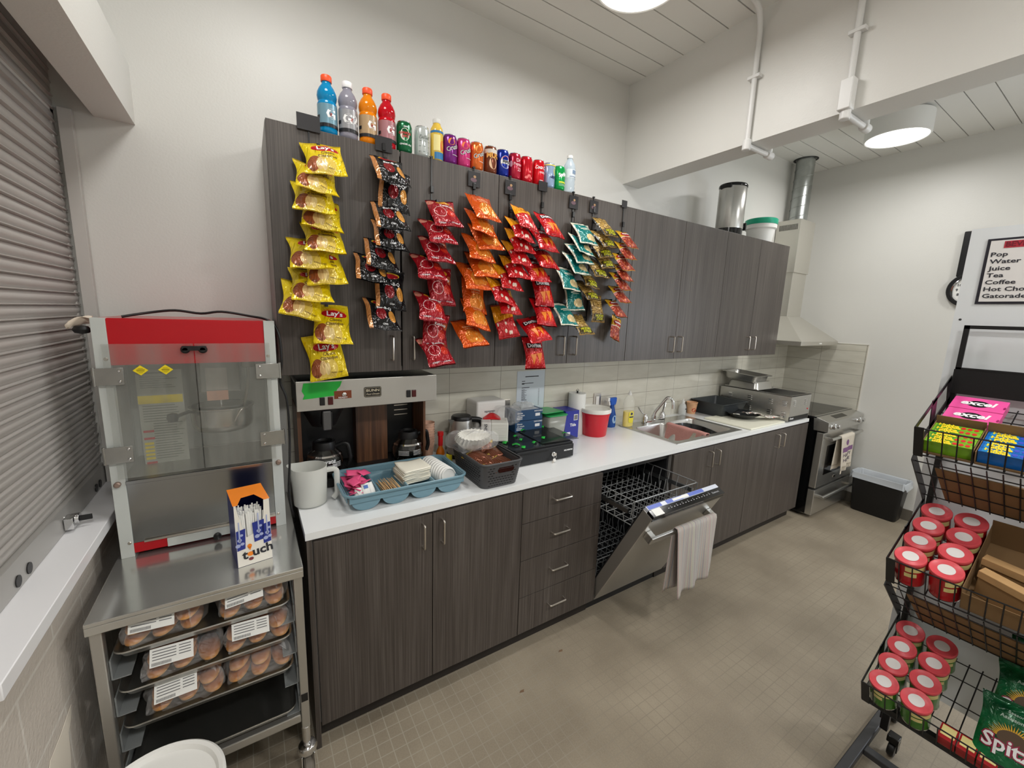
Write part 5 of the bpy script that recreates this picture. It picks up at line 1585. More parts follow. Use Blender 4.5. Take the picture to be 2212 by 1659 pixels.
# spray bottle, dish soap, soap pump, noodle cup, switch, notice
t = thing('spray_bottle', 'blue trigger spray bottle with a white nozzle behind the red pail', 'spray bottle', (2.085, -.07, CT))
ob('bottle_body', MB().lathe([(0, 0), (.036, 0), (.038, .01), (.036, .09), (.024, .13), (.018, .155), (.021, .17)], 32, (2.085, -.07, CT), cap=False, sy=.7), mat('blue_liquid', (24, 74, 150), .12), t)
ob('trigger_shroud', MB().prism([(-.03, 0), (.022, 0), (.03, .03), (.03, .055), (-.045, .055), (-.05, .04), (-.03, .03)], Matrix.Translation((2.085, -.058, CT+.165)) @ Matrix.Rotation(math.radians(90), 4, 'X'), .026), mat('blue_plastic', (20, 84, 182), .3), t, bevel=.004)
ob('nozzle', MB().box(2.025, 2.043, -.084, -.056, CT+.198, CT+.222).add([(2.045, -.08, CT+.165), (2.057, -.08, CT+.165), (2.047, -.08, CT+.195), (2.037, -.08, CT+.195), (2.045, -.06, CT+.165), (2.057, -.06, CT+.165), (2.047, -.06, CT+.195), (2.037, -.06, CT+.195)], [(0, 1, 2, 3), (4, 5, 6, 7), (0, 1, 5, 4), (1, 2, 6, 5), (2, 3, 7, 6), (3, 0, 4, 7)]), WHITE_PL, t, smooth=0)
sl_ = MB(); fn = lambda x, y: (2.085+.0385*math.sin(x/.038), -.07-.0275*math.cos(x/.038), CT+.06+y); ell(sl_, fn, .005, 0, .022, .03)
ob('label', sl_, mat('pale_blue_label', (150, 182, 214), .4), t, smooth=60)
t = thing('dish_soap', 'clear bottle half full of yellow dish soap at the corner of the sink', 'bottle', (2.20, -.125, .914))
sp2 = [(0, 0), (.040, 0), (.044, .008), (.044, .11), (.041, .15), (.046, .17), (.040, .205), (.018, .235), (.013, .24)]
ob('bottle_body', MB().lathe([(r*1.1, z) for r, z in sp2], 36, (2.20, -.125, .9137), sy=.62, cap=False), mat('clear_pet', (245, 245, 235), .06, alpha=.22), t)
ob('soap_liquid', MB().lathe([(0, .003), (.042, .003), (.0465, .01), (.0465, .115), (.0, .115)], 36, (2.20, -.125, .9137), sy=.60, cap=False), mat('yellow_soap', (240, 214, 20), .1), t)
ob('cap', MB().lathe([(.014, .236), (.014, .25), (.007, .254), (.007, .266), (0, .266)], 20, (2.20, -.125, .9137)), mat('clear_cap', (230, 230, 226), .2), t)
lb = MB(); fn = lambda x, y: (2.20+.0492*math.sin(x/.048+.0), -.125-.0325*math.cos(x/.044), .9137+.075+y)
lb.add([fn(p[0], p[1]) for p in rr(.05, .085, .018, 5)], [tuple(range(24))])
ob('label', lb, mat('yellow_label', (236, 222, 70), .4), t, smooth=60)
lb = MB(); fn2 = lambda x, y: (2.20+.0502*math.sin(x/.048), -.125-.0335*math.cos(x/.044), .9137+.075+y)
patch(lb, fn2, -.02, .02, -.002, .006, 6); ell(lb, fn2, 0, .026, .009, .009, 16)
ob('label_print', lb, mat('navy_print', (30, 40, 90), .4), t, smooth=60)
t = thing('soap_dispenser', 'small clear pump bottle behind the right bowl of the sink', 'soap dispenser', (2.945, -.05, CT))
ob('bottle_body', MB().lathe([(0, 0), (.032, 0), (.036, .006), (.036, .06), (.028, .085), (.013, .098)], 30, (2.955, -.05, CT), cap=False, sy=.8), mat('milky_clear', (226, 228, 226), .15, alpha=.6), t)
ob('pump', MB().lathe([(.013, .095), (.013, .12), (.006, .122), (.006, .135), (0, .135)], 20, (2.955, -.05, CT)), WHITE_PL, t)
lb = MB(); fn2 = lambda x, y: (2.955+.037*math.sin(x/.036), -.05-.030*math.cos(x/.036), CT+.05+y); patch(lb, fn2, -.004, .028, -.004, .006, 6)
ob('label', lb, INK, t, smooth=60)
t = thing('noodle_cup', 'orange and red printed paper cup beside the pump bottle', 'cup', (3.07, -.06, CT))
ob('cup_wall', MB().lathe([(0, .001), (.032, .0), (.044, .095), (.047, .098), (.0455, .101), (.042, .096), (.03, .006), (0, .005)], 32, (3.07, -.06, CT), cap=False), mat('orange_cup_print', (232, 180, 138), .5, var=.25, vscale=30), t)
lb = MB(); fn2 = lambda x, y: (3.07+(.039+y*.13)*math.sin(x/.039), -.06-(.039+y*.13)*math.cos(x/.039), CT+.045+y); ell(lb, fn2, -.018, -.01, .018, .018, 16); ell(lb, fn2, .015, -.02, .014, .012, 12)
ob('red_print', lb, mat('red_print', (196, 56, 40), .5), t, smooth=60)
t = thing('wall_switch', 'grey metal switch plate on the tiles above the spray bottle', 'switch', (1.985, -.009, 1.11))
ob('plate', MB().box(1.95, 2.022, -.013, -.0083, 1.045, 1.16), NICKEL, t, smooth=0, bevel=.002)
ob('rocker', MB().box(1.97, 2.002, -.018, -.013, 1.07, 1.135), WHITE_PL, t, smooth=0, bevel=.002)
t = thing('wall_notice', 'printed white sheet taped to the tiles above the glove boxes', 'notice', (1.39, -.009, 1.2))
ob('sheet', MB().box(1.283, 1.50, -.0095, -.0085, 1.075, 1.348), mat('cool_paper', (206, 214, 222), .5), t, smooth=0)
f5 = planefn((1.39, -.0095, 1.21), (1, 0, 0), (0, 0, 1), .0008)
tx = MB(); patch(tx, f5, -.045, .06, .098, .104, 1)
random.seed(8)
for y, l in ((.07, .025), (.056, .09), (.052, .02), (.028, .06), (-.052, .04), (-.068, .045)): patch(tx, f5, -.07, -.07+l, y, y+.004, 1)
for k in range(11): patch(tx, f5, -.07, -.07+random.uniform(.02, .04), .016-k*.006, .0185-k*.006, 1)
for k in range(7): patch(tx, f5, -.07, -.07+random.uniform(.02, .04), -.082-k*.006, -.0795-k*.006, 1)
for k in range(14): patch(tx, f5, .062, .07, .014-k*.008, .0165-k*.008, 1)
ob('printed_lines', tx, INK, t, smooth=0)
t = thing('wall_outlet', 'small metal outlet plate on the tiles behind the napkin pack', 'outlet', (1.2, -.009, 1.12))
ob('plate', MB().box(1.165, 1.235, -.013, -.0083, 1.06, 1.175), NICKEL, t, smooth=0, bevel=.002)

# right end: crate, wok, cutting boards, food warmer, pans
t = thing('dark_crate', 'dark grey plastic bin on the counter between sink and food warmer', 'bin', (3.27, -.16, CT))
DG = mat('dark_grey_plastic', (58, 62, 64), .4)
rings = [[(p[0], p[1], CT+z) for p in rr(a, b, .02, 4, 3.30, -.165)] for a, b, z in ((.28, .22, .0), (.30, .24, .01), (.36, .29, .115), (.385, .31, .118), (.385, .31, .112))]
k = len(rings[0]); vs = [p for r_ in rings for p in r_]
ob('crate_wall', MB().add(vs, [(j*k+i, j*k+(i+1) % k, (j+1)*k+(i+1) % k, (j+1)*k+i) for j in range(4) for i in range(k)]+[tuple(range(k))]), DG, t, solid=.003)
t = thing('wok', 'black shallow pan with a chrome loop handle lying on the cutting board', 'pan', (3.30, -.37, CT))
mb = MB().lathe([(0, .0), (.05, .0), (.09, .018), (.13, .045), (.133, .045), (.092, .020), (.05, .004), (0, .003)], 44, (3.28, -.385, CT+.014), cap=False)
ob('pan_body', mb, mat('black_iron', (24, 26, 28), .35), t)
ob('pan_handle', MB().tube(arc([(3.17, -.42, CT+.053), (3.11, -.45, CT+.075), (3.09, -.41, CT+.075), (3.155, -.38, CT+.053)], .02), .004, 8), CHROME, t)
BRD = mat('ivory_board', (232, 230, 212), .5)
ob('cutting_board', MB().box(2.985, 3.50, -.615, -.235, CT+.0006, CT+.0126), BRD, loc=(3.24, -.42, CT), bevel=.003, label='ivory plastic cutting board under the black pan, at the counter edge', cat='cutting board')
MAPC = newmat('printed_leaflet', .6)
m, g, bs = MAPC
tc = g.n('ShaderNodeTexCoord'); nn = g.noise(tc.outputs['Object'], 60, 4)
g.l(g.ramp(nn, [(.38, lin((60, 58, 62))), (.46, lin((206, 200, 190))), (.6, lin((228, 224, 214))), (.66, lin((196, 70, 40)))]), bs.inputs['Base Color'])
ob('crumpled_leaflet', MB().grid(lambda u, v: (3.24+.26*u, -.50+.11*v-.10*u+.0, CT+.062-.034*u+.014*math.sin(9*u+4*v)*math.sin(7*v+1)+.012*(1-u)), 22, 10), m, loc=(3.36, -.45, CT+.05), solid=.0015, smooth=80, label='crumpled printed packet lying over the rim of the black pan', cat='packet')
t = thing('food_warmer', 'stainless steel countertop food warmer with louvred sides by the range', 'food warmer', (3.70, -.33, CT))
WX0, WX1, WY0_, WY1_, WZ = 3.53, 3.88, -.625, -.03, 1.125
ob('warmer_case', MB().box(WX0, WX1, WY0_, WY0_+.004, CT+.045, WZ).box(WX0, WX1, WY1_-.004, WY1_, CT+.005, WZ).box(WX0, WX0+.004, WY0_+.004, WY1_-.004, CT+.005, WZ).box(WX1-.004, WX1, WY0_+.004, WY1_-.004, CT+.005, WZ)
   .box(WX0, WX1, WY0_, WY0_+.022, WZ-.004, WZ).box(WX0, WX1, WY1_-.02, WY1_, WZ-.004, WZ).box(WX0, WX0+.02, WY0_, WY1_, WZ-.004, WZ+.0005).box(WX1-.02, WX1, WY0_, WY1_, WZ-.004, WZ+.0005), STEEL, t, smooth=0)
ob('warmer_well', MB().box(WX0+.02, WX1-.02, WY0_+.022, WY1_-.02, WZ-.075, WZ-.07), STEEL_MATT, t, smooth=0)
ob('black_kick', MB().box(WX0+.004, WX1-.004, WY0_+.006, WY0_+.012, CT+.005, CT+.045), BLACK, t, smooth=0)
lv_ = MB()
for yy in (-.13, -.30, -.47, -.60+.02):
    for zz_ in (1.075, .985):
        if yy > -.2 and zz_ < 1: continue
        for k_ in range(3): lv_.prism(rr(.034, .009, .0044, 4), Matrix.Translation((WX0+.0005, yy, zz_-k_*.016)) @ Matrix(((0, 0, -1, 0), (1, 0, 0, 0), (0, 1, 0, 0), (0, 0, 0, 1))), .008)
for xx in (3.60, 3.79):
    for k_ in range(4): lv_.prism(rr(.026, .008, .0038, 4), Matrix.Translation((xx, WY0_+.0005, 1.085-k_*.014)) @ Matrix.Rotation(math.radians(90), 4, 'X'), .007)
ob('louvres', lv_, CHROME, t, bevel=.002)
f5 = planefn((3.60, WY0_+.0055, CT+.026), (1, 0, 0), (0, 0, 1), .001); tx = MB(); textmb(tx, 'Omcan', .022, f5, cx=-.01, bold=.03, shear=.2)
ob('lettering', tx, WHITE_INK, t, smooth=0)
ob('warning_light', MB().lathe([(.007, 0), (.005, .004), (0, .005)], 12, M=Matrix.Translation((3.84, WY0_, 1.0)) @ Matrix.Rotation(math.radians(90), 4, 'X')), mat('red_cap', (196, 24, 28), .3), t)
def hotel_pan(M, w, l, d, label, name='steam_pan', mm=None):
    t = thing(name, label, 'steam pan', M.translation, 'steel pans on the food warmer')
    mb = MB()
    lv = [(w-.07, l-.07, -d, .02), (w-.05, l-.05, -d+.012, .03), (w-.032, l-.032, -.004, .035), (w-.028, l-.028, 0, .035), (w, l, 0, .012), (w, l, -.006, .012)]
    rings = [[M @ Vector((p[0], p[1], q[2])) for p in rr(q[0], q[1], q[3], 5)] for q in lv]
    k = len(rings[0]); vs = [p for r_ in rings for p in r_]
    mb.add(vs, [(j*k+i, j*k+(i+1) % k, (j+1)*k+(i+1) % k, (j+1)*k+i) for j in range(5) for i in range(k)]+[tuple(range(k))])
    ob('pan_body', mb, mm or STEEL, t, solid=.001)
hotel_pan(Matrix.Translation((3.685, -.21, 1.132)) @ Matrix.Rotation(math.pi, 4, 'X') @ Matrix.Translation((0, 0, 0)), .31, .30, .06, 'upturned steel pan standing on the back of the food warmer')
hotel_pan(Matrix.Translation((3.64, -.19, 1.258)) @ Matrix.Rotation(math.radians(4), 4, 'X'), .26, .32, .064, 'upright steel pan balanced on the upturned pan over the food warmer')

# on top of the wall cabinets at the right
UZ = 2.3515
t = thing('beverage_urn', 'tall steel beverage urn with black base and tap on the wall cabinet', 'urn', (3.06, -.2, UZ))
ux, uy = 3.055, -.215
ob('urn_body', MB().lathe([(.092, .05), (.094, .055), (.094, .355), (.09, .36)], 44, (ux, uy, UZ), cap=False, sx=1.1), STEEL, t)
ob('urn_base', MB().lathe([(0, 0), (.085, 0), (.092, .006), (.093, .052)], 44, (ux, uy, UZ), cap=False, sx=1.1), BLACK_GLOSS, t)
ob('urn_lid', MB().lathe([(.096, .352), (.098, .362), (.093, .372), (0, .378)], 44, (ux, uy, UZ), cap=False, sx=1.1), BLACK_GLOSS, t)
ob('lid_handle', MB().box(ux-.106, ux-.045, uy-.045, uy+.045, UZ+.335, UZ+.366), BLACK, t, bevel=.008)
ob('tap', MB().cyl((ux+.10, uy-.02, UZ+.085), (ux+.15, uy-.04, UZ+.085), .009, 12).box(ux+.137, ux+.152, uy-.052, uy-.030, UZ+.06, UZ+.115), BLACK, t, bevel=.002)
t = thing('lidded_pail', 'white plastic pail with a teal green lid on the wall cabinet', 'pail', (3.55, -.18, UZ))
ob('pail_body', MB().lathe([(0, 0), (.085, 0), (.09, .01), (.105, .115), (.118, .125), (.118, .165)], 44, (3.56, -.19, UZ), cap=False), WHITE_PL, t)
ob('pail_lid', MB().lathe([(.12, .155), (.122, .158), (.122, .195), (.116, .20), (.105, .194), (0, .194)], 44, (3.56, -.19, UZ), cap=False), mat('teal_lid', (22, 166, 130), .35), t)

# waste bin by the range and clock on the far wall
t = thing('waste_bin', 'black rectangular waste bin with a clear liner beside the range', 'waste bin', (4.65, -.98, 0))
rings = [[(p[0], p[1], z) for p in rr(a, b, .025, 5, 4.655, -.975)] for a, b, z in ((.13, .31, 0), (.14, .325, .01), (.18, .37, .36), (.186, .376, .362))]
k = len(rings[0]); vs = [p for r_ in rings for p in r_]
ob('bin_body', MB().add(vs, [(j*k+i, j*k+(i+1) % k, (j+1)*k+(i+1) % k, (j+1)*k+i) for j in range(3) for i in range(k)]+[tuple(range(k))]), BLACK, t, solid=.002)
rings = []
for q, (a, b, z) in enumerate(((.16, .34, .24), (.172, .36, .365), (.19, .385, .372), (.197, .392, .365), (.203, .40, .325), (.208, .405, .318))):
    pts = rr(a, b, .028, 8, 4.655, -.975)
    rings.append([(p[0]+(.003*math.sin(i*1.7+q) if q else 0), p[1]+.003*math.sin(i*2.3), z+(.010*math.sin(i*.9)+.006*math.sin(i*2.1) if q >= 4 else .002*math.sin(i))) for i, p in enumerate(pts)])
k = len(rings[0]); vs = [p for r_ in rings for p in r_]
ob('bin_liner', MB().add(vs, [(j*k+i, j*k+(i+1) % k, (j+1)*k+(i+1) % k, (j+1)*k+i) for j in range(len(rings)-1) for i in range(k)]), mat('milky_liner', (214, 220, 226), .25, alpha=.72), t, smooth=80)
t = thing('wall_clock', 'tall black cased wall clock half hidden behind the menu board', 'clock', (XR-.02, -1.2, 2.0))
cm = MB()
yc, zc, R_ = -1.265, 2.02, .135
cm.lathe([(.105, 0), (.105, .03), (R_, .03), (R_+.002, .0)], 44, M=Matrix.Translation((XR-.0005, yc, zc)) @ Matrix.Rotation(math.radians(-90), 4, 'Y'), cap=False)
cm.box(XR-.028, XR-.0005, -1.36, -1.17, 2.125, 2.475)
ob('case', cm, BLACK, t, bevel=.006)
ob('dial', MB().lathe([(0, .012), (.11, .012)], 44, M=Matrix.Translation((XR-.0005, yc, zc)) @ Matrix.Rotation(math.radians(-90), 4, 'Y'), cap=False), PAPER, t)
ob('bezel', MB().lathe([(.098, .02), (.106, .03), (.109, .024)], 44, M=Matrix.Translation((XR-.0005, yc, zc)) @ Matrix.Rotation(math.radians(-90), 4, 'Y'), cap=False), CHROME, t)
f5 = planefn((XR-.0135, yc, zc), (0, -1, 0), (0, 0, 1), .001); tx = MB()
for h_ in range(1, 13):
    a = math.radians(90-30*h_); textmb(tx, str(h_), .028, f5, cx=.075*math.cos(a), cy=.075*math.sin(a), bold=.02)
ob('numerals', tx, INK, t, smooth=0)

# ---------------------------------------------------------------- drinks on the wall cabinets
PET = mat('clear_drink_pet', (245, 248, 250), .05, alpha=.22)
def fnc(x, r, z0, phi=0.0, off=.0007):
    return cylfn((x, -.295), r, z0, phi, off)
def sports_bottle(x, name_col, col, capcol, label, letters, tint):
    z = UZ
    t = thing('sports_drink_bottle', label, 'bottle', (x, -.295, z), 'sports drink bottles on the wall cabinet')
    pr = [(0, .002), (.030, .0), (.0345, .006), (.035, .012), (.0345, .03), (.035, .104), (.0345, .108), (.031, .116), (.0335, .124), (.0355, .134), (.034, .148), (.027, .164), (.018, .176), (.0165, .182), (.0165, .188)]
    ob('bottle_body', MB().lathe(pr, 40, (x, -.295, z), cap=False), mat(name_col, col, .07, trans=.25 if tint else .0, ior=1.35), t)
    ob('cap', MB().lathe([(.0185, .186), (.0195, .188), (.0195, .205), (.0175, .208), (0, .208)], 32, (x, -.295, z)), mat('cap_'+str(capcol), capcol, .4), t)
    lb = MB(); f = fnc(x, .0352, z)
    patch(lb, f, -.052, .052, .022, .102, 24)
    lo = ob('label', lb, mat('label_'+name_col, tuple(int(c*.28+158*.72) for c in col), .3, metal=.3), t, smooth=60)
    d = MB(); f = fnc(x, .0352, z, 0, .0016)
    patch(d, f, -.05, .05, .022, .034, 24); patch(d, f, -.05, -.034, .05, .062, 4)
    ob('dark_band', d, mat('label_black', (34, 34, 38), .3), lo, smooth=60)
    d = MB(); textmb(d, letters, .047, f, cx=.008 if len(letters) == 1 else .004, cy=.066, bold=.04)
    ob('lettering', d, WHITE_INK, lo, smooth=60)
    d = MB(); f = fnc(x, .0352, z, 0, .0024)
    d.add([f(.004, .072), f(.012, .068), f(.006, .064), f(.010, .058), (f(.0, .064))], [(0, 1, 2), (2, 3, 4)])
    ob('bolt_mark', d, mat('bolt_red', (196, 60, 40), .4), lo, smooth=60)
sports_bottle(.180, 'blue_drink', (10, 140, 196), (240, 84, 40), 'bright blue sports drink bottle with an orange cap, leftmost on the cabinets', 'G', True)
sports_bottle(.255, 'grey_drink', (150, 148, 160), (232, 232, 232), 'pale grey sports drink bottle with a white cap on the cabinets', 'G2', True)
sports_bottle(.331, 'orange_drink', (240, 138, 14), (240, 84, 40), 'orange sports drink bottle with an orange cap on the cabinets', 'G', True)
sports_bottle(.406, 'red_drink', (198, 16, 34), (240, 84, 40), 'red sports drink bottle with an orange cap on the cabinets', 'G', True)
CAN_END = mat('can_aluminium', (206, 206, 206), .2, metal=1)
def can(x, nm, col, label, draw):
    z = UZ
    t = thing('drink_can', label, 'can', (x, -.295, z), 'drink cans on the wall cabinets')
    ob('can_wall', MB().lathe([(.026, .001), (.030, .006), (.0328, .012), (.0328, .104), (.030, .114), (.0275, .119)], 40, (x, -.295, z), cap=False), mat('can_'+nm, col, .16, metal=.35), t)
    ob('can_end', MB().lathe([(.0275, .119), (.0282, .1215), (.027, .122), (.0255, .119), (0, .119)], 32, (x, -.295, z), cap=False).lathe([(0, .004), (.022, .004), (.026, .001)], 32, (x, -.295, z), cap=False), CAN_END, t)
    draw(t, lambda off: fnc(x, .0328, z, 0, off))
def prt(t, name, mb, m): return ob(name, mb, m, t, smooth=60)
def d_ginger(t, F):
    f = F(.0006); e = MB(); ell(e, f, -.006, .068, .019, .024); prt(t, 'crest', e, mat('crest_white', (226, 222, 208), .35))
    f = F(.0014); e = MB(); textmb(e, 'CANADA', .0135, f, cx=-.006, cy=.073, bold=.03, sx=.9); textmb(e, 'DRY', .0135, f, cx=-.005, cy=.060, bold=.03); prt(t, 'red_lettering', e, mat('crest_red', (196, 40, 50), .4))
    e = MB(); textmb(e, 'GINGER ALE', .009, f, cx=-.003, cy=.030, bold=.02); f = F(.0007)
    for k in range(3): e.add([f(-.012+k*.006, .096), f(-.006+k*.006, .096), f(-.009+k*.006, .103)], [(0, 1, 2)])
    prt(t, 'white_lettering', e, WHITE_INK)
can(.478, 'green', (18, 98, 58), 'dark green ginger ale can with a pale crest, beside the red bottle', d_ginger)
def d_white(t, F):
    f = F(.0007); e = MB(); textmb(e, 'CAESAR', .014, f, cx=0, cy=.074, bold=.0, sx=.9); prt(t, 'lettering', e, mat('fine_grey_print', (70, 84, 76), .4))
    e = MB()
    for a in (-.02, .0, .02):
        for k in range(4): patch(e, f, a+.002*k-.006, a+.002*k+.003, .02+.021*k-.001, .0205+.021*k, 2)
    prt(t, 'line_pattern', e, mat('fine_grey_print', (70, 84, 76), .4))
can(.556, 'silver', (196, 202, 200), 'silver white drink can with thin grey line pattern', d_white)
x = .624
t = thing('juice_bottle', 'small yellow juice bottle with a clear cap, blue band and printed fruit', 'bottle', (x, -.295, UZ))
ob('bottle_body', MB().lathe([(0, .001), (.025, .0), (.0285, .006), (.0285, .122), (.026, .134), (.017, .150), (.0155, .156)], 36, (x, -.295, UZ), cap=False), mat('pale_juice', (222, 186, 76), .1), t)
ob('cap', MB().lathe([(.0165, .155), (.0175, .157), (.0175, .172), (0, .173)], 28, (x, -.295, UZ)), mat('clear_cap', (230, 230, 226), .2), t)
F = fnc(x, .0286, UZ, 0, .0006)
e = MB(); patch(e, F, -.045, .045, .112, .121, 20); patch(e, F, -.02, .03, .006, .034, 12); ob('blue_print', e, mat('band_blue', (52, 118, 168), .3), t, smooth=60)
e = MB(); ell(e, F, .018, .062, .012, .022); ob('fruit_print', e, mat('fruit_orange', (226, 106, 50), .4), t, smooth=60)
e = MB(); patch(e, F, -.024, .006, .04, .104, 12); ob('pale_panel', e, mat('cream_panel', (236, 222, 150), .4), t, smooth=60)
def d_crush(bandcol):
    def d(t, F):
        f = F(.0006); e = MB(); ell(e, f, -.004, .09, .016, .014); prt(t, 'fruit_print', e, mat('fruit_'+str(bandcol), bandcol, .35))
        f = F(.0008); e = MB(); textmb(e, 'Crush', .026, f, cx=.002, cy=.066, bold=.055, ang=.45, sx=.95); prt(t, 'letter_outline', e, mat('outline_dark', (58, 50, 60), .4))
        f = F(.0016); e = MB(); textmb(e, 'Crush', .026, f, cx=.002, cy=.066, bold=.015, ang=.45, sx=.95); patch(e, f, .0, .03, .036, .038, 6); prt(t, 'lettering', e, mat('silver_print', (206, 208, 204), .3))
    return d
can(.686, 'purple', (118, 36, 122), 'purple grape soda can with slanting silver lettering', d_crush((230, 138, 40)))
can(.753, 'pink', (204, 58, 122), 'pink soda can with slanting silver lettering', d_crush((232, 120, 60)))
can(.820, 'orange', (214, 104, 40), 'orange soda can with slanting silver lettering', d_crush((236, 150, 60)))
def d_mug(t, F):
    f = F(.0005); e = MB(); patch(e, f, -.05, .05, .088, .106, 24); prt(t, 'pale_top', e, mat('pale_top', (206, 200, 190), .3))
    f = F(.0008); e = MB(); ell(e, f, 0, .045, .02, .026); prt(t, 'mug_picture', e, mat('mug_cream', (212, 176, 140), .4))
    f = F(.0014); e = MB(); textmb(e, 'MUG', .030, f, cx=.0, cy=.078, bold=.04); prt(t, 'lettering', e, mat('mug_gold', (222, 160, 70), .35))
can(.894, 'brown', (116, 60, 36), 'brown root beer can with gold lettering and a pale top', d_mug)
def d_pepsi(t, F):
    f = F(.0005); e = MB(); ell(e, f, .002, .064, .0265, .0285, 36); prt(t, 'round_white', e, WHITE_INK)
    f = F(.0009); e = MB()
    n = 24
    e.add([f(.002+.0245*math.cos(math.pi*(.08+.84*i/n)), .064+.0265*math.sin(math.pi*(.08+.84*i/n))) for i in range(n+1)], [tuple(range(n+1))]); prt(t, 'round_red', e, mat('pepsi_red', (206, 26, 44), .3))
    e = MB(); e.add([f(.002+.0245*math.cos(-math.pi*(.10+.80*i/n)), .064+.0265*math.sin(-math.pi*(.10+.80*i/n))) for i in range(n+1)], [tuple(range(n+1))]); prt(t, 'round_blue', e, mat('pepsi_blue', (12, 50, 160), .3))
    f = F(.0016); e = MB(); patch(e, f, -.023, .027, .056, .072, 14); prt(t, 'white_bar', e, WHITE_INK)
    f = F(.0024); e = MB(); textmb(e, 'PEPSI', .0165, f, cx=.003, cy=.064, bold=.045, sx=.95); prt(t, 'lettering', e, mat('near_black_print', (14, 14, 22), .4))
can(.961, 'blue', (10, 38, 140), 'blue cola can with a red and white round emblem', d_pepsi)
def d_dr(t, F):
    f = F(.0008); e = MB(); textmb(e, 'Dr', .022, f, cx=.004, cy=.088, bold=.03, ang=.1); textmb(e, 'Pepper', .018, f, cx=.004, cy=.07, bold=.03); textmb(e, '23', .022, f, cx=.01, cy=.046, bold=.02); ell(e, f, -.034, .07, .008, .014); prt(t, 'lettering', e, mat('soft_pink_print', (226, 168, 176), .4))
can(1.031, 'maroon', (172, 22, 52), 'maroon red soda can between the blue can and the bright red cans', d_dr)
def d_rd(t, F):
    f = F(.0008); e = MB()
    for k, (a, b, r_) in enumerate(((.0, .03, .010), (.016, .022, .008), (-.014, .022, .009), (.004, .05, .007))): ell(e, f, a, b, r_, r_*.7)
    prt(t, 'pale_print', e, mat('pale_red_print', (226, 110, 110), .35))
can(1.100, 'bright_red', (196, 16, 36), 'bright red soda can with faint cherry print, left of the white scripted can', d_rd)
def d_coke(t, F):
    f = F(.0008); e = MB(); textmb(e, 'Coca Cola', .024, f, cx=.004, cy=.084, bold=.02, shear=.4, sx=.8); patch(e, f, -.012, .03, .062, .064, 8); patch(e, f, -.012, .026, .057, .0585, 8); patch(e, f, -.01, .01, .022, .024, 6); prt(t, 'lettering', e, WHITE_INK)
can(1.175, 'coke_red', (206, 14, 30), 'red cola can with white script lettering', d_coke)
def d_nes(t, F):
    f = F(.0006); e = MB(); ell(e, f, .022, .085, .015, .02); patch(e, f, -.05, .05, .107, .112, 24); prt(t, 'lemon_print', e, mat('lemon', (222, 200, 80), .35))
    f = F(.0012); e = MB(); textmb(e, 'NESTEA', .016, f, cx=.012, cy=.052, bold=.04); prt(t, 'lettering', e, mat('navy_print', (30, 40, 90), .4))
can(1.244, 'powder_blue', (150, 172, 204), 'powder blue iced tea can with a lemon, beside the green can', d_nes)
def d_spr(t, F):
    f = F(.0008); e = MB(); textmb(e, 'Sprite', .026, f, cx=.002, cy=.078, bold=.05, ang=.25, sx=.8); prt(t, 'lettering', e, WHITE_INK)
    e = MB(); patch(e, f, -.02, .03, .036, .044, 8); prt(t, 'yellow_print', e, mat('lime_yellow', (196, 206, 60), .35))
    e = MB(); patch(e, f, -.02, .03, .024, .025, 8); patch(e, f, -.02, .03, .03, .031, 8); prt(t, 'thin_lines', e, WHITE_INK)
can(1.312, 'bright_green', (20, 158, 76), 'bright green lemon lime soda can beside the water bottle', d_spr)
x = 1.381
t = thing('water_bottle', 'clear plastic water bottle with a white cap, rightmost of the drinks', 'bottle', (x, -.295, UZ))
wp = [(0, .002), (.028, .0), (.033, .006), (.0315, .02), (.033, .03), (.0315, .04), (.033, .05), (.0315, .06), (.033, .07), (.033, .125), (.029, .145), (.016, .17), (.013, .178)]
ob('bottle_body', MB().lathe(wp, 40, (x, -.295, UZ), cap=False), mat('clear_blue_pet', (196, 212, 224), .05, alpha=.55), t)
ob('cap', MB().lathe([(.0155, .178), (.0155, .192), (0, .193)], 28, (x, -.295, UZ)), WHITE_PL, t)
F = fnc(x, .0333, UZ, 0, .0006)
e = MB(); patch(e, F, -.045, .045, .075, .118, 20); lo = ob('label', e, mat('water_label', (206, 214, 220), .3), t, smooth=60)
F = fnc(x, .0333, UZ, 0, .0014)
e = MB(); patch(e, F, -.02, .02, .080, .083, 6); patch(e, F, -.005, .02, .095, .114, 6); ob('label_print', e, mat('soft_blue_print', (120, 140, 164), .4), lo, smooth=60)

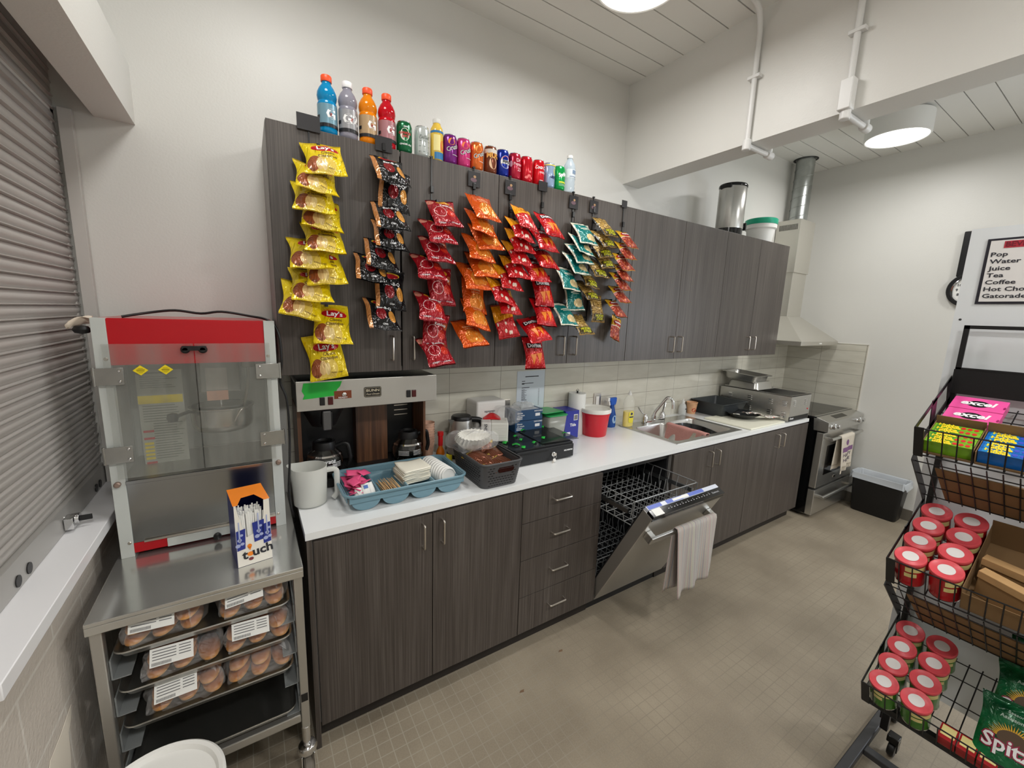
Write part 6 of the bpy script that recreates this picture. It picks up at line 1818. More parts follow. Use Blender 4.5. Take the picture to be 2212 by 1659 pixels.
# ---------------------------------------------------------------- chip bags on clip strips
def bag_material(name, base, layers, rough=.17, metal=.12, wr=1.0):
    m, g, bs = newmat(name, rough, metal)
    tc = g.n('ShaderNodeTexCoord')
    sx = g.n('ShaderNodeSeparateXYZ'); g.l(tc.outputs['UV'], sx.inputs[0])
    U, V = sx.outputs[0], sx.outputs[1]
    nz = g.noise(tc.outputs['UV'], 5, 3)
    col = lin(base)
    cur = g.mix(g.math('MULTIPLY', nz, .5), col, tuple(c*.72 for c in col[:3])+(1,))
    def dist(cx, cy, rx, ry):
        a = g.math('DIVIDE', g.math('SUBTRACT', U, cx), rx); b = g.math('DIVIDE', g.math('SUBTRACT', V, cy), ry)
        return g.math('SQRT', g.math('ADD', g.math('MULTIPLY', a, a), g.math('MULTIPLY', b, b)))
    for L in layers:
        k = L[0]
        if k == 'ell':
            f = g.math('LESS_THAN', dist(*L[1:5]), 1.0); c = lin(L[5])
        elif k == 'ring':
            d = dist(*L[1:5]); f = g.math('MULTIPLY', g.math('LESS_THAN', d, 1.0), g.math('GREATER_THAN', d, 1.0-L[6])); c = lin(L[5])
        elif k == 'box':
            f = g.math('MULTIPLY', g.math('MULTIPLY', g.math('GREATER_THAN', U, L[1]), g.math('LESS_THAN', U, L[2])), g.math('MULTIPLY', g.math('GREATER_THAN', V, L[3]), g.math('LESS_THAN', V, L[4]))); c = lin(L[5])
        elif k == 'diag':   # everything above the slanted line v > a + b*u
            f = g.math('GREATER_THAN', V, g.math('ADD', L[1], g.math('MULTIPLY', U, L[2]))); c = lin(L[3])
        elif k == 'blob':   # voronoi blobs inside a box
            vo = g.n('ShaderNodeTexVoronoi'); vo.inputs['Scale'].default_value = L[6]; g.l(tc.outputs['UV'], vo.inputs['Vector'])
            f = g.math('LESS_THAN', vo.outputs['Distance'], L[7])
            f = g.math('MULTIPLY', f, g.math('MULTIPLY', g.math('MULTIPLY', g.math('GREATER_THAN', U, L[1]), g.math('LESS_THAN', U, L[2])), g.math('MULTIPLY', g.math('GREATER_THAN', V, L[3]), g.math('LESS_THAN', V, L[4])))); c = lin(L[5])
        elif k == 'streak':
            n = g.noise(g.mapping(tc.outputs['UV'], scale=L[6], rot=(0, 0, L[7])), 1.0, 2)
            f = g.math('GREATER_THAN', n, L[8])
            f = g.math('MULTIPLY', f, g.math('MULTIPLY', g.math('MULTIPLY', g.math('GREATER_THAN', U, L[1]), g.math('LESS_THAN', U, L[2])), g.math('MULTIPLY', g.math('GREATER_THAN', V, L[3]), g.math('LESS_THAN', V, L[4])))); c = lin(L[5])
        cur = g.mix(f, cur, c)
    # the back face of the bag is a plain foil label panel: u > 1 there
    back = g.math('GREATER_THAN', U, 1.001)
    cur = g.mix(back, cur, tuple(c*.8 for c in col[:3])+(1,))
    g.l(cur, bs.inputs['Base Color'])
    n1 = g.noise(g.mapping(tc.outputs['UV'], scale=(3.4, 2.0, 1)), 1.0, 2, 2.2)
    ribs = g.math('SINE', g.math('MULTIPLY', V, 420))
    ends = g.math('GREATER_THAN', g.math('ABSOLUTE', g.math('SUBTRACT', V, .5)), .455)
    h = g.math('ADD', g.math('MULTIPLY', n1, 1.0), g.math('MULTIPLY', g.math('MULTIPLY', ribs, ends), .03))
    g.l(g.bump(h, .8*wr, .016), bs.inputs['Normal'])
    return m
def bag_surface(W, H, T, seed):
    rnd = random.Random(seed); ph = [rnd.uniform(0, 6.28) for _ in range(8)]
    se = .055
    def f(u, v, side):
        vv = min(max((v-se)/(1-2*se), 0), 1)
        bulge = math.sin(math.pi*vv)**.55 if 0 < vv < 1 else 0
        w = W*(1-.10*math.sin(math.pi*vv)**.8)
        xx = (u-.5)*w
        e = 1-abs(2*u-1)**2.4
        t = T/2*bulge*max(e, 0)**.75
        edge = min(vv, 1-vv)
        cre = math.exp(-edge*9)*(math.sin(13*u+ph[0])+.7*math.sin(21*u+ph[1]))*.0045*e
        lump = .0035*math.sin(5*u+ph[2]+3*vv)*math.sin(6*vv+ph[3])*e*bulge
        y = -(t+cre*bulge*2+lump)*side*(1.0 if side > 0 else .8)
        z = v*H
        if vv <= 0 or vv >= 1:
            y += .0022*math.sin(9*u+ph[4 if vv <= 0 else 5])
        y += .006*math.sin(3*v+ph[6])*(v) * .5
        return (xx+.003*math.sin(7*v+ph[7]), y, z)
    return f
def tri(mb, F, a, b, c, n=5):
    o = len(mb.v); idx = {}
    for i in range(n+1):
        for j in range(n+1-i):
            k = n-i-j
            idx[(i, j)] = len(mb.v)
            mb.v.append(F((a[0]*i+b[0]*j+c[0]*k)/n, (a[1]*i+b[1]*j+c[1]*k)/n))
    for i in range(n):
        for j in range(n-i):
            mb.f.append([idx[(i, j)], idx[(i+1, j)], idx[(i, j+1)]]); mb.mi.append(0)
            if i+j < n-1:
                mb.f.append([idx[(i+1, j)], idx[(i+1, j+1)], idx[(i, j+1)]]); mb.mi.append(0)
def make_bag(kind, W, H, T, m, seed, decor):
    f = bag_surface(W, H, T, seed)
    nx, ny = 20, 26
    mb = MB()
    mb.grid(lambda u, v: f(u, v, 1), nx, ny)
    o = len(mb.v)
    mb.grid(lambda u, v: f(1-u, v, -1), nx, ny)
    n1 = (nx+1)*(ny+1)
    def uv(i):
        if i < n1: return ((i % (nx+1))/nx, (i//(nx+1))/ny)
        j = i-n1
        return (1.01+(1-(j % (nx+1))/nx), (j//(nx+1))/ny)
    root = thing('chip_bag', '', 'chip bag', (0, 0, 0))
    b = ob('pouch', mb, m, root, smooth=70, uvfn=uv)
    # outward offset along the local bag normal is close to -y
    front = lambda x, y: (lambda p: (p[0], p[1]-.0012, p[2]))(f(min(max(x/W+.5, 0), 1), min(max(y/H, 0), 1), 1))
    if decor:
        for nm, mb2, mm in decor(front, W, H):
            ob(nm, mb2, mm, root, smooth=60)
    return root
YEL = (238, 208, 18)
KINDS = {}
LOGORED = mat('logo_red', (196, 24, 36), .3)
def dec_lays(F, W, H):
    e = MB(); textmb(e, "Lay's", .034, F, cx=.008, cy=H*.70, bold=.02, shear=.15)
    c = MB(); textmb(c, 'Classic', .0185, F, cx=.012, cy=H*.535, bold=.01); textmb(c, 'Classique', .0185, F, cx=.008, cy=H*.445, bold=.01)
    s_ = MB(); textmb(s_, '40 g', .009, F, cx=-W*.33, cy=H*.10); textmb(s_, 'Potato Chips', .008, F, cx=W*.22, cy=H*.12)
    return [('logo_lettering', e, WHITE_INK), ('flavour_lettering', c, mat('brown_print', (86, 52, 14), .4)), ('small_lettering', s_, mat('brown_print', (86, 52, 14), .4))]
def dec_black(F, W, H):
    e = MB(); textmb(e, "Bar-B-Q", .020, F, cx=.008, cy=H*.60, bold=.02); textmb(e, 'Chips', .009, F, cx=.0, cy=H*.13)
    return [('lettering', e, WHITE_INK)]
def dec_ket(F, W, H):
    e = MB(); textmb(e, "Ketchup", .019, F, cx=.018, cy=H*.66, bold=.02); textmb(e, 'Chips', .009, F, cx=-.03, cy=H*.10, sx=1.5); textmb(e, 'Croustilles', .008, F, cx=.028, cy=H*.10)
    return [('lettering', e, WHITE_INK)]
def dec_orange(F, W, H):
    e = MB(); textmb(e, "Cheddar", .016, F, cx=.0, cy=H*.62, bold=.02, sx=1.1); textmb(e, 'sour cream', .011, F, cx=.0, cy=H*.54, bold=.01)
    return [('lettering', e, mat('pale_orange_print', (250, 206, 150), .4))]
def dec_cheese(F, W, H):
    e = MB(); ell(e, F, .012, H*.76, .012, .012, 20); patch(e, F, -.03, .005, H*.66, H*.68, 4)
    return [('lettering', e, mat('brown_orange_print', (150, 70, 10), .4))]
def dec_tor(F, W, H):
    g_ = MB(); e = MB(); textmb(e, "Doritos", .031, F, cx=.0, cy=H*.70, bold=.03, sx=.9)
    F0 = lambda x, y: (lambda p: (p[0], p[1]+.0007, p[2]))(F(x, y))
    patch(g_, F0, -W*.40, W*.40, H*.625, H*.775, 10, 3); g_.add([F0(-.016, H*.63), F0(.016, H*.63), F0(0, H*.52)], [(0, 1, 2)])
    tr = MB()
    for cx, cy in ((-.018, H*.30), (.020, H*.33)): tri(tr, F, (cx-.019, cy+.022), (cx+.017, cy+.026), (cx+.002, cy-.030))
    return [('logo_ground', g_, mat('logo_black', (18, 14, 16), .3)), ('logo_lettering', e, WHITE_INK), ('printed_chips', tr, mat('chip_orange', (232, 130, 36), .4))]
def dec_teal(F, W, H):
    e = MB(); patch(e, F, -.03, .035, H*.60, H*.63, 8); patch(e, F, -.02, .025, H*.55, H*.565, 6)
    return [('lettering', e, mat('cream_print', (236, 232, 210), .4))]
def dec_sticks(F, W, H):
    e = MB(); textmb(e, "HICKORY", .017, F, cx=.006, cy=H*.22, bold=.04); textmb(e, 'STICKS', .017, F, cx=.008, cy=H*.12, bold=.04)
    return [('lettering', e, mat('lime_print', (198, 196, 34), .4))]
def dec_bacon(F, W, H):
    e = MB(); patch(e, F, -.028, .028, H*.69, H*.745, 8)
    return [('lettering', e, WHITE_INK)]
KINDS['lays'] = (.140, .180, .045, bag_material('yellow_chip_film', YEL, [('ell', .42, .22, .34, .26, (226, 196, 90)), ('ell', .20, .26, .17, .20, (152, 82, 46)), ('ell', .36, .25, .10, .15, (226, 190, 128)), ('ell', .48, .22, .07, .13, (240, 214, 150)), ('ell', .56, .74, .34, .13, (232, 158, 30)), ('ell', .56, .70, .36, .11, (190, 20, 34))]), dec_lays, 'yellow')
KINDS['black'] = (.132, .175, .042, bag_material('black_chip_film', (22, 22, 23), [('box', 0, .12, 0, 1, (190, 128, 74)), ('ell', .44, .42, .17, .17, (128, 24, 30)), ('ell', .82, .38, .13, .17, (214, 148, 66)), ('ell', .5, .83, .3, .09, (214, 168, 40)), ('ell', .5, .81, .26, .07, (176, 20, 34))], rough=.12), dec_black, 'black')
KINDS['ketchup'] = (.128, .175, .042, bag_material('dark_red_chip_film', (158, 18, 30), [('ell', .12, .86, .12, .1, (206, 130, 110)), ('ring', .34, .45, .22, .17, (224, 190, 186), .09), ('ell', .72, .40, .15, .12, (200, 50, 34)), ('ell', .88, .66, .12, .12, (190, 96, 60)), ('ell', .56, .84, .26, .08, (222, 150, 40)), ('box', .05, .95, .10, .13, (120, 14, 40))]), dec_ket, 'dark red')
KINDS['orange'] = (.132, .178, .042, bag_material('orange_chip_film', (226, 92, 22), [('ell', .56, .30, .34, .22, (226, 132, 44)), ('streak', .3, .85, .15, .48, (214, 160, 84), (6, 16, 1), .7, .60), ('box', .05, .95, .10, .12, (180, 60, 20))], metal=.25), dec_orange, 'orange')
KINDS['cheese'] = (.122, .175, .042, bag_material('yellow_red_chip_film', (196, 24, 28), [('blob', .05, .95, .08, .5, (232, 214, 196), 5.5, .30), ('diag', .48, .12, (242, 160, 20)), ('box', .05, .95, .06, .08, (150, 16, 24))]), dec_cheese, 'yellow and red')
KINDS['tortilla'] = (.126, .178, .042, bag_material('bright_red_chip_film', (192, 16, 26), [('ell', .5, .32, .42, .2, (206, 40, 26)), ('box', .05, .95, .06, .075, (140, 10, 20))]), dec_tor, 'bright red')
KINDS['teal'] = (.120, .170, .040, bag_material('teal_chip_film', (14, 122, 118), [('diag', .84, -.08, (222, 218, 198)), ('box', 0, 1, 0, .07, (222, 216, 196)), ('ell', .64, .26, .26, .14, (214, 190, 140)), ('blob', .4, .95, .12, .36, (232, 214, 170), 9, .28), ('box', 0, .06, 0, 1, (222, 216, 196))]), dec_teal, 'teal and cream')
KINDS['sticks'] = (.112, .160, .036, bag_material('brown_stick_film', (152, 118, 58), [('streak', .0, 1, .3, .95, (206, 172, 98), (4, 34, 1), .9, .52), ('streak', .0, 1, .3, .95, (104, 76, 34), (5, 30, 1), -.7, .60), ('box', .1, .95, .05, .30, (66, 54, 22)), ('box', 0, .05, 0, 1, (60, 60, 60))]), dec_sticks, 'gold-brown')
KINDS['bacon'] = (.098, .150, .034, bag_material('bacon_chip_film', (222, 172, 40), [('box', 0, 1, 0, .52, (150, 52, 34)), ('blob', 0, 1, .04, .52, (206, 112, 70), 7, .34), ('ell', .5, .70, .40, .13, (176, 24, 30)), ('box', .0, 1, .52, .56, (226, 200, 190))]), dec_bacon, 'yellow-topped')
BAG_ROWS = {
    'lays': [(0.149, 2.167, 1), (0.116, 2.104, -3), (0.104, 2.034, -5), (0.128, 1.977, -4), (0.137, 1.898, 0), (0.086, 1.836, -1), (0.14, 1.784, 7), (0.085, 1.72, -2), (0.041, 1.659, -12), (0.149, 1.563, -2), (0.132, 1.429, 9)],
    'black': [(0.388, 2.183, 0), (0.385, 2.08, -7), (0.383, 2.012, -3), (0.38, 1.936, -6), (0.338, 1.856, -11), (0.303, 1.803, -11), (0.367, 1.699, -4), (0.346, 1.618, -1)],
    'ketchup': [(0.621, 2.054, 1), (0.603, 1.986, 5), (0.588, 1.906, 0), (0.553, 1.832, -3), (0.594, 1.724, 3), (0.554, 1.655, -9), (0.553, 1.536, -14), (0.599, 1.462, 12)],
    'orange': [(0.812, 2.111, 1), (0.796, 2.048, -10), (0.831, 1.985, 1), (0.787, 1.933, -8), (0.812, 1.861, -3), (0.773, 1.805, 1), (0.75, 1.695, -5), (0.772, 1.629, -14), (0.762, 1.545, 6)],
    'cheese': [(1.034, 2.1, -9), (1.012, 2.047, -9), (1.013, 1.992, -5), (1.003, 1.933, -4), (0.988, 1.868, -6), (0.952, 1.815, -7), (0.91, 1.75, -9), (0.951, 1.699, 0), (0.94, 1.585, 10)],
    'tortilla': [(1.193, 2.084, 2), (1.163, 2.013, -3), (1.168, 1.93, -2), (1.119, 1.863, 0), (1.145, 1.739, 1), (1.17, 1.644, -6), (1.138, 1.567, 7), (1.106, 1.426, -2)],
    'teal': [(1.423, 2.075, -7), (1.413, 2.022, -7), (1.406, 1.975, -2), (1.389, 1.918, 1), (1.322, 1.831, -6), (1.355, 1.726, 2), (1.323, 1.648, -2)],
    'sticks': [(1.576, 2.136, 6), (1.575, 2.077, 9), (1.554, 2.022, 8), (1.576, 1.967, 9), (1.524, 1.916, -7), (1.462, 1.855, -10), (1.478, 1.791, 7), (1.516, 1.672, -1), (1.442, 1.604, 2)],
    'bacon': [(1.752, 2.094, 2), (1.748, 2.031, 2), (1.731, 1.968, -1), (1.735, 1.91, -3), (1.724, 1.857, 1), (1.73, 1.787, -2), (1.706, 1.704, 2), (1.657, 1.574, -23)],
}
ORD = ['topmost', 'second from the top', 'third from the top', 'fourth from the top', 'fifth from the top', 'sixth from the top', 'seventh from the top', 'eighth from the top', 'ninth from the top', 'second from the bottom', 'lowest']
STRIP = {'lays': (.107, 'card', 'left end of the wall cabinets'), 'black': (.380, 'card', 'yellow and dark red strips'), 'ketchup': (.585, None, ''), 'orange': (.790, 'logo', ''), 'cheese': (.987, 'logo', ''),
         'tortilla': (1.180, 'card2', ''), 'teal': (1.388, 'logo', ''), 'sticks': (1.535, 'logo', ''), 'bacon': (1.772, 'small', '')}
BETWEEN = {'lays': 'at the left end', 'black': 'second from the left', 'ketchup': 'third from the left', 'orange': 'fourth from the left', 'cheese': 'in the middle', 'tortilla': 'right of the middle',
           'teal': 'third from the right', 'sticks': 'second from the right', 'bacon': 'at the right end'}
STRIPM = mat('black_strip_plastic', (18, 18, 19), .3)
CARDM = mat('dark_header_card', (34, 32, 34), .45)
for kind in BAG_ROWS:
    W, H, T, m, dec, cname = KINDS[kind]
    rows = BAG_ROWS[kind]
    n = len(rows)
    protos = [make_bag(kind, W, H, T, m, 3+7*len(kind)+sd, dec) for sd in (0, 1)]
    used = [False, False]
    sx_, head, _ = STRIP[kind]
    tops = []
    for i, (x, z, roll) in enumerate(rows):
        gap = (z-rows[i+1][1]) if i+1 < n else .1
        prevgap = (rows[i-1][1]-z) if i else .1
        tilt = 47 if prevgap < .085 else (38 if prevgap < .10 else 18)
        if i == 0: tilt = 44
        rnd = random.Random(i*13+len(kind))
        tilt += rnd.uniform(-3, 3)
        yb = -.352-H*math.sin(math.radians(tilt))
        # keep the picture-plane position found at y=-.45 when the bottom edge sits nearer to or farther from the doors
        k = (yb+2.1387)/(-.45+2.1387)
        X = -.1227+(x+.1227)*k; Z = 1.6955+(z-1.6955)*k
        rl = math.radians(roll)
        M = Matrix.Rotation(-rl*.8, 4, 'Y') @ Matrix.Rotation(math.radians(-tilt), 4, 'X') @ Matrix.Rotation(rnd.uniform(-.12, .12), 4, 'Z')
        e = M.to_euler()
        pi = i % 2
        nm = ORD[i] if i < n-2 else ('second from the bottom' if i == n-2 else 'lowest')
        lb = '%s chip bag, %s on its hanging clip strip' % (cname, nm)
        if not used[pi]:
            r = protos[pi]; used[pi] = True
            r.location = (X, yb, Z); r.rotation_euler = e; r['label'] = lb; r['group'] = cname+' chip bags on one clip strip'
        else:
            r = dup(protos[pi], (X, yb, Z), e, lb, cname+' chip bags on one clip strip')
        top = Vector((X, yb, Z)) + M.to_3x3() @ Vector((0, 0, H*.97))
        tops.append(top)
    # the strip itself
    hl = {'card': 'plain black header card', 'card2': 'short plain black header card', 'logo': 'square dark header card and small picture', 'small': 'small plain header card', None: 'no header card'}[head]
    t = thing('clip_strip', 'clip strip of %s chip bags, %s' % (cname, hl), 'display strip', (sx_, -.338, 2.351), 'black clip strips on the wall cabinets')
    s = MB()
    s.box(sx_-.003, sx_+.003, -.3345, -.3325, tops[-1].z-.03, 2.356)
    s.box(sx_-.006, sx_+.006, -.336, -.326, 2.351, 2.358)
    ob('hanging_strip', s, STRIPM, t, smooth=0)
    if head:
        w_, h_, zc_ = {'card': (.078 if kind == 'lays' else .068, .056, 2.366 if kind == 'lays' else 2.356), 'card2': (.055, .046, 2.345), 'logo': (.062, .066, 2.303), 'small': (.042, .040, 2.357)}[head]
        hc_ = ob('header_card', MB().box(sx_-w_/2, sx_+w_/2, -.340, -.3365, zc_-h_/2, zc_+h_/2), CARDM, t, smooth=0, bevel=.001)
        if head == 'logo':
            f5 = planefn((sx_, -.340, zc_), (1, 0, 0), (0, 0, 1), .0008)
            e = MB(); ell(e, f5, -.004, -.004, .016, .009)
            ob('printed_picture', e, mat('mauve_picture', (104, 78, 88), .4), hc_, smooth=0)
            e = MB(); f5 = planefn((sx_, -.3405, zc_), (1, 0, 0), (0, 0, 1), .0012); ell(e, f5, .001, .010, .007, .006)
            ob('printed_dot', e, mat('tan_picture', (170, 134, 96), .4), hc_, smooth=0)
    for i, tp in enumerate(tops):
        c = MB()
        cx_ = sx_+(tp.x-sx_)*.75
        c.box(cx_-.006, cx_+.006, min(tp.y-.006, -.345), -.3345, tp.z-.022, tp.z+.006)
        c.box(min(cx_, sx_)-.002, max(cx_, sx_)+.002, -.3365, -.3345, tp.z-.010, tp.z-.004)
        if i == 0 and kind != 'lays':
            c.box(sx_-.007, sx_+.007, -.345, -.3345, tp.z+.035, tp.z+.062)
        ob('clip', c, STRIPM, t, smooth=0, bevel=.001)

# ---------------------------------------------------------------- snack display rack at the right
RY0, RY1 = -1.765, -2.44
DV = Vector((.905, 0, .425)); NV_ = Vector((-.425, 0, .905))
TIERS = [Vector((1.687, 0, 1.294)), Vector((1.669, 0, .847)), Vector((1.669, 0, .372))]
TD = .345
def TP(k, s, t, h):           # depth s, distance t from the left side, height h above the shelf wires
    v = TIERS[k]+DV*s+NV_*h
    return Vector((v.x, RY0-t, v.z))
WT = RY0-RY1
t = thing('display_rack', 'black wire snack display rack with three tilted shelves at the right edge', 'display rack', (1.85, -2.1, 0))
sign = []
for k in range(3):
    # side plates with long slots
    for yy in (0.0, WT):
        mb = MB()
        def bar(s0, h0, s1, h1, w, mb=mb, yy=yy, k=k):
            a = TP(k, s0, yy, h0); b = TP(k, s1, yy, h1)
            d = (b-a).normalized(); q = Vector((-d.z, 0, d.x))*w/2
            vs = []
            for e in (-.0012, .0012):
                vs += [a-q+Vector((0, e, 0)), b-q+Vector((0, e, 0)), b+q+Vector((0, e, 0)), a+q+Vector((0, e, 0))]
            mb.add(vs, [(0, 1, 2, 3), (7, 6, 5, 4), (0, 1, 5, 4), (1, 2, 6, 5), (2, 3, 7, 6), (3, 0, 4, 7)])
        bar(0, .012, TD, .012, .026); bar(0, .098, TD, .098, .015)
        bar(.004, 0, .004, .105, .010); bar(TD-.012, 0, TD-.012, .105, .04)
        bar(TD*.5-.012, 0, TD*.5+.012, .105, .048)
        ob('side_plate', mb, BLACK_METAL, t, smooth=0)
    mb = MB()
    for y_ in (0.0, WT-.022):
        a = [TP(k, -.002, y_, -.004), TP(k, -.002, y_+.022, -.004), TP(k, -.002, y_+.022, .108), TP(k, -.002, y_, .108)]
        b = [v+DV*.003 for v in a]
        cb_ = MB().add(a+b, [(0, 1, 2, 3), (7, 6, 5, 4), (0, 1, 5, 4), (1, 2, 6, 5), (2, 3, 7, 6), (3, 0, 4, 7)])
        ob('corner_bracket', cb_, BLACK_METAL, t, smooth=0)
    w = MB()
    for h in (.002, .104): w.tube([TP(k, 0, .01, h), TP(k, 0, WT-.01, h)], .0024, 8)
    for h, s_ in ((0, .09), (0, .18), (0, .27), (0, TD-.01)): w.tube([TP(k, s_, 0, h-.003), TP(k, s_, WT, h-.003)], .002, 6)
    n = 21
    for i in range(1, n):
        yy = WT*i/n
        w.tube([TP(k, 0, yy, .104), TP(k, 0, yy, 0), TP(k, TD, yy, 0)], .0018, 6)
    ob('wire_shelf', w, BLACK_METAL, t)
    if k < 2:
        # wire skirt running from the front foot of this shelf back to the next one
        a0 = TP(k, .0, 0, -.006); b0 = TP(k+1, TD, 0, .11)
        w = MB()
        for i in range(1, n):
            yy = WT*i/n
            w.tube([a0+Vector((0, -yy, 0)), b0+Vector((0, -yy, 0))], .0018, 6)
        for f_ in (.12, .40, .68, .95):
            p_ = a0.lerp(b0, f_); w.tube([p_, p_+Vector((0, -WT, 0))], .002, 6)
        ob('wire_skirt', w, BLACK_METAL, t)
        for yy in (0, WT):
            mb = MB()
            d = (b0-a0).normalized(); q = Vector((-d.z, 0, d.x))*.017
            vs = []
            for e in (-.0015, .0015):
                o_ = Vector((0, -yy+e, 0)); vs += [a0-q+o_, b0-q+o_, b0+q+o_, a0+q+o_]
            mb.add(vs, [(0, 1, 2, 3), (7, 6, 5, 4), (0, 1, 5, 4), (1, 2, 6, 5), (2, 3, 7, 6), (3, 0, 4, 7)])
            ob('link_bar', mb, BLACK_METAL, t, smooth=0)
for yy in (RY0-.004, RY1+.004):
    ob('upright', MB().box(1.995, 2.013, yy-.008, yy+.008, .10, 1.56), BLACK_METAL, t, smooth=0)
ob('back_sheet', MB().box(1.985, 1.99, RY1, RY0, 1.475, 1.562), BLACK_METAL, t, smooth=0, bevel=.001)
sf = MB()
for a in ((RY0-.014, RY0, 1.562, 1.715), (RY1, RY1+.014, 1.562, 1.715), (RY1, RY0, 1.703, 1.715), (RY1, RY0, 1.562, 1.568)):
    sf.box(1.984, 1.991, a[0], a[1], a[2], a[3])
ob('sign_frame', sf, BLACK_METAL, t, smooth=0)
DGM = mat('dark_grey_tube', (52, 52, 54), .45)
for yy in (RY0+.012, RY1+.02):
    ob('base_leg', MB().box(1.36, 2.2, yy-.016, yy+.016, .035, .066), DGM, t, smooth=0, bevel=.003)
ob('cross_bar', MB().box(1.815, 1.85, RY1+.03, RY0-.004, .038, .062), DGM, t, smooth=0, bevel=.003)
ob('front_rail', MB().box(1.715, 1.74, RY1+.01, RY0-.01, .335, .362), BLACK_METAL, t, smooth=0, bevel=.002)
for yy in (RY0-.02, RY1+.02):
    st_ = MB().box(1.955, 1.98, yy-.012, yy+.012, .085, .47)
    ob('stanchion', st_, BLACK_METAL, t, smooth=0, bevel=.002)
for x_, yy in ((1.96, RY0-.055), (1.96, RY1+.055), (2.16, RY0-.012)):
    cs = ob('caster', MB().box(x_-.02, x_+.02, yy-.018, yy+.018, .062, .09).box(x_-.018, x_+.018, yy-.018, yy-.014, .03, .07), BLACK_GLOSS, t, bevel=.003)
    ob('wheel', MB().lathe([(.01, -.011), (.026, -.011), (.029, -.007), (.029, .007), (.026, .011), (.01, .011)], 24, M=Matrix.Translation((x_, yy, .0292)) @ Matrix.Rotation(math.radians(90), 4, 'X')), BLACK, cs)
# card panels behind the wire skirts
for k in range(2):
    a0 = TP(k, .012, 0, -.02); b0 = TP(k+1, TD, 0, .10)+Vector((.012, 0, 0))
    p0 = a0.lerp(b0, .16); p1 = a0.lerp(b0, .92)
    mb = MB()
    mb.add([p0+Vector((0, -.045, 0)), p0+Vector((0, -WT+.03, 0)), p1+Vector((0, -WT+.03, 0)), p1+Vector((0, -.055, 0))], [(0, 1, 2, 3)])
    ob('cardboard_sheet', mb, CARD, loc=p0.lerp(p1, .5), solid=.004, smooth=0, label=('brown cardboard sheet behind the wire under the gum shelf', 'brown cardboard sheet behind the wire under the middle rack shelf')[k], cat='cardboard')
# menu board behind the rack
t = thing('menu_board', 'large white board behind the snack rack carrying a framed beverage list', 'board', (2.025, -2.1, .9))
ob('board_panel', MB().box(2.02, 2.028, -2.5, -1.728, .30, 2.044), mat('white_board', (214, 218, 220), .35), t, smooth=0)
ob('list_sheet', MB().box(2.017, 2.0195, -2.2, -1.772, 1.789, 2.005), mat('sheet_black_border', (34, 32, 42), .4), t, smooth=0)
ob('list_paper', MB().box(2.0155, 2.0172, -2.192, -1.780, 1.797, 1.998), mat('list_paper', (218, 216, 214), .35), t, smooth=0)
f5 = planefn((2.0155, 0, 0), (0, -1, 0), (0, 0, 1), .0008)
def left_text(mb, s, size, x0, y, fn, **kw):
    vs, fs = textverts(s, kw.get('bold', .02), kw.get('shear', 0))
    mn = min(v[0] for v in vs)
    mb.add([fn(x0+(v[0]-mn)*size*kw.get('sx', 1), y+v[1]*size) for v in vs], fs)
for i, s_ in enumerate(['Pop', 'Water', 'Juice', 'Tea', 'Coffee', 'Hot Chocolate', 'Gatorade']):
    e = MB(); left_text(e, s_, .0195, 1.786, 1.952-.0228*i, f5, sx=1.3)
    ob('menu_line', e, INK, t, smooth=0)
e = MB(); patch(e, f5, 1.811, 1.95, 1.972, 1.994, 1)
ob('red_heading_band', e, mat('heading_red', (178, 40, 58), .5), t, smooth=0)
f6 = planefn((2.0155, 0, 0), (0, -1, 0), (0, 0, 1), .0016)
e = MB(); left_text(e, 'BEVERAGES', .022, 1.815, 1.983, f6, sx=1.0)
ob('heading_text', e, mat('heading_ink', (110, 20, 36), .5), t, smooth=0)
for y_, z_ in ((-1.745, 1.735),): ob('magnet', MB().lathe([(.004, 0), (0, .003)], 10, M=Matrix.Translation((2.02, y_, z_)) @ Matrix.Rotation(math.radians(-90), 4, 'Y')), BLACK, t)

# snack cans: two rows of four on the middle and on the lowest shelf
LIDR = mat('red_lid', (222, 84, 92), .35, var=.12, vscale=60)
CANR = mat('red_can_print', (190, 24, 34), .25, var=.25, vscale=18)
CANG = mat('green_can_print', (72, 134, 44), .25, var=.25, vscale=18)
def snack_can(nm, m):
    r = thing('snack_can', '', 'can', (0, 0, 0))
    ob('can_wall', MB().lathe([(0, 0), (.0365, 0), (.037, .002), (.037, .098)], 40, cap=False), m, r)
    ob('metal_rim', MB().lathe([(.037, .0), (.0378, .001), (.037, .003)], 40, cap=False), CAN_END, r)
    e = MB(); f = cylfn((0, 0), .0372, 0); patch(e, f, -.03, .0, .045, .062, 10); patch(e, f, -.028, .028, .068, .088, 12)
    ob('label_print', e, mat('cream_panel', (236, 222, 150), .4), r, smooth=60)
    l = ob('lid', MB().lathe([(.0385, .092), (.0398, .094), (.0398, .103), (.0385, .1055), (.036, .1055), (.0335, .1035), (0, .1035)], 44, cap=False), LIDR, r)
    e = MB(); ell(e, lambda x, y: (x, y, .1043), 0, 0, .0200, .0200, 32)
    ob('lid_print', e, mat('lid_white', (226, 222, 220), .35), l, smooth=0)
    return r
tilt_e = Euler((0, -math.atan2(.425, .905), 0))
pr_, pg_ = snack_can('red', CANR), snack_can('green', CANG)
usedc = {0: False, 1: False}
dep = ['front', 'second row', 'third row', 'back']
random.seed(17)
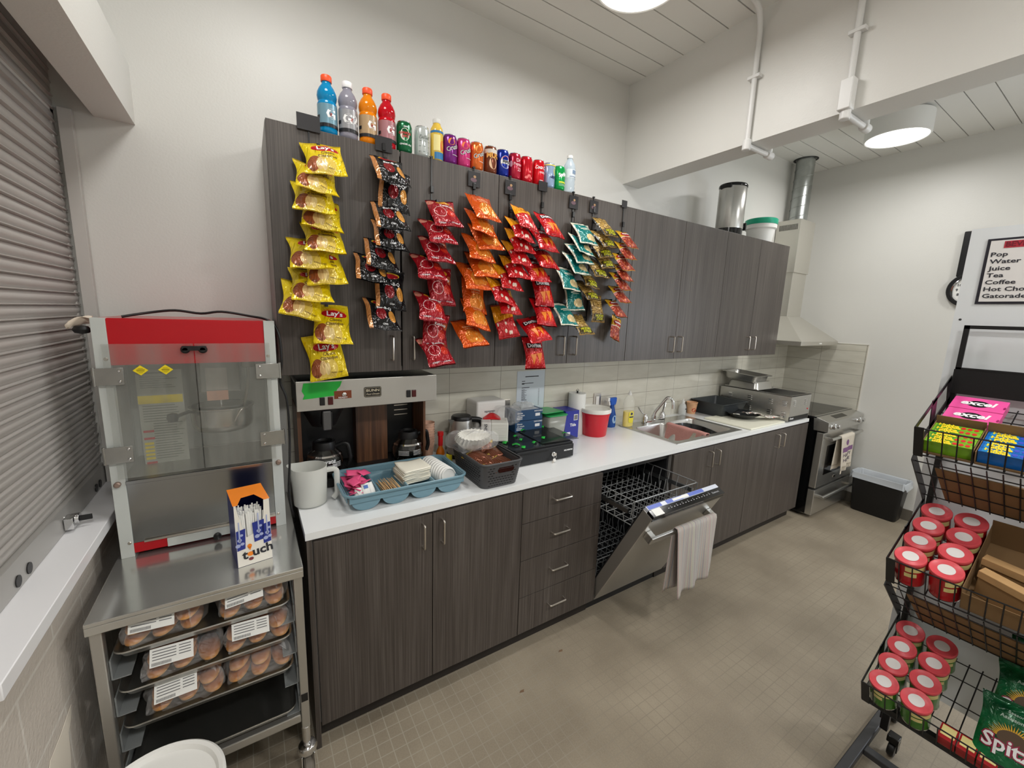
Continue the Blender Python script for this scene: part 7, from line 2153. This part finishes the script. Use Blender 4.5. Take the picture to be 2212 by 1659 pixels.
for tier, pcan in ((1, pr_), (2, pg_)):
    for i in range(2):
        for j in range(4):
            loc = TP(tier, .045+.0815*j, .047+.0835*i, .001)
            col_ = ('outer' if i == 0 else 'inner')
            shelf = 'middle' if tier == 1 else 'lowest'
            body = 'red' if tier == 1 else 'green'
            lb = '%s snack can with red lid, %s column, %s, %s rack shelf' % (body, col_, dep[j] if j in (1, 2) else dep[j], shelf)
            e = (Matrix.Rotation(tilt_e.y, 4, 'Y') @ Matrix.Rotation(-.9+random.uniform(-.5, .5), 4, 'Z')).to_euler()
            if not usedc[tier-1]:
                usedc[tier-1] = True; pcan.location = loc; pcan.rotation_euler = e; pcan['label'] = lb; pcan['group'] = body+' snack cans on the %s rack shelf' % shelf
            else: dup(pcan, loc, e, lb, body+' snack cans on the %s rack shelf' % shelf)

def TM(k, s, tt, h, rz=0.0):      # matrix: local x along -y (to the right in the shelf), y along depth, z up from the shelf
    o = TP(k, s, tt, h)
    X = Vector((0, -1, 0)); Y = DV.copy(); Z = NV_.copy()
    M = Matrix(((X.x, Y.x, Z.x, o.x), (X.y, Y.y, Z.y, o.y), (X.z, Y.z, Z.z, o.z), (0, 0, 0, 1)))
    return M @ Matrix.Rotation(rz, 4, 'Z')
def open_carton(M, w, d, h, label, back=0.0, front=.15):
    t = thing('carton', label, 'carton', M.translation)
    mb = MB()
    th_ = .0015
    mb.box(0, w, 0, d, 0, th_, M); mb.box(0, w, 0, th_, 0, h*front, M); mb.box(0, w, d-th_, d, 0, h+back, M)
    mb.box(0, th_, 0, d, 0, h, M); mb.box(w-th_, w, 0, d, 0, h, M)
    ob('carton_walls', mb, CARD, t, smooth=0)
    return t
def gum_packs(M0, n, w, colA, colB, fruit, lab, grp, key):
    body = mat('gum_'+key, colA, .2, var=.3, vscale=50)
    first = None
    for i in range(n):
        lb = lab[i]
        loc = M0 @ Vector((0, .010+.0222*i, .002))
        if first is None:
            first = thing('gum_pack', lb, 'gum pack', (0, 0, 0), grp)
            ob('wrapper', MB().box(0, w, 0, .0215, 0, .042), body, first, smooth=0, bevel=.001)
            e = MB(); textmb(e, 'Hubba', .016, lambda x, y: (x, y, .0432), cx=w*.30, cy=.0150, bold=.05, sx=1.1); textmb(e, 'Bubba', .016, lambda x, y: (x, y, .0432), cx=w*.36, cy=.0060, bold=.05, sx=1.1)
            ob('yellow_lettering', e, mat('gum_yellow', (246, 214, 40), .35), first, smooth=0)
            e = MB(); 
            for q in range(3): ell(e, lambda x, y: (x, y, .0428), w*(.62+.13*q), .011, .0055, .0062, 14)
            ob('fruit_print', e, mat('gum_fruit_'+key, fruit, .35), first, smooth=0)
            e = MB(); patch(e, lambda x, y: (x, y, .0425), w*.06, w*.55, .001, .0205, 1)
            ob('logo_ground', e, mat('gum_ground_'+key, colB, .35), first, smooth=0)
            first.location = loc; first.rotation_euler = M0.to_euler()
        else:
            dup(first, loc, M0.to_euler(), lb)
M0 = TM(0, .010, .016, .004)
open_carton(M0, .112, .135, .045, 'open brown carton of green gum packs at the front left of the top shelf', .02)
rowsn = ['frontmost', 'second from the front', 'middle', 'fourth from the front', 'rearmost']
gum_packs(M0 @ Matrix.Translation((.002, 0, 0)), 5, .107, (120, 170, 40), (70, 150, 50), (206, 40, 40), ['green gum pack, %s in the left gum carton' % r for r in rowsn], 'green gum packs in the left carton', 'green')
M0 = TM(0, .010, .132, .004)
open_carton(M0, .118, .125, .045, 'open brown carton of blue gum packs at the front of the top shelf', .03)
gum_packs(M0 @ Matrix.Translation((.003, 0, 0)), 5, .112, (24, 100, 180), (30, 130, 190), (60, 80, 190), ['blue gum pack, %s in the right gum carton' % r for r in rowsn], 'blue gum packs in the right carton', 'blue')
PINKB = mat('pink_gum_box', (232, 86, 158), .3, var=.1, vscale=10)
for i, (s_, lb) in enumerate(((.185, 'pink gum box, the nearer of the two on the top rack shelf'), (.263, 'pink gum box, the farther of the two on the top rack shelf'))):
    M0 = TM(0, s_, .016, .003, -.02)
    t = thing('gum_box', lb, 'gum box', M0.translation, 'pink gum boxes on the rack')
    ob('box_card', MB().box(0, .125, 0, .075, 0, .032, M0), PINKB, t, smooth=0, bevel=.001)
    f5 = lambda x, y: tuple(M0 @ Vector((x, y, .0328)))
    f6 = lambda x, y: tuple(M0 @ Vector((x, y, .0334)))
    e = MB(); ell(e, f5, .062, .036, .026, .020, 28); ob('black_oval', e, BLACK, t, smooth=0)
    e = MB(); textmb(e, 'excel', .036, f6, cx=.060, cy=.038, bold=.035, shear=.2, sx=1.05); ob('lettering', e, WHITE_INK, t, smooth=0)
    e = MB(); ell(e, f5, .122, .03, .003, .007, 12); ob('finger_notch', e, mat('dark_pink', (150, 30, 90), .4), t, smooth=0)
M0 = TM(0, .215, .262, .002)
t = thing('round_tub', 'round pink tub with a white lid cut by the right edge of the picture', 'tub', M0.translation)
ob('tub_wall', MB().lathe([(0, 0), (.038, 0), (.046, .085)], 36, M=M0, cap=False), mat('pink_tub', (206, 40, 96), .35, var=.3, vscale=30), t)
ob('tub_lid', MB().lathe([(.048, .08), (.051, .083), (.051, .095), (.046, .098), (0, .096)], 36, M=M0, cap=False), WHITE_PL, t)
# carton with paper packets on the middle shelf
M0 = TM(1, .010, .172, .003)
cb2 = open_carton(M0, .44, .315, .085, 'open brown carton of paper packets on the middle rack shelf', .02, .8)
KRAFT = mat('kraft_paper', (190, 152, 104), .75, bump=.2, bscale=60)
for i, (x, y, rz, lb) in enumerate(((.010, .125, -.16, 'folded kraft paper packet standing at the back left of the carton'), (.012, .070, -.30, 'folded kraft paper packet in front of the other, beside the snack cans'), (.145, .06, -.12, 'kraft paper packet cut by the right edge of the picture'))):
    M1 = M0 @ Matrix.Translation((x, y, .002)) @ Matrix.Rotation(rz, 4, 'Z') @ Matrix.Rotation(math.radians(-12), 4, 'X')
    t = thing('paper_packet', lb, 'paper packet', M1.translation, 'kraft paper packets in the carton')
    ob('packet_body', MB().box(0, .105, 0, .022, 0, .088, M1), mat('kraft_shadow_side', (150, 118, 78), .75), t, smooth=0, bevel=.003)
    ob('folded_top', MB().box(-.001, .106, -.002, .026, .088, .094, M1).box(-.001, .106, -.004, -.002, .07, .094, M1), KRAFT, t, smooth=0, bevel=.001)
# green seed bags on the lowest shelf
def seed_material():
    m, g, bs = newmat('green_seed_film', .2, .15)
    tc = g.n('ShaderNodeTexCoord')
    g.l(g.ramp(g.noise(tc.outputs['Object'], 14, 3), [(.35, lin((6, 66, 38))), (.65, lin((22, 116, 66)))]), bs.inputs['Base Color'])
    g.l(g.bump(g.noise(tc.outputs['Object'], 24, 3, 1), .8, .01), bs.inputs['Normal'])
    return m
SEED = seed_material()
for i, (s_, tt, h, lean, lb) in enumerate(((.015, .335, .022, 60, 'green sunflower seed bag in front, leaning on the one behind'), (.135, .345, .048, 62, 'green sunflower seed bag behind the front one on the lowest shelf'), (.245, .350, .064, 64, 'rearmost dark green sunflower seed bag on the lowest shelf'))):
    W_, H_ = .155, .215
    fS = bag_surface(W_, H_, .05, 50+i)
    M1 = TM(2, s_, tt-.0, h) @ Matrix.Rotation(math.radians(-lean), 4, 'X') @ Matrix.Rotation(-.06, 4, 'Y')
    G = lambda u, v, sd, M1=M1, fS=fS: tuple(M1 @ Vector(fS(u, v, sd)))
    mb = MB().grid(lambda u, v: G(u, v, 1), 18, 22).grid(lambda u, v: G(1-u, v, -1), 18, 22)
    t = thing('seed_bag', lb, 'seed bag', M1.translation, 'green seed bags on the rack')
    ob('pouch', mb, SEED, t, smooth=70)
    N3 = (M1.to_3x3() @ Vector((0, -1, 0))).normalized()
    def FF(off):
        return lambda x, y: tuple(Vector(G(min(max(x/W_+.5, 0), 1), min(max(y/H_, 0), 1), 1))+N3*off)
    e = MB(); F1 = FF(.0015)
    for q in range(24):
        a = math.pi*(q+.5)/24*1.0
        r0, r1 = .032, .055+.004*(q % 2)
        c_, s2 = math.cos(a), math.sin(a); da = .07
        e.add([F1(r0*math.cos(a-da), .105+r0*math.sin(a-da)*.8), F1(r0*math.cos(a+da), .105+r0*math.sin(a+da)*.8), F1(r1*c_, .105+r1*s2*.8)], [(0, 1, 2)])
    ob('sunflower_petals', e, mat('petal_yellow', (226, 172, 30), .4), t, smooth=0)
    e = MB(); ell(e, FF(.0022), .0, .108, .033, .024, 24); ob('sunflower_centre', e, mat('seed_brown', (84, 62, 38), .5), t, smooth=60)
    e = MB(); textmb(e, 'Spitz', .056, FF(.003), cx=-.008, cy=.082, bold=.075); ob('logo_outline', e, mat('spitz_maroon', (150, 30, 66), .4), t, smooth=0)
    e = MB(); textmb(e, 'Spitz', .056, FF(.0042), cx=-.008, cy=.082, bold=.02); ob('logo_lettering', e, WHITE_INK, t, smooth=0)
    e = MB(); textmb(e, 'Assaisonnées', .014, FF(.002), cx=.0, cy=.165, bold=.02); textmb(e, 'Seasoned', .012, FF(.002), cx=-.0, cy=.182); ob('small_lettering', e, mat('pale_green_print', (176, 200, 184), .4), t, smooth=0)
REDB = mat('red_small_box', (166, 22, 28), .35, var=.25, vscale=20)
bxn = ['nearest the cans', 'middle', 'nearest the seed bags']
fb_ = None
for i in range(3):
    M1 = TM(2, .012, .190+.043*i, .002)
    loc = M1.translation
    lb = 'small red snack box at the front of the lowest shelf, '+bxn[i]
    if fb_ is None:
        fb_ = thing('snack_box', lb, 'box', (0, 0, 0), 'small red boxes on the lowest shelf')
        ob('box_card', MB().box(0, .040, 0, .05, 0, .042), REDB, fb_, smooth=0, bevel=.001)
        ob('cream_top', MB().box(.004, .036, .012, .046, .042, .0426), mat('cream_panel', (236, 222, 150), .4), fb_, smooth=0)
        fb_.location = loc; fb_.rotation_euler = M1.to_euler()
    else: dup(fb_, loc, M1.to_euler(), lb)
# small paper scraps on the floor
SCR = mat('brown_scrap', (112, 88, 66), .8)
for x, y, lb in ((.83, -.83, 'tiny brown scrap on the floor before the second base cabinet door'), (1.13, -.74, 'tiny brown scrap on the floor before the drawer cabinet')):
    ob('paper_scrap', MB().add([(x-.012, y, .001), (x+.008, y-.006, .001), (x+.014, y+.004, .003), (x-.004, y+.006, .002)], [(0, 1, 2, 3)]), SCR, loc=(x, y, 0), solid=.001, smooth=0, label=lb, cat='scrap')
